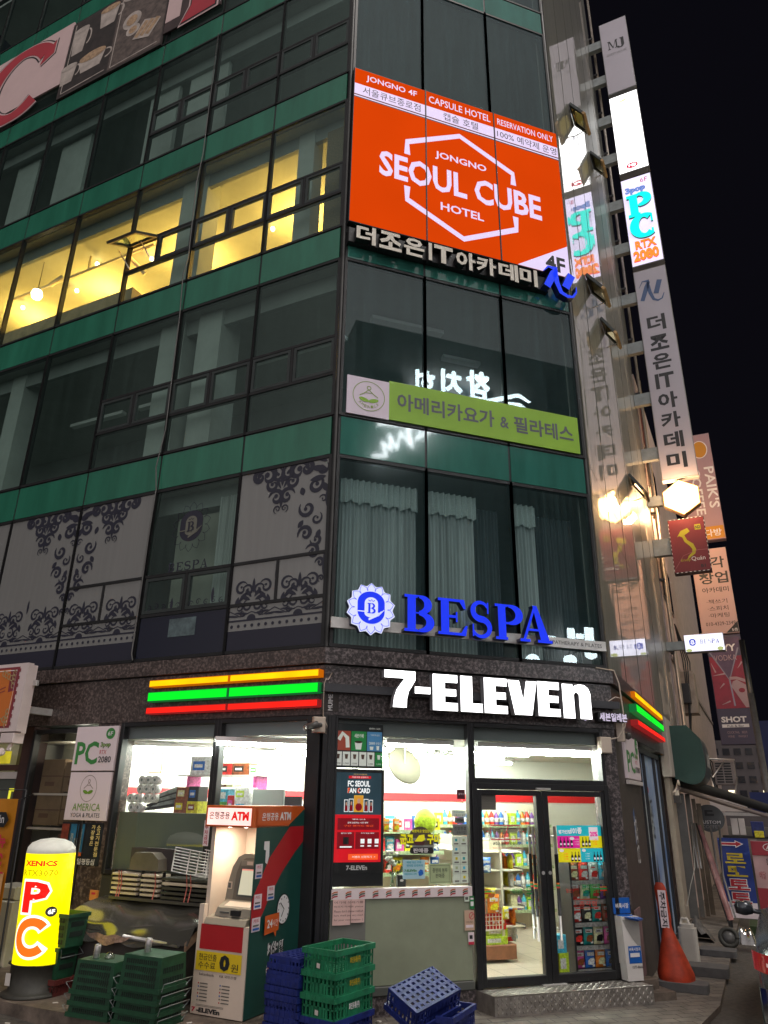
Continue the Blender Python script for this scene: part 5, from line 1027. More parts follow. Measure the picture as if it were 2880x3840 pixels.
mb = MB(); crest(mb, -2.50, 6.16, .40, Y, dn, mat('film_grey', (.16, .16, .13), .6), True, 1.1); mb.build('crest', FO); mb = MB()
for ch, a in zip('BESPA', (-2.86, -2.70, -2.55, -2.39, -2.24)): serif(mb, ch, a, a + .13, 5.46, 5.60, Y, dn, None, None, .22, .1)
mb.build('lettering', FO); mb = MB(); mb.rect(-3.27, -1.66, 4.17, 4.78, Y, mat('navy_tint', (.012, .014, .03), .2)); mb.rect(-2.7, -2.2, 4.45, 4.72, Y - .004, mat('pale_mottled_patch', (.10, .14, .15), .5, noise=(6, .6)))  # pale mottled rectangle laid over the navy tint
for f in (-1, 1):
    for k in range(5): curl(mb, -2.46 + f * (.12 + .14 * k), 4.92 + .02 * (k % 2), .05, .3 * k, 1.1, .012, Y, f)
leaf(mb, -2.7, 4.85, .2, PI / 2, .025, Y); leaf(mb, -1.95, 4.9, .24, PI / 2, .025, Y); mb.build('foot_tint', FO)
# curtains of the spa floor
lace = mat('lace_curtain', (.40, .43, .42), .85, noise=(9, .3), streak=.03); dcur = mat('dark_curtain', (.05, .062, .07), .8, noise=(3, .15))
def curtain(x0, x1, z0, z1, m_, label, fr=FC, yb=.35, amp=.022, fold=17, taper=0., val=None):
    T_ = thing('curtain', label, 'curtain', fr, ((x0 + x1) / 2, yb, z0))
    def f(u, v): return (x0 + (x1 - x0) * u + taper * (1 - v) * (1 - u) , yb + amp * math.sin(u * fold * 2 * PI * (x1 - x0)) + amp * .5 * math.sin(u * fold * 3.7 * (x1 - x0) + 2), z0 + (z1 - z0) * v)
    n = max(30, int((x1 - x0) * 120)); mb = MB(); mb.grid(f, n, 3, m_); mb.build('drape', T_)
    if val:
        mb = MB(); mb.grid(lambda u, v: (x0 - .01 + (x1 - x0 + .02) * u, yb - .05 + amp * 1.2 * math.sin(u * fold * 1.3 * PI * (x1 - x0)), z1 + .03 - (val + .025 * math.sin(u * 9 * (x1 - x0) * PI)) * (1 - v)), n, 3, mat('lace_valance', (.50, .56, .53), .8, noise=(70, .22))); mb.build('valance', T_)
curtain(.20, 1.40, 4.2, 6.66, lace, 'pale lace curtain with scalloped valance in the first corner window', val=.36)
curtain(1.58, 2.36, 4.2, 6.66, lace, 'pale lace curtain with scalloped valance in the middle corner window', val=.36)
curtain(3.02, 3.42, 4.2, 6.66, lace, 'narrow pale lace curtain gathered in the last corner window', val=.36)
curtain(2.38, 2.84, 4.2, 6.60, dcur, 'dark curtain beside the lace in the middle corner window', yb=.5); curtain(3.44, 4.2, 4.2, 6.62, dcur, 'dark curtain in the last corner window', yb=.5)
curtain(-2.25, -1.68, 4.8, 6.72, lace, 'white curtain behind the clear window of the spa floor', FL, .3); curtain(-3.2, -2.3, 4.2, 6.55, mat('pale_blind', (.30, .31, .26), .8, noise=(2, .1)), 'flat pale blind behind the round crest on the spa floor', FL, .45, .004, 3)
# ================================================================== things in front of the shop
# ---- screen and menu board in the corner window
KS = thing('advertising_screen', 'tall red and dark lit advertising screen in the corner shop window', 'screen', FC, (.5, .03, 1.31))
mb = MB(); mb.bbox(.175, .83, .02, .14, 1.315, 2.625, black, .01); mb.build('housing', KS)
sd = glow('screen_dark', (.022, .045, .060), 1.0, .2, .2, 3); sr2 = glow('screen_red', (.62, .008, .016), 1.0, .2, .12, 4); sr3 = glow('screen_deep_red', (.20, .004, .010), 1.0, .2); sw_ = glow('screen_white', (.85, .85, .85), 1.1, .2); so2 = glow('screen_orange', (.9, .10, .02), 1.1, .2)
mb = MB(); mb.rect(.20, .79, 2.10, 2.585, .019, sd); mb.rect(.20, .79, 1.575, 2.10, .019, sr2); mb.rect(.235, .765, 1.93, 2.06, .0165, sr3); mb.rect(.235, .45, 1.72, 1.905, .0165, sr3); mb.rect(.465, .765, 1.72, 1.905, .0165, sr3); mb.rect(.38, .755, 1.60, 1.665, .0165, so2); mb.rect(.36, .65, 2.515, 2.545, .0165, sr2)
for i, (x, w_, h_) in enumerate([(.31, .05, .14), (.37, .06, .15), (.435, .12, .19), (.56, .06, .15), (.63, .05, .14)]):
    mb.rect(x, x + w_, 2.13, 2.13 + h_, .0165, glow('card_gold', (.75, .42, .05), 1, .2) if i == 2 else sw_); mb.rect(x + .006, x + w_ - .006, 2.137, 2.123 + h_, .014, glow('card_amber', (.65, .28, .03), 1, .2) if i == 2 else sd); mb.disc(x + w_ / 2, 2.13 + h_ * .30, w_ * .36, h_ * .24, .011, sr3, 14); mb.disc(x + w_ / 2, 2.13 + h_ * .66, w_ * .17, h_ * .15, .0105, glow('card_skin', (.55, .30, .2), .9, .2), 12)
mb.build('face', KS); mb = MB(); mb.text('FC SEOUL', .35, .64, 2.42, 2.49, .0155, sw_, bold=.04); mb.text('FAN CARD', .35, .64, 2.345, 2.405, .0155, sw_, bold=.04); mb.text('F', .35, .375, 2.345, 2.405, .0105, so2, bold=.04); mb.text('C', .475, .505, 2.345, 2.405, .0105, so2, bold=.04)
mb.text('카드이벤트', .42, .60, 2.555, 2.572, .0155, glow('screen_yellow', (.7, .4, .1), 1, .2)); mb.text('지금 바로 신청하기', .40, .61, 2.52, 2.54, .0105, sw_)
mb.text('함께 응원하는 시즌 혜택', .36, .62, 2.0, 2.02, .0125, sw_); mb.text('구단 팬카드 발급', .31, .69, 1.965, 1.985, .0125, so2); mb.text('혜택 안내', .42, .58, 2.04, 2.055, .0125, sw_)
mb.text('팬카드 혜택', .28, .41, 1.885, 1.90, .0125, sw_); mb.text('추가 제공 혜택', .53, .70, 1.885, 1.90, .0125, sw_); mb.text('이벤트 신청하기  >', .43, .72, 1.62, 1.645, .0125, sw_)
for x in (.53, .62, .71): mb.rect(x, x + .05, 1.78, 1.83, .0125, sw_); mb.rect(x, x + .045, 1.745, 1.76, .0125, sw_)
mb.rect(.31, .38, 1.77, 1.85, .0125, ink); mb.rect(.27, .42, 1.735, 1.75, .0125, sw_); mb.text('7-ELEVEn', .36, .62, 1.49, 1.54, .0185, white, bold=.03); mb.build('picture', KS)
MBd = thing('menu_board', 'hanging drink menu board with red, green and blue posters above the screen', 'menu board', FC, (.5, .05, 2.64))
mb = MB(); mb.bbox(.165, .81, .04, .08, 2.64, 3.17, mat('menu_black', (.02, .028, .032), .35), .004); mb.build('board', MBd); mb = MB(); mr0, mg0, mb0 = (mat('menu_' + n, lin(c), .4, emit=lin(c), estr=.35) for n, c in (('red', '#9a4030'), ('green', '#1e7a3c'), ('blue', '#4a7ea8')))
mw = mat('menu_white', lin('#d8d8d0'), .4, emit=lin('#d8d8d0'), estr=.35)
for x, m_ in ((.175, mr0), (.385, mg0), (.595, mb0)): mb.rect(x, x + .20, 2.845, 3.08, .039, m_)
mb.ribbon([(.22, 2.97), (.27, 3.05), (.33, 3.0), (.34, 2.88)], .05, .0375, mw); mb.text('세븐카페', .425, .545, 3.0, 3.05, .0375, mw, bold=.02); mb.flat([(.43, 2.95), (.53, 2.95), (.515, 2.86), (.445, 2.86)], .0375, mw); mb.disc(.48, 2.95, .05, .014, .034, mat('coffee', (.05, .02, .01), .4)); mb.text('200', .62, .70, 2.925, 2.955, .0375, mw, bold=.02); mb.text('원할인', .71, .78, 2.925, 2.955, .0375, mw); mb.text('카페라떼 할인', .64, .76, 3.03, 3.05, .0375, mw); mb.flat([(.63, 2.90), (.68, 2.90), (.675, 2.86), (.635, 2.86)], .0375, mw); mb.flat([(.72, 2.91), (.76, 2.91), (.755, 2.86), (.725, 2.86)], .0375, mw)
for i in range(6):
    x = .172 + i * .107; mb.rect(x, x + .096, 2.665, 2.83, .039, mw if i < 5 else mg0); mb.flat([(x + .025, 2.80), (x + .07, 2.80), (x + .062, 2.745), (x + .033, 2.745)], .0375, mat('cup_brown', (.12, .06, .04), .5) if i < 5 else mw); mb.text('1,500', x + .015, x + .08, 2.68, 2.70, .0375, ink if i < 5 else mw)
mb.text('SEVEN CAFE', .62, .77, 3.11, 3.13, .0385, mw); mb.build('picture', MBd)
mb = MB(); tub = glow('lit_strip', (1, 1, .8), 4, 1); mb.box(.19, .41, .06, .10, 2.625, 2.637, tub); mb.box(.50, .79, .06, .10, 2.625, 2.637, tub); mb.build('lamp', MBd)
# ---- stickers on the shop glass
def sheet(nm, label, cat, x0, x1, z0, z1, m_, y=-.004, fr=FC, draw=None, group=None):
    T_ = thing(nm, label, cat, fr, ((x0 + x1) / 2, y, z0), group); mb = MB(); mb.box(x0, x1, y, y + .002, z0, z1, m_); mb.build('sheet', T_)
    if draw: mb = MB(); draw(mb, y - .0015); mb.build('print', T_)
    return T_
paper = mat('paper', '#d8e4d2', .6, noise=(8, .05)); bpaper = mat('blue_paper', '#a8ccd8', .6); gpaper = mat('green_paper', '#a9b88c', .6, noise=(6, .08)); stg = mat('sticker_grey', (.12, .115, .10), .5); sty = mat('sticker_yellow', lin('#e8e020'), .5, emit=lin('#e8e020'), estr=.25)
T_ = thing('window_sticker', 'brown and yellow roasted sweet potato sticker on the corner window', 'sticker', FC, (1.3, -.005, 1.64))
mb = MB(); brn = mat('sticker_brown', (.10, .075, .05), .5); mb.disc(1.30, 1.80, .17, .17, -.004, brn, 28, a0=0, a1=180); mb.rect(1.13, 1.47, 1.76, 1.81, -.004, brn); mb.rect(1.19, 1.48, 1.66, 1.84, -.0035, mat('sticker_veil', (.28, .30, .27), .5)); mb.build('sheet', T_)
mb = MB(); mb.text('군고', 1.02, 1.21, 1.765, 1.89, -.012, ink, bold=.09); mb.text('구마', 1.38, 1.575, 1.765, 1.89, -.012, ink, bold=.09); mb.text('군고', 1.025, 1.205, 1.77, 1.885, -.018, sty, bold=.05); mb.text('구마', 1.385, 1.57, 1.77, 1.885, -.018, sty, bold=.05); mb.text('따뜻하고 맛있는', 1.19, 1.42, 1.90, 1.935, -.012, sty, bold=.02)
mb.flat([(1.22, 1.80), (1.28, 1.87), (1.35, 1.88), (1.36, 1.82), (1.30, 1.79)], -.012, sty); mb.flat([(1.21, 1.80), (1.36, 1.80), (1.34, 1.76), (1.24, 1.76)], -.013, mat('potato', (.10, .03, .03), .6)); mb.prism([(1.17, 1.665), (1.46, 1.665), (1.475, 1.69), (1.46, 1.735), (1.17, 1.735), (1.155, 1.69)], -.012, None, ink); mb.text('판매중', 1.20, 1.40, 1.675, 1.725, -.018, white, bold=.02); mb.build('print', T_)
sheet('window_notice', 'pale blue notice with delivery text low on the corner window', 'notice', 1.07, 1.36, 1.385, 1.595, bpaper, draw=lambda mb, y: (mb.text('택배 대신 구매', 1.12, 1.31, 1.555, 1.58, y, mat('cyan_print', lin('#4aa6b8'), .5), bold=.03), mb.text('편의점 안전하게', 1.12, 1.33, 1.52, 1.545, y, MATS['cyan_print'], bold=.03), mb.text('7-ELEVEn', 1.09, 1.25, 1.465, 1.49, y, pg_, bold=.03), mb.text('배달서비스 시작', 1.09, 1.25, 1.43, 1.45, y, MATS['cyan_print'], bold=.03), mb.flat([(1.27, 1.46), (1.30, 1.49), (1.33, 1.48), (1.34, 1.44), (1.31, 1.42), (1.28, 1.42)], y, PM['blue'])))
sheet('window_notice', 'green framed bin bag notice low on the corner window', 'notice', 1.41, 1.705, 1.325, 1.55, gpaper, draw=lambda mb, y: (mb.text('종량제 봉투', 1.46, 1.66, 1.45, 1.50, y, ink), mb.text('판매중', 1.50, 1.62, 1.39, 1.44, y, ink), mb.ribbon([(1.43, 1.345), (1.43, 1.53), (1.685, 1.53), (1.685, 1.345), (1.43, 1.345)], .004, y, ink)))
def grid_print(mb, y):
    for i in range(5):
        for j in range(2):
            x, z = 1.735 + j * .102, 1.755 - i * .105; mb.rect(x - .003, x - .001, z - .01, z + .09, y, stg); mb.rect(x, x + .1, z - .008, z - .006, y, stg); mb.rect(x + .02, x + .08, z + .01, z + .025, y, stg); mb.rect(x + .035, x + .065, z + .045, z + .075, y, [mat('print_teal', lin('#2aa0a0'), .5), gpaper, PM['sky blue'], paper, MATS['pack_yellow']][(i * 2 + j) % 5])
sheet('window_notice', 'column of pale green payment service stickers down the edge of the corner window', 'sticker', 1.73, 1.94, 1.325, 1.86, paper, draw=grid_print)
sheet('window_notice', 'white shop telephone sticker high at the edge of the corner window', 'sticker', 1.73, 1.93, 2.085, 2.165, paper, draw=lambda mb, y: (mb.text('T-money', 1.76, 1.90, 2.13, 2.15, y, MATS['print_teal'] if 'print_teal' in MATS else ink), mb.text('교통카드 충전', 1.76, 1.92, 2.095, 2.115, y, stg)))
sheet('window_sticker', 'dark payment card sticker above the award plate on the corner window', 'sticker', 1.775, 1.905, 2.01, 2.08, mat('sticker_slate', (.14, .15, .13), .5), draw=lambda mb, y: mb.text('VISA', 1.80, 1.89, 2.03, 2.06, y, ink, bold=.03))
T_ = thing('window_sticker', 'rounded grey award plate with handwriting on the corner window', 'plate', FC, (1.84, -.01, 1.87)); mb = MB(); mb.bbox(1.74, 1.945, -.012, -.004, 1.865, 2.0, mat('plate_grey', (.20, .21, .19), .4), .01); mb.build('sheet', T_); mb = MB(); mb.text('친절청결', 1.76, 1.92, 1.93, 1.97, -.014, ink); mb.text('우수기업', 1.79, 1.91, 1.885, 1.92, -.014, ink); mb.build('print', T_)
T_ = sheet('window_sticker', 'small maroon plate hung by wire at the edge of the corner window', 'plate', 1.81, 1.925, 2.295, 2.41, mat('maroon_plate', (.07, .012, .025), .4), draw=lambda mb, y: mb.text('콜택시', 1.83, 1.91, 2.345, 2.37, y, pk)); mb = MB(); mb.tube([(1.865, -.004, 2.41), (1.87, -.004, 2.44), (1.91, -.003, 2.48)], .004, steel, 4); mb.tube([(1.88, -.004, 2.295), (1.90, -.004, 2.17)], .004, steel, 4); mb.build('wire', T_)
for (x0, x1, z0, z1, m_, lb, dr) in [(1.86, 1.925, 1.13, 1.20, paper, 'small white sticker below the counter band', lambda mb, y: mb.rect(1.87, 1.91, 1.15, 1.18, y, stg)), (1.93, 1.99, 1.05, 1.19, mat('sticker_green', lin('#1f7a40'), .5), 'green sticker with white square below the counter band', lambda mb, y: (mb.rect(1.94, 1.98, 1.08, 1.13, y, white), mb.rect(1.94, 1.98, 1.15, 1.17, y, pk))), (1.855, 1.985, .82, 1.035, mat('sticker_beige', lin('#c8a890'), .5), 'beige no smoking sticker on the grey green panel', lambda mb, y: (mb.ring(1.95, .975, .032, .035, .008, y, pr_), mb.ribbon([(1.93, .955), (1.97, .995)], .008, y, pr_), mb.text('이 가게는 금연입니다', 1.87, 1.97, .90, .92, y, ink), mb.rect(1.87, 1.97, .85, .88, y, pk))), (1.90, 1.975, .67, .80, pk, 'white and red card sticker lowest on the grey green panel', lambda mb, y: (mb.rect(1.90, 1.975, .67, .70, y, pr_), mb.rect(1.915, 1.955, .73, .77, y, ink)))]:
    sheet('window_sticker', lb, 'sticker', x0, x1, z0, z1, m_, -.05, draw=dr)
NT = thing('handwritten_note', 'crumpled pink handwritten note taped under the counter band', 'note', FC, (.38, -.06, .92))
npk = mat('note_pink', '#dcb8b0', .7, noise=(6, .08)); mb = MB()
for (x0, x1, z0, z1) in [(.19, .405, .93, 1.19), (.41, .575, .95, 1.19)]: mb.grid(lambda u, v: (x0 + (x1 - x0) * u, -.062 - .006 * math.sin(u * 5 + v * 3), z0 + (z1 - z0) * v), 6, 6, npk)
mb.build('sheet', NT); mb = MB(); pen = mat('pen_ink', (.16, .08, .08), .6)
for i, s_ in enumerate(('여기에 쓰레기를', '버리지 마세요 please', "Please don't throw rubbish", 'here, thank you very much', 'for your cooperation :)')): mb.text(s_, .205, .555, 1.15 - i * .045, 1.175 - i * .045, -.071, pen)
mb.build('writing', NT)
# door stickers and poster
T_ = thing('door_notice', 'red outlined bottle warning notice on the left glass door', 'notice', FC, (2.48, -.02, 1.73)); mb = MB(); mb.rect(2.24, 2.73, 1.70, 2.0, -.0125, glass('notice_film', (.9, .9, .86), .02, film=.25, film_col=(.8, .75, .6))); mb.build('sheet', T_); mb = MB()
mb.ribbon([(2.27, 1.82), (2.27, 1.985), (2.69, 1.985), (2.69, 1.82), (2.27, 1.82)], .014, -.015, pr_); mb.ribbon([(2.40, 1.90), (2.40, 1.95), (2.64, 1.95), (2.64, 1.895), (2.40, 1.895)], .007, -.015, ink); mb.ribbon([(2.40, 1.94), (2.33, 1.935), (2.33, 1.915), (2.40, 1.91)], .007, -.015, ink); mb.ribbon([(2.46, 1.825), (2.52, 1.98)], .013, -.02, pr_)
for i, ch in enumerate('충돌위험'): mb.text(ch, 2.33 + .09 * i, 2.355 + .09 * i, 1.845, 1.87, -.015, ink, bold=.02)
mb.text('괜찮은 담배는 없습니다', 2.29, 2.68, 1.755, 1.79, -.015, ink, bold=.02); mb.text('흡연은 질병입니다 금연상담 1544-9030', 2.29, 2.68, 1.715, 1.735, -.015, pr_); mb.build('print', T_)
sheet('door_notice', 'small grey permit notice in the top corner of the left glass door', 'notice', 2.145, 2.36, 2.17, 2.355, mat('permit_grey', (.14, .13, .11), .5), -.014, draw=lambda mb, y: [mb.rect(2.17, 2.33, 2.21 + .03 * k, 2.215 + .03 * k, y, stg) for k in range(4)])
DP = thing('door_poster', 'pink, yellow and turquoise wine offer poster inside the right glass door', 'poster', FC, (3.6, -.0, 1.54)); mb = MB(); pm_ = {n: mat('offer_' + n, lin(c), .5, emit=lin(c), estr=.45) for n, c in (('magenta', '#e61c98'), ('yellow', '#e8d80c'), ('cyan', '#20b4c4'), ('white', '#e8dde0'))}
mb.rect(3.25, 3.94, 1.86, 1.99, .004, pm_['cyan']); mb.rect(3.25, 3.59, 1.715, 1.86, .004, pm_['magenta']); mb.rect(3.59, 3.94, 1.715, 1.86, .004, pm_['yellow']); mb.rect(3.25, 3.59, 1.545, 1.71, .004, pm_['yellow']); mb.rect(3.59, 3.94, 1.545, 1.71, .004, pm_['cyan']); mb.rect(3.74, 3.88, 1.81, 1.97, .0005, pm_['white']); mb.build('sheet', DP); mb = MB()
for x, z in [(3.28 + .055 * i, 1.73) for i in range(4)] + [(3.62 + .05 * i, 1.73) for i in range(3)] + [(3.44 + .05 * i, 1.555) for i in range(3)] + [(3.78 + .05 * i, 1.555) for i in range(3)]:
    mb.flat([(x, z), (x + .035, z), (x + .035, z + .06), (x + .022, z + .085), (x + .022, z + .115), (x + .013, z + .115), (x + .013, z + .085), (x, z + .06)], .0015, ink); mb.rect(x + .004, x + .031, z + .02, z + .045, -.0045, pm_['white'])
mb.text('평가인정', 3.27, 3.46, 1.885, 1.935, -.001, pm_['white'], bold=.05); mb.text('101종', 3.46, 3.63, 1.885, 1.965, -.001, pm_['white'], bold=.05); mb.text('20%', 3.75, 3.87, 1.855, 1.915, -.006, pm_['magenta'], bold=.04)
for x, z0 in ((3.51, 1.75), (3.79, 1.75), (3.33, 1.575), (3.66, 1.575)):
    for k in range(3): mb.text('11,900', x, x + .065, z0 + .03 * k, z0 + .018 + .03 * k, -.001, pm_['white'] if x in (3.51, 3.66) else so2)
mb.disc(3.47, 1.83, .035, .02, -.001, pm_['white']); mb.disc(3.30, 1.685, .035, .018, -.001, pm_['white']); mb.disc(3.64, 1.685, .03, .018, -.001, pm_['white']); mb.build('print', DP)
DL = thing('door_lettering', 'green and red Korean stick-on letters across both glass doors', 'lettering', FC, (3.0, -.02, 1.1)); mb = MB(); dg, dr_ = mat('door_green', lin('#1fa048'), .4), mat('door_red', lin('#e03a20'), .4)
mb.text('편의점', 2.54, 2.68, 1.20, 1.26, -.013, dg); mb.text('문', 2.74, 2.82, 1.12, 1.28, -.013, dg); mb.text('편의점문', 3.56, 3.84, 1.18, 1.29, -.013, dg); mb.text('청소년', 3.32, 3.40, 1.19, 1.24, -.013, dr_); mb.text('종각점', 3.50, 3.76, 1.03, 1.09, -.013, dr_); mb.ribbon([(3.44, 1.01), (3.44, 1.11), (3.78, 1.11), (3.78, 1.01), (3.44, 1.01)], .006, -.013, dr_)
for x in (2.13, 3.83):
    for k, c in enumerate((dr_, dg, so_)): mb.rect(x, x + .11, 1.20 + .02 * k, 1.215 + .02 * k, -.013, c)
mb.build('letter', DL)
# ---- checker plate step
plate = mat('checker_plate', (.40, .37, .34), .38, .75, noise=(6, .35))
ST = thing('metal_step', 'checker plate metal step in front of the shop doors', 'step', FC, (3.05, 0, 0)); mb = MB(); x0, x1, y0, z1 = 1.99, 4.22, -.39, .197
mb.add([(x0, -.0, z1), (x0 + .06, y0, z1), (x1, y0, z1), (x1 - .06, 0, z1)], [(0, 1, 2, 3)], plate); mb.add([(x0 + .06, y0, z1), (x1, y0, z1), (x1, y0, .0), (x0 + .06, y0, .0)], [(0, 3, 2, 1)], plate); mb.add([(x0, 0, z1), (x0 + .06, y0, z1), (x0 + .06, y0, 0), (x0, 0, 0)], [(0, 3, 2, 1)], plate); mb.add([(x1, y0, z1), (x1 - .06, 0, z1), (x1 - .06, 0, 0), (x1, y0, 0)], [(0, 3, 2, 1)], plate)
mb.tube([(x0 + .06, y0, z1), (x1, y0, z1)], .006, plate, 6); mb.build('sheet', ST)
mb = MB()
def bump(c, ax, up, L=.026, w=.008, h=.006):
    c, ax, up = Vector(c), Vector(ax), Vector(up); s = ax.cross(up); mb.add([c + ax * L, c + s * w, c - ax * L, c - s * w, c + up * h], [(0, 1, 4), (1, 2, 4), (2, 3, 4), (3, 0, 4)], plate)
for i in range(40):
    for j in range(7):
        a = CW if (i + j) % 2 else -CW; x = x0 + .1 + i * .0535; y = -.365 + j * .055
        if x < x1 - .05: bump((x, y, z1), (CW, a, 0), (0, 0, 1))
    for j in range(4):
        a = CW if (i + j) % 2 else -CW; x = x0 + .1 + i * .0535
        if x < x1 - .02: bump((x, y0, .03 + j * .045), (CW * .6, 0, CW * (1 if (i + j) % 2 else -1)), (0, -1, 0), .03, .010, .009)
mb.build('tread', ST)
# ---- ash bin by the door post
BN = thing('ash_bin', 'slim white ash bin with blue header panel beside the right shop door', 'bin', FC, (4.12, -.12, .2)); binw = mat('bin_white', '#d8d2ce', .4, noise=(4, .05)); bb = mat('bin_blue', lin('#1c5cb0'), .4)
mb = MB(); xa, xb = 3.985, 4.235; mb.add([(xa + .02, -.20, .21), (xb, -.20, .21), (xb, -.04, .21), (xa + .02, -.04, .21), (xa, -.20, .92), (xb + .01, -.20, .92), (xb + .01, -.04, .92), (xa, -.04, .92)], [(0, 3, 2, 1), (4, 5, 6, 7), (0, 1, 5, 4), (1, 2, 6, 5), (2, 3, 7, 6), (3, 0, 4, 7)], binw); mb.build('body', BN)
mb = MB(); mb.prism([(xa + .01, .89), (xa + .05, .80), (xa + .13, .68), (xa + .20, .60), (xb + .005, .59), (xb + .008, .89)], -.203, None, mat('bin_grey', (.33, .31, .29), .5, noise=(5, .1))); mb.build('front_panel', BN)
mb = MB(); mb.rbox(xa - .01, xb + .0, -.07, -.04, .94, 1.12, bb, .012); mb.add([(xa - .01, -.06, .93), (xb - .02, -.06, .93), (xb + .05, -.25, .90), (xb - .06, -.28, .895), (xa + .06, -.24, .915)], [(0, 4, 3, 2, 1)], bb); mb.add([(xa - .01, -.06, .915), (xb - .02, -.06, .915), (xb + .05, -.25, .885), (xb - .06, -.28, .88), (xa + .06, -.24, .90)], [(0, 1, 2, 3, 4)], bb); mb.text('벼룩시장', xa + .02, xb - .03, 1.0, 1.06, -.072, white, bold=.02); mb.build('header', BN)
mb = MB(); mb.rect(xa + .06, xb, .40, .59, -.202, bb); mb.text('벼룩시장과', xa + .07, xb - .01, .535, .575, -.205, white, bold=.02); mb.rect(xa + .08, xb - .03, .47, .515, -.205, white); mb.text('1577-8666', xa + .10, xb, .345, .375, -.202, ink, bold=.01); mb.build('print', BN)
for i, (z, h) in enumerate([(.78, .10), (.56, .12), (.34, .09)]):
    mb = MB(); mb.box(.09 + .01 * i, .20, -.025, -.02, z, z + h, pk); tag(mb.build('small_sticker', fr=FR), f'{["upper", "middle", "lower"][i]} small white sticker on the stone post right of the ash bin', 'sticker', 'small stickers on the stone post')
# ---- cash machine kiosk on the platform
AT = thing('cash_machine_kiosk', 'green, red and white cash machine kiosk with lit header in front of the shop', 'cash machine', FL, (-.5, -.55, .19))
aw = mat('kiosk_white', '#d6c4b4', .45, noise=(3, .06)); ag = mat('kiosk_green', lin('#17463f'), .42, noise=(2, .08)); ar = mat('kiosk_red', lin('#b01c24'), .42, noise=(2, .08)); ao = mat('kiosk_orange', lin('#cf5a1e'), .42)
x0, x1, yf, yb, zb, zt = -.82, -.185, -1.02, -.02, .20, 2.19
mb = MB()   # carcass with an open booth in front: side walls, back, floor block
mb.box(x0, x0 + .05, yf + .06, yb, zb, 1.98, aw); mb.box(x1 - .03, x1, yf + .06, yb, zb, 1.98, aw); mb.box(x0 + .05, x1 - .03, yb - .35, yb, zb, 1.98, aw); mb.box(x0 - .02, x1, yf - .01, yf + .06, zb, 1.02, aw); mb.box(x0 - .02, x0 + .04, yf - .01, yf + .06, 1.02, 1.2, aw); mb.build('carcass', AT)
mb = MB(); mb.bbox(x0 - .02, x1, yf - .06, yb, 1.97, zt, ao, .01); H_ = mb.build('header', AT); mb = MB(); mb.rect(x0 + .01, x1 - .03, 1.99, zt - .025, yf - .062, glow('kiosk_lit_panel', (1.0, .66, .60), 1.15, .6, .12, 4)); mb.text('은행공용', x0 + .04, x0 + .32, 2.05, 2.125, yf - .066, mat('kiosk_print', (.10, .03, .03), .5), bold=.01); mb.text('ATM', x0 + .34, x1 - .06, 2.04, 2.13, yf - .066, glow('kiosk_red_letter', (.75, .01, .01), .8, .5), bold=.05); mb.build('lit_panel', H_)
dl = glow('downlight', (1, .9, .75), 20, 1); mb = MB()
for x in (x0 + .2, x0 + .42): mb.lathe([(.02, 1.962), (.022, 1.968)], dl, 12, x, yf + .12)
mb.build('downlight', H_)
l = bpy.data.lights.new('kiosk_downlight', 'AREA'); l.shape = 'DISK'; l.size = .12; l.energy = 11; l.color = (1, .86, .66); o = bpy.data.objects.new('kiosk_downlight', l); COL.objects.link(o); o.location = fpos(FL, -.51, -.80, 1.955)
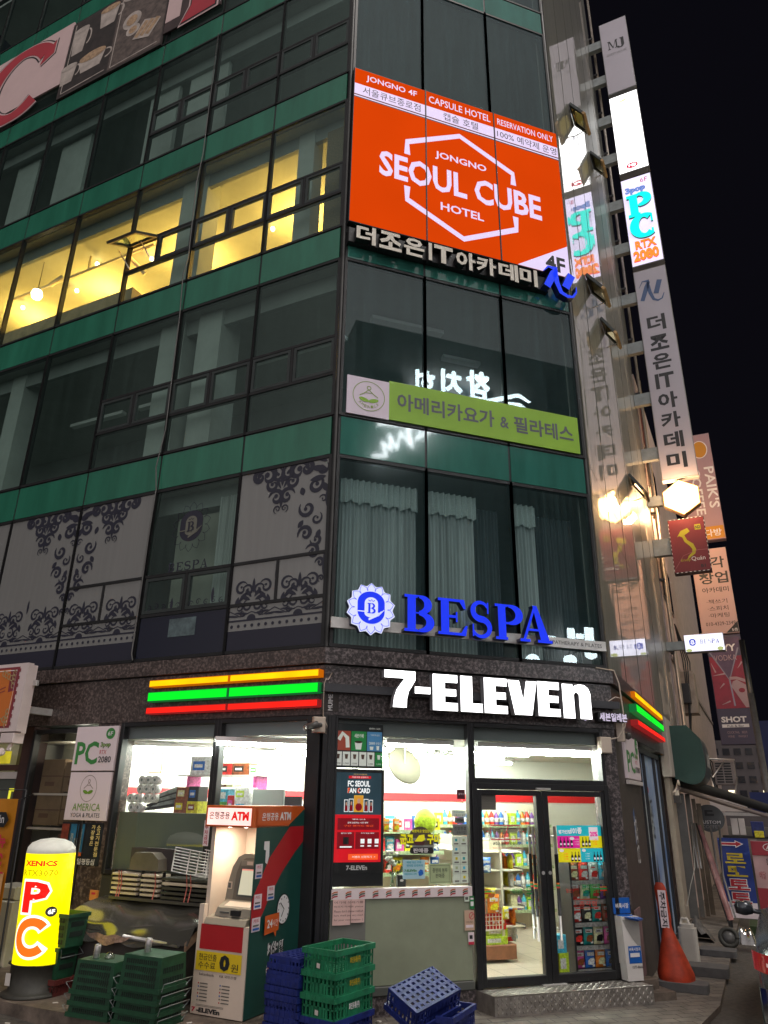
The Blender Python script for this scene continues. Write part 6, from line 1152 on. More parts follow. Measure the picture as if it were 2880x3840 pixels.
# green side panel (faces the shop corner): painted sheet with red swoosh, in its own frame
def side(mb_fn, nm, par):
    m_ = MB(); mb_fn(m_); T = Matrix.Translation((x1 + .004, 0, 0)) @ Matrix.Rotation(PI / 2, 4, 'Z')   # local x -> depth
    o = m_.build(nm, par, T=T); return o
Yq = lambda u: yf + u * (yb - yf)
def sp(m_):
    m_.box(yf, yb, -.006, 0, zb, 1.97, ag)
side(sp, 'side_panel', AT)
def sp2(m_):
    m_.flat([(Yq(.12), 1.0), (Yq(.005), 1.0), (Yq(.005), 1.28), (Yq(.28), 1.66), (Yq(.62), 1.94), (Yq(.80), 2.06), (Yq(.99), 2.13), (Yq(.99), 1.82), (Yq(.80), 1.70), (Yq(.54), 1.50), (Yq(.30), 1.24)], -.0068, ar)
    m_.flat([(Yq(0), 1.99), (Yq(.62), 1.98), (Yq(.98), 2.17), (Yq(0), 2.18)], -.007, ao)
    m_.flat([(Yq(.62), 1.97), (Yq(.99), 1.97), (Yq(.99), 2.185), (Yq(.90), 2.15), (Yq(.72), 2.05)], -.0062, ag)
    m_.text('은행공용', Yq(.08), Yq(.40), 2.04, 2.12, -.009, white, bold=.01); m_.text('ATM', Yq(.43), Yq(.66), 2.04, 2.125, -.009, white, bold=.04)
    m_.disc(Yq(.60), 1.13, .13, .155, -.009, ink, 32); m_.disc(Yq(.60), 1.13, .118, .142, -.014, white, 32)
    for k in range(12): a = k * PI / 6; m_.disc(Yq(.60) + .098 * math.cos(a), 1.13 + .118 * math.sin(a), .007, .009, -.020, ink, 8)
    m_.ribbon([(Yq(.52), 1.2), (Yq(.60), 1.13), (Yq(.55), 1.06)], .012, -.025, ink); m_.flat([(Yq(.23), .92), (Yq(.50), .94), (Yq(.50), 1.11), (Yq(.23), 1.10)], -.030, ao); m_.flat([(Yq(.40), .94), (Yq(.46), .94), (Yq(.45), .88)], -.030, ao); m_.text('24', Yq(.27), Yq(.37), .98, 1.06, -.034, white, bold=.02); m_.text('시간', Yq(.385), Yq(.48), .985, 1.05, -.034, white)
    m_.text('365', Yq(.35), Yq(.55), .70, .84, -.009, white, bold=.1); m_.text('365', Yq(.36), Yq(.54), .705, .835, -.014, ink, bold=.01); m_.text('일', Yq(.56), Yq(.65), .71, .83, -.009, white, bold=.1); m_.text('일', Yq(.565), Yq(.645), .715, .825, -.014, ink, bold=.01); m_.text('은행공용', Yq(.34), Yq(.66), .53, .65, -.009, white, bold=.1); m_.text('은행공용', Yq(.345), Yq(.655), .535, .645, -.014, pr_, bold=.02)
    for (u, z, w_, h_) in [(.02, 1.47, .13, .14), (.03, 1.18, .14, .14), (.27, 1.24, .14, .14), (.02, .97, .15, .13)]: m_.rect(Yq(u), Yq(u) + w_, z, z + h_, -.010, pk); m_.text('카드', Yq(u) + .02, Yq(u) + w_ - .03, z + h_ - .045, z + h_ - .012, -.015, pr_, bold=.02); m_.rect(Yq(u) + .015, Yq(u) + w_ - .02, z + .015, z + .035, -.015, MATS['bin_blue']); m_.rect(Yq(u) + .015, Yq(u) + w_ - .03, z + .05, z + .065, -.015, stg)
    m_.flat([(Yq(.15), 1.83), (Yq(.25), 1.83), (Yq(.26), 1.68), (Yq(.23), 1.6), (Yq(.19), 1.62), (Yq(.19), 1.74), (Yq(.15), 1.75)], -.009, white)
side(sp2, 'side_graphic', AT)
gm_ = mat('machine_grey', '#8d8679', .4, noise=(3, .05)); gd = mat('machine_dark', (.10, .10, .095), .4)
mb = MB(); mb.box(x0 + .03, x1 - .06, yf - .016, yf - .008, .785, 1.015, ar); mb.build('red_panel', AT)
mb = MB(); mb.add([(x0 + .06, yf + .01, 1.075), (x1 - .04, yf + .01, 1.075), (x1 - .04, yf + .40, 1.15), (x0 + .06, yf + .40, 1.15), (x0 + .06, yf - .02, 1.02), (x1 - .04, yf - .02, 1.02), (x1 - .04, yf + .45, 1.02), (x0 + .06, yf + .45, 1.02)], [(0, 1, 2, 3), (4, 5, 1, 0), (5, 6, 2, 1), (7, 4, 0, 3)], gm_)
mb.add([(x0 + .20, yf + .04, 1.085), (x1 - .08, yf + .04, 1.085), (x1 - .08, yf + .16, 1.11), (x0 + .20, yf + .16, 1.11)], [(0, 1, 2, 3)], gd); mb.add([(x0 + .22, yf + .06, 1.094), (x1 - .12, yf + .06, 1.094), (x1 - .12, yf + .14, 1.111), (x0 + .24, yf + .14, 1.111)], [(0, 1, 2, 3)], aw); mb.build('keypad_desk', AT)
mb = MB(); q0 = yf + .20
arch = [(x0 + .13, 1.06), (x1 - .035, 1.06), (x1 - .035, 1.70), (x0 + .37, 1.695), (x0 + .29, 1.66), (x0 + .22, 1.56), (x0 + .17, 1.38)]
mb.prism(arch, q0, q0 + .42, gm_); mb.prism([(x0 + .25, 1.24), (x1 - .036, 1.24), (x1 - .036, 1.66), (x0 + .40, 1.655), (x0 + .33, 1.62), (x0 + .28, 1.5)], q0 - .004, None, mat('machine_bezel', '#6f685d', .4, noise=(3, .05)))
mb.box(x0 + .34, x1 - .06, q0 - .012, q0 - .004, 1.575, 1.63, gm_); mb.box(x0 + .42, x1 - .14, q0 - .016, q0 - .012, 1.585, 1.62, aw); mb.box(x0 + .18, x0 + .235, q0 - .014, q0 - .002, 1.34, 1.41, aw); mb.box(x0 + .19, x0 + .225, q0 - .017, q0 - .014, 1.35, 1.40, gd)
mb.add([(x0 + .13, q0 - .14, 1.09), (x1 - .04, q0 - .14, 1.09), (x1 - .04, q0 - .12, 1.17), (x0 + .15, q0 - .12, 1.17), (x1 - .04, q0, 1.24), (x0 + .17, q0, 1.24), (x0 + .13, q0, 1.09)], [(0, 1, 2, 3), (3, 2, 4, 5), (0, 3, 5, 6)], gm_)
mb.box(x0 + .20, x0 + .32, q0 - .145, q0 - .125, 1.12, 1.135, gd); mb.box(x0 + .36, x0 + .47, q0 - .17, q0 - .12, 1.105, 1.155, black); mb.add([(x0 + .22, q0 - .10, 1.186), (x1 - .08, q0 - .10, 1.186), (x1 - .08, q0 - .03, 1.226), (x0 + .24, q0 - .03, 1.226)], [(0, 1, 2, 3)], aw); mb.build('machine', AT)
mb = MB(); mb.flat([(x0 + .30, 1.27), (x1 - .05, 1.27), (x1 - .05, 1.555), (x0 + .345, 1.555)], q0 - .008, gd); mb.flat([(x0 + .325, 1.29), (x1 - .06, 1.29), (x1 - .06, 1.54), (x0 + .36, 1.54)], q0 - .012, glow('machine_screen', (.62, .58, .42), .85, .4)); mb.flat([(x0 + .36, 1.53), (x1 - .06, 1.53), (x1 - .06, 1.545), (x0 + .362, 1.545)], q0 - .018, glow('screen_pink', (.8, .3, .22), .8, .4)); mb.build('screen', AT)
mb = MB(); mb.rect(x0 + .0, x1 - .05, .59, .765, yf - .016, mat('kiosk_yellow', lin('#e0c020'), .5)); mb.text('현금인출', x0 + .04, x0 + .27, .685, .745, yf - .02, ink); mb.text('수수료', x0 + .04, x0 + .26, .61, .67, yf - .02, ink); mb.text('0', x0 + .31, x0 + .44, .605, .75, yf - .02, ink, bold=.06); mb.text('원', x0 + .46, x0 + .55, .61, .68, yf - .02, ink)
mb.text('kakaobank', x0 + .06, x0 + .25, .545, .57, yf - .012, ink); mb.text('KB 국민은행', x0 + .32, x0 + .53, .545, .57, yf - .012, ink)
for k in range(6):
    for j, x in enumerate((x0 + .06, x0 + .34)): mb.disc(x, .475 - k * .03, .008, .008, yf - .012, [ar, bb, stg][(k + j) % 3], 8); mb.rect(x + .02, x + .12, .47 - k * .03, .48 - k * .03, yf - .012, stg)
mb.rect(x0 + .05, x0 + .40, .285, .289, yf - .012, stg); mb.rect(x0 + .05, x0 + .40, .275, .279, yf - .012, stg); mb.text('7', x0 + .0, x0 + .05, .22, .262, yf - .012, pr_, bold=.05); mb.text('-ELEVEn', x0 + .06, x0 + .36, .22, .262, yf - .012, ink, bold=.05); mb.build('print', AT)
# no parking strip on the frame
PS = thing('upright_notice', 'narrow white upright notice with red letters beside the cash machine', 'notice', FL, (-1.62, -.06, 1.70)); mb = MB(); mb.box(-1.66, -1.575, -.058, -.054, 1.70, 2.0, pk); mb.build('sheet', PS); mb = MB()
for i, ch in enumerate('주차금지'): mb.text(ch, -1.645, -1.59, 1.895 - i * .06, 1.945 - i * .06, -.061, pr_, bold=.02)
mb.ring(-1.617, 1.972, .02, .02, .006, -.061, pr_, 16); mb.build('lettering', PS)
# ---- crates
def crate(nm, mt, w, l, h, label, group, text=None, tcol=None, fold=True):
    """plastic crate, open above: slotted walls with rim, ribs and hand holes; local x short side, y long side"""
    T_ = thing(nm, label, 'crate', group=group); mb = MB(); t = .012; ht = h
    def wall(ax, ln, off, sgn):
        # posts, rails and slots of one side
        def bx(a0, a1, z0, z1, th=t):
            if ax == 0: mb.box(a0, a1, min(off, off - sgn * th), max(off, off - sgn * th), z0, z1, mt)
            else: mb.box(min(off, off - sgn * th), max(off, off - sgn * th), a0, a1, z0, z1, mt)
        bx(-ln / 2, ln / 2, 0, .03); bx(-ln / 2, ln / 2, ht - .045, ht - .0, t); k = 12 if ln > .5 else 8; p = ln / k; mid = (k // 2 - 1, k // 2)
        for i in range(k + 1): bx(-ln / 2 + p * i - .010 if i else -ln / 2, -ln / 2 + p * i + .010 if i < k else ln / 2, .03, ht - .045)
        bx(-ln / 2, ln / 2, ht * .46, ht * .54, t * .8)
        if ln > .5: bx(-ln * .22, ln * .22, .03, ht - .045, t * .6)
        else: bx(-ln * .2, ln * .2, .03, ht * .48, t * .6)
    wall(0, w, -l / 2, -1); wall(0, w, l / 2, 1); wall(1, l, -w / 2, -1); wall(1, l, w / 2, 1)
    for i in range(9): mb.box(-w / 2, w / 2, -l / 2 + l * i / 9 + .004, -l / 2 + l * (i + .55) / 9, .001, .010, mt)
    for i in range(6): mb.box(-w / 2 + w * i / 6, -w / 2 + w * (i + .5) / 6, -l / 2, l / 2, .002, .009, mt)
    mb.build('body', T_); mb = MB(); r = .016
    for (a0, a1, b0, b1) in [(-w / 2 - r, w / 2 + r, -l / 2 - r, -l / 2 - .001), (-w / 2 - r, w / 2 + r, l / 2 + .001, l / 2 + r), (-w / 2 - r, -w / 2 - .001, -l / 2, l / 2), (w / 2 + .001, w / 2 + r, -l / 2, l / 2)]: mb.box(a0, a1, b0, b1, ht - .05, ht, mt)
    for i in range(7): mb.box(-w / 2 - r + (w + r) * i / 6.5, -w / 2 - r + .005 + (w + r) * i / 6.5, -l / 2 - r - .004, -l / 2 - r, ht - .05, ht, mt)
    mb.build('rim', T_)
    if text: 
        m2 = MB(); m2.text(text, -l * .14, l * .14, h * .32, h * .62, -w / 2 - .0, tcol, bold=.03); T2 = Matrix.Rotation(PI / 2, 4, 'Z'); m2.build('lettering', T_, T=Matrix.Translation((.0035, 0, 0)) @ T2)
    return T_
cg = mat('crate_green', lin('#1f7550'), .5, noise=(9, .35), bump=.1, bscale=40); cb = mat('crate_blue', lin('#1c2a70'), .5, noise=(9, .4), bump=.1, bscale=40); cdg = mat('crate_dark_green', lin('#16422b'), .55, noise=(9, .4), bump=.15, bscale=30); clb = mat('label_scrap', '#cfc8c0', .7)
az = math.radians(36); cx_, cy_ = -.19, -1.60
def stackpos(lo, sh): return (cx_ + lo * math.cos(az) - sh * math.sin(az), cy_ + lo * math.sin(az) + sh * math.cos(az))
W_, L_c, H_c, P_c = .39, .60, .205, .188
ptx, pty = stackpos(L_c / 2 + .01, W_ / 2 + .01); rz = az - PI / 2          # local y along the long side
yel = mat('crate_yellow_print', lin('#b8a428'), .5)
base0 = .94 - H_c - 4 * P_c
names = [('blue crate at the very bottom under the green crates', cb, '롯데로지스틱스', white), ('blue crate directly under the lowest green crate', cb, '롯데로지스틱스', white), ('lowest green crate with white lettering, on two blue crates', cg, '화인유통(주)', white), ('middle green crate with yellow lettering in the open stack', cg, '화인유통(주)', yel), ('open topmost green crate with yellow lettering by the cash machine', cg, '화인유통(주)', yel)]
for k, (lb, m_, tx, tc_) in enumerate(names):
    c = crate('crate', m_, W_, L_c, H_c, lb, 'crates stacked beside the cash machine', tx, tc_); c.location = (ptx, pty, base0 + k * P_c); c.rotation_euler = (0, 0, rz)
    if k in (1, 4, 2):
        mb = MB(); mb.prism([(-.02, .05), (.02, .045), (.022, .085), (-.018, .09)], -L_c / 2 - .022, None, clb); mb.build('scrap_label', c)
# tall stack of nested blue crates behind it
c0 = None; nb = 12; sx, sy = stackpos(-.06, .72); sx -= .02
for k in range(nb):
    lb = f'nested dark blue crate number {k + 1} from the ground in the tall blue stack' if k < nb - 1 else 'upside down dark blue crate topping the tall nested stack'
    if c0 is None: c0 = crate('crate', cb, W_, L_c, H_c, lb, 'nested blue crates in the tall stack'); c = c0
    else: c = dup(c0, label=lb)
    c.location = (sx + .35, sy + .13 , -.06 + k * .062); jit = (.008 * math.sin(k * 5.1), .008 * math.cos(k * 3.7)); c.location.x += jit[0]; c.location.y += jit[1]; c.rotation_euler = (0, 0, rz)
    if k == nb - 1: c.location = (sx + .35, sy + .13, -.06 + k * .062 + .205); c.rotation_euler = (PI, 0, rz)
# blue crates thrown down by the step: two upright, one overturned and tilted on them
for (loc, rz_, lb) in [((.93, -1.48, 0), -.84, 'lowest of the three blue crates left askew before the metal step'), ((.95, -1.50, .195), -.80, 'middle blue crate of the askew pile before the metal step')]:
    c = dup(c0, label=lb, group='blue crates piled askew before the step'); c.location = loc; c.rotation_euler = (0, 0, rz_)
xv = Vector((.16, -.32, -.14)).normalized(); yv = Vector((.57, .21, .11)); yv = (yv - xv * yv.dot(xv)).normalized(); nv = xv.cross(yv)
c = dup(c0, label='overturned tilted blue crate with its grid bottom facing up before the step', group='blue crates piled askew before the step')
c.location = (.695, -1.625, .60); c.rotation_euler = Matrix((-xv, yv, -nv)).transposed().to_euler()
# green fish crates with wire handles, left of the kiosk
def bin_crate(label, w=.40, l=.52, h=.30, handles=True, flip=False, grp='green fish crates with wire handles'):
    T_ = thing('fish_crate', label, 'crate', group=grp); mb = MB(); tp = .02
    def P4(z): q = tp * (1 - z / h); return [(-l / 2 + q, -w / 2 + q, z), (l / 2 - q, -w / 2 + q, z), (l / 2 - q, w / 2 - q, z), (-l / 2 + q, w / 2 - q, z)]
    a, b_ = P4(0), P4(h); mb.add(a + b_, [(0, 3, 2, 1), (0, 1, 5, 4), (1, 2, 6, 5), (2, 3, 7, 6), (3, 0, 4, 7)], cdg)
    for i in range(15):
        u = -l / 2 + .07 + (l - .14) * i / 14
        for zz in (.10, .30, .52, .74): 
            z0 = h * zz; q = tp * (1 - z0 / h)
            if abs(u) < l / 2 - q - .03:
                mb.box(u - .007, u + .007, -w / 2 + q - .007, -w / 2 + q + .01, z0, z0 + h * .13, mat('slot_dark', (.006, .014, .009), .8)); mb.box(u - .007, u + .007, w / 2 - q - .01, w / 2 - q + .007, z0, z0 + h * .13, MATS['slot_dark'])
    for i in range(8):
        u = -l / 2 + .05 + (l - .1) * i / 7; mb.add([(u - .004, -w / 2 + tp - .006, 0), (u + .004, -w / 2 + tp - .006, 0), (u + .004, -w / 2 - .006, h), (u - .004, -w / 2 - .006, h)], [(0, 1, 2, 3)], cdg)
    for i in range(12):
        u = -w / 2 + .06 + (w - .12) * i / 11
        for zz in (.3, .6): z0 = h * zz; q = tp * (1 - z0 / h); mb.box(l / 2 - q - .01, l / 2 - q + .006, u - .006, u + .006, z0, z0 + h * .16, MATS['slot_dark'])
    mb.build('body', T_); mb = MB()
    for (x0_, x1_, y0_, y1_) in [(-l / 2 - .015, l / 2 + .015, -w / 2 - .015, -w / 2), (-l / 2 - .015, l / 2 + .015, w / 2, w / 2 + .015), (-l / 2 - .015, -l / 2, -w / 2, w / 2), (l / 2, l / 2 + .015, -w / 2, w / 2)]: mb.box(x0_, x1_, y0_, y1_, h - .04, h, cdg)
    mb.build('rim', T_)
    if handles:
        for s in (-1, 1): mb = MB(); x = s * (l / 2 + .02); mb.tube([(x, -w / 2 + .02, h - .02), (x + s * .045, -w / 2 - .015, h - .09), (x + s * .045, w / 2 + .01, h - .09), (x, w / 2 - .02, h - .02)], .0045, zinc, 6); mb.build('handle', T_)
    return T_
fc0 = None
for (x, nst, lbn) in [(-1.62, 3, 'shorter'), (-1.0, 4, 'taller')]:
    for k in range(nst):
        top = k == nst - 1
        lb = f'{"topmost" if top else ["lowest", "second lowest", "third"][k]} upside down green fish crate of the {lbn} nested stack before the dark cart'
        if fc0 is None: fc0 = bin_crate(lb); c = fc0
        else: c = dup(fc0, label=lb)
        p = fpos(FL, x + .004 * k, -1.48, .19 + .1 * k + .30)
        c.location = p; c.rotation_euler = (PI, 0, FL[1] + (.05 if nst == 3 else -.02) + .01 * k)
# cans and plastic lid on them
for (x, y, z, lb) in [(-1.72, -1.55, .69, 'pale drink can standing on the shorter stack of fish crates'), (-1.08, -1.50, .79, 'pale drink can standing on the taller stack of fish crates')]:
    mb = MB(); mb.lathe([(.026, 0), (.032, .006), (.033, .115), (.027, .128), (.025, .124)], mat('can_silver', (.55, .52, .52), .35, .6, noise=(20, .4)), 18); p = fpos(FL, x, y, z); o = mb.build('drink_can'); o.location = p; o.rotation_euler = (.06, .05, 0); tag(o, lb, 'can')
mb = MB(); mb.lathe([(.05, 0), (.05, .02), (.035, .05), (.008, .062)], glass('clear_lid', (.75, .78, .75), .15), 18); o = mb.build('domed_cup'); o.location = fpos(FL, -1.58, -1.5, .69); tag(o, 'clear domed plastic cup left on the shorter stack of fish crates', 'cup')
# dark crates between the lamp pillar and the cart
for (dx, z0, lb, kk) in [(-2.78, .19, 'dark red crate at the bottom between the yellow pillar and the cart', 0), (-2.80, .34, 'dark green crate on the red crate beside the yellow pillar', 1), (-2.72, .66, 'upper dark green crate beside the yellow pillar', 2)]:
    if kk == 0:
        c = crate('crate', mat('crate_red', lin('#5a2420'), .5, noise=(6, .2)), .30, .40, .16, lb, 'dark crates beside the yellow pillar'); c.location = fpos(FL, dx, -1.10, z0); c.rotation_euler = (0, 0, FL[1] + PI / 2)
    else:
        c = bin_crate(lb, .30, .38, .32 if kk == 1 else .34, kk == 1, grp='dark crates beside the yellow pillar'); c.location = fpos(FL, dx, -1.08, z0); c.rotation_euler = (0, 0, FL[1])
mb = MB(); mb.grid(lambda u, v: (-.11 + .22 * u + .01 * math.sin(9 * v), -.1 + .2 * v, .05 * math.sin(PI * u) * math.sin(PI * v) + .014 * math.sin(13 * u + 7 * v)), 9, 9, mat('dirty_cloth', (.38, .27, .18), .8, noise=(14, .3))); o = mb.build('cloth_rag'); o.location = fpos(FL, -2.84, -1.12, .67); tag(o, 'crumpled pinkish rag in the dark green crate', 'rag')
# ---- yellow lit PC pillar on a black drum
PC = thing('lit_pillar_sign', 'glowing yellow cylindrical PC sign pillar on black drum base', 'sign pillar', FL, (-3.12, -1.2, .19)); px_, py_, pr_r = -3.035, -1.22, .275
yg = glow('pillar_yellow', (1.0, .84, .0), 1.25, .5, .22, 2.2); capm = mat('pillar_cap', (.62, .60, .54), .5, noise=(6, .15), emit=(.5, .48, .4), estr=.5)
mb = MB(); mb.lathe([(pr_r, .50), (pr_r, 1.635)], yg, 40, px_, py_); mb.build('lit_drum', PC)
mb = MB(); mb.lathe([(pr_r + .002, 1.63), (pr_r * .97, 1.69), (pr_r * .82, 1.74), (pr_r * .5, 1.775), (.02, 1.79)], capm, 40, px_, py_); mb.build('cap', PC)
mb = MB(); blk = mat('black_rubber', (.035, .033, .026), .6, noise=(12, .3)); mb.lathe([(.34, .19), (.34, .21), (.31, .23), (.27, .24), (.265, .49), (.30, .505), (.02, .507)], blk, 32, px_ - .02, py_); mb.build('base_drum', PC)
def wrapc(a0):
    def f(u, v): a = a0 + u / pr_r; return (px_ + (pr_r + .004) * math.sin(a), v)
    return f
def wrap_mesh(fn, nm, rad=.014):
    m_ = MB(); fn(m_); vs = []
    for (x, y, z) in m_.v:
        a = x / pr_r + .52; rr = pr_r + rad - y * 1.0; vs.append((px_ + rr * math.sin(a), py_ - rr * math.cos(a), z))
    m_.v = vs; m_.build(nm, PC)
wht = glow('pillar_white', (1.0, .97, .85), 1.15, .7); lr = glow('pillar_red', (.85, .012, .006), 1.0, .4); lo_ = glow('pillar_orange', (.95, .17, .01), 1.0, .4)
def pcs(m_):
    m_.text('XENICS', -.20, .17, 1.50, 1.56, -.006, lr, bold=.04, res=1); m_.text('RTX3070', -.21, .19, 1.395, 1.465, -.006, glow('pillar_dim_yellow', (.55, .45, .0), 1.0, .4), bold=.02, res=1)
    m_.text('P', -.19, .15, 1.0, 1.365, -.001, wht, bold=.075); m_.text('P', -.165, .125, 1.025, 1.34, -.006, lr, bold=.03)
    for y, m, g, e_ in ((-.001, wht, .055, 9), (-.006, lo_, .0, 0)): m_.ribbon([(-.01 + .145 * math.cos(math.radians(t)), .785 + .15 * math.sin(math.radians(t))) for t in range(38 - e_, 323 + e_, 12)], .085 + g, y, m)
    m_.disc(.16, 1.035, .06, .052, -.012, mat('badge_dark', (.05, .05, .06), .4), 20); m_.text('6F', .125, .195, 1.01, 1.06, -.018, wht, bold=.04)
wrap_mesh(pcs, 'lettering'); mb = MB(); mb.rect(-3.20, -3.12, .30, .42, py_ - .275, clb); mb.build('label', PC)
for ch in PC.children:
    for v in ch.data.vertices: v.co.x += .115 - .075 * (v.co.z - .31) / 1.14
l = bpy.data.lights.new('pillar_light', 'POINT'); l.energy = 5; l.color = (1, .8, .1); l.shadow_soft_size = .3; o = bpy.data.objects.new('pillar_light', l); COL.objects.link(o); o.location = fpos(FL, px_ + .1, py_ + .5, 1.0)
# ---- cart wrapped in dark cloth with clear sheet, folded table legs and wire rack on it
CT = thing('covered_cart', 'street food cart wrapped in dark cloth under a glossy plastic sheet', 'cart', FL, (-1.95, -.5, .19)); dk = mat('cart_cloth', (.040, .032, .030), .75, noise=(4, .25), bump=.4, bscale=9); tarp = mat('clear_tarp', (.06, .057, .05), .16, noise=(3, .12), bump=.1, bscale=5, ior=2.3)
x0, x1, y0, y1 = -2.86, -1.06, -.90, -.12
def skirt(u, v):
    pts = [(x0, y1), (x0 + .03, y0), (x1 - .02, y0), (x1, y1)]; q = u * 3; i = min(2, int(q)); t = q - i; z = .2 + .62 * v
    x = pts[i][0] + (pts[i + 1][0] - pts[i][0]) * t; y = pts[i][1] + (pts[i + 1][1] - pts[i][1]) * t; return (x, y - .012 * math.sin(u * 70) * (1 - v) - .010 * math.sin(u * 23 + v * 4), z)
mb = MB(); mb.grid(skirt, 90, 8, dk); mb.add([(x0, y1, .82), (x0 + .03, y0, .82), (x1 - .02, y0, .82), (x1, y1, .82)], [(0, 1, 2, 3)], dk); mb.build('cloth_skirt', CT)
def tp_(u, v):
    x = x0 - .12 + (x1 - x0 + .17) * u + .20 * v * (1 - u) ** 2; y = y0 - .06 + (y1 - y0 - .05) * v; z = .85 + .29 * math.sin(v * PI / 2) ** .9 - .05 * (1 - v) * math.sin(u * PI) + .015 * math.sin(u * 19 + v * 6) - (.06 + .08 * abs(math.sin(u * 7))) * max(0, .12 - v) * 6
    return (x, y, z)
mb = MB(); mb.grid(tp_, 48, 18, tarp); mb.build('plastic_sheet', CT)
tape2 = mat('packing_tape', (.36, .24, .17), .35, noise=(8, .3)); mb = MB(); mb.grid(lambda u, v: (x1 + .015, y0 - .07 + .45 * u, .70 + .10 * v + .22 * u), 6, 3, tape2); mb.grid(lambda u, v: (x0 + .35 + .75 * u, y0 - .07 - .03 * math.sin(u * 3), .80 - .10 * v * math.sin(PI * min(1, u * 1.05)) - .01 * math.sin(17 * u)), 14, 5, mat('silver_foil', (.50, .33, .26), .3, .6, noise=(18, .5), bump=.8, bscale=30)); mb.tube([(x0 + .9, y0 - .03, .79), (x1 - .1, y0 - .03, .76)], .022, steel, 8); mb.build('tape', CT)
mb = MB(); mb.box(x0 + .25, x1, y0 + .32, y1, 1.10, 1.13, mat('cart_top', (.05, .045, .04), .6)); mb.build('top_board', CT)
FT = thing('folded_tables', 'bundle of pale slatted folding stools tied with red string on the cart', 'slat bundle', FL, (-2.0, -.45, 1.13)); slat = mat('pale_slat', (.55, .47, .36), .55, noise=(7, .15)); mb = MB()
for k in range(5):
    z = 1.155 + k * .052
    for (a, b_) in ((-2.62 + .02 * (k % 2), -2.2), (-2.14, -1.87)): mb.bbox(a, b_, -.56 - .01 * (k % 2), -.35, z, z + .026, slat, .003)
mb.build('slat', FT); mb = MB()
for k in range(5): z = 1.14 + k * .05; mb.bbox(-1.82, -1.12, -.55, -.3, z, z + .03, slat if k in (3,) else blk, .003)
mb.build('dark_slat', FT); mb = MB()
for x in (-2.66, -2.18, -1.84): mb.tube([(x, -.5, 1.13), (x, -.5, 1.42)], .02, black, 6)
mb.build('stool_leg', FT); mb = MB(); stt = mat('red_string', (.55, .14, .11), .7)
for x in (-2.50, -2.46, -1.92, -1.44, -1.38): mb.tube([(x, -.575, 1.42), (x + .03, -.58, 1.28), (x, -.575, 1.13)], .006, stt, 5)
mb.build('string', FT)
mb = MB(); sb_ = mat('box_brown', (.10, .085, .065), .6, noise=(5, .2)); mb.prism([(-2.45, 1.42), (-1.98, 1.42), (-2.0, 1.55), (-2.1, 1.62), (-2.38, 1.62), (-2.44, 1.55)], -.46, -.2, sb_); mb.box(-2.6, -1.9, -.3, -.15, 1.42, 1.66, dk); tag(mb.build('burner_box', fr=FL), 'brown burner body lying upside down on the slat bundle', 'burner')
WR = thing('wire_rack', 'white wire basket rack resting tilted on top of the cart', 'wire rack', FL, (-1.45, -.4, 1.42)); T = Matrix.Translation((-1.44, -.42, 1.55)) @ Matrix.Rotation(.10, 4, 'Y'); mb = MB(); wv = mat('rack_wire', (.72, .68, .66), .4)
def tt(a, b_, r=.006): mb.tube([T @ Vector(a), T @ Vector(b_)], r, wv, 5)
for i in range(9): z = -.13 + i * .0325; tt((-.25, -.12, z), (.27, -.12, z)); tt((.02, .1, z), (.27, .1, z), .004)
for x in (-.25, -.02, .12, .27): tt((x, -.12, -.13), (x, -.12, .13), .008)
for x in [.05 + .035 * k for k in range(7)]: tt((x, .1, -.13), (x, .1, .13), .004); tt((x, -.12, -.13), (x, .1, -.13), .004)
mb.build('wire', WR)
# small orange tag on the granite, fallen papers, bag
mb = MB(); mb.box(-3.46, -3.33, -.06, -.03, .98, 1.10, mat('orange_box', lin('#d0884a'), .5)); mb.rect(-3.43, -3.36, 1.05, 1.075, -.061, pr_); tag(mb.build('meter_tag', fr=FL), 'small orange tag box on the granite behind the yellow pillar', 'tag')
mb = MB(); mb.lathe([(.01, -.05), (.07, -.04), (.09, .0), (.05, .04), (.01, .06)], clb, 9, T=Matrix.Scale(1.0, 4)); 
for i, v in enumerate(mb.v): mb.v[i] = (v[0] * (1 + .3 * math.sin(i * 7.3)), v[1] * (1 + .3 * math.cos(i * 3.1)), v[2] * (1 + .25 * math.sin(i * 5)))
o = mb.build('crumpled_bag'); o.location = fpos(FL, -1.12, -1.25, .22); tag(o, 'crumpled white plastic bag on the ground left of the cash machine', 'bag')
for i, (x, y, z) in enumerate([(-2.36, -1.40, .192), (-2.9, -1.36, .192), (-2.45, -1.9, .10), (-2.9, -1.85, .105), (-.5, -1.45, .192), (-.62, -1.3, .192)]):
    mb = MB(); a = i * 1.3; c, s = math.cos(a), math.sin(a); mb.rbox(-.028, .028, -.008, .008, 0, .008, clb, .003, T=Matrix.Rotation(a, 4, 'Z')); o = mb.build('cigarette_end'); o.location = fpos(FL, x, y, z); tag(o, 'white cigarette end lying on the dirty kerb and street', 'cigarette end', 'cigarette ends')
for i, (x, y) in enumerate([(.75, -.35), (.95, -.75), (.72, -.2), (1.75, -.9)]):
    mb = MB(); mb.prism([(-.03, .004), (.03, .004), (.02, .012), (-.02, .014)], -.02, .02, clb); o = mb.build('paper_scrap'); o.location = (x, y, 0); o.rotation_euler = (0, 0, i * 1.1); tag(o, 'torn pale paper scrap on the pavement near the fallen blue crates', 'paper scrap', 'paper scraps')
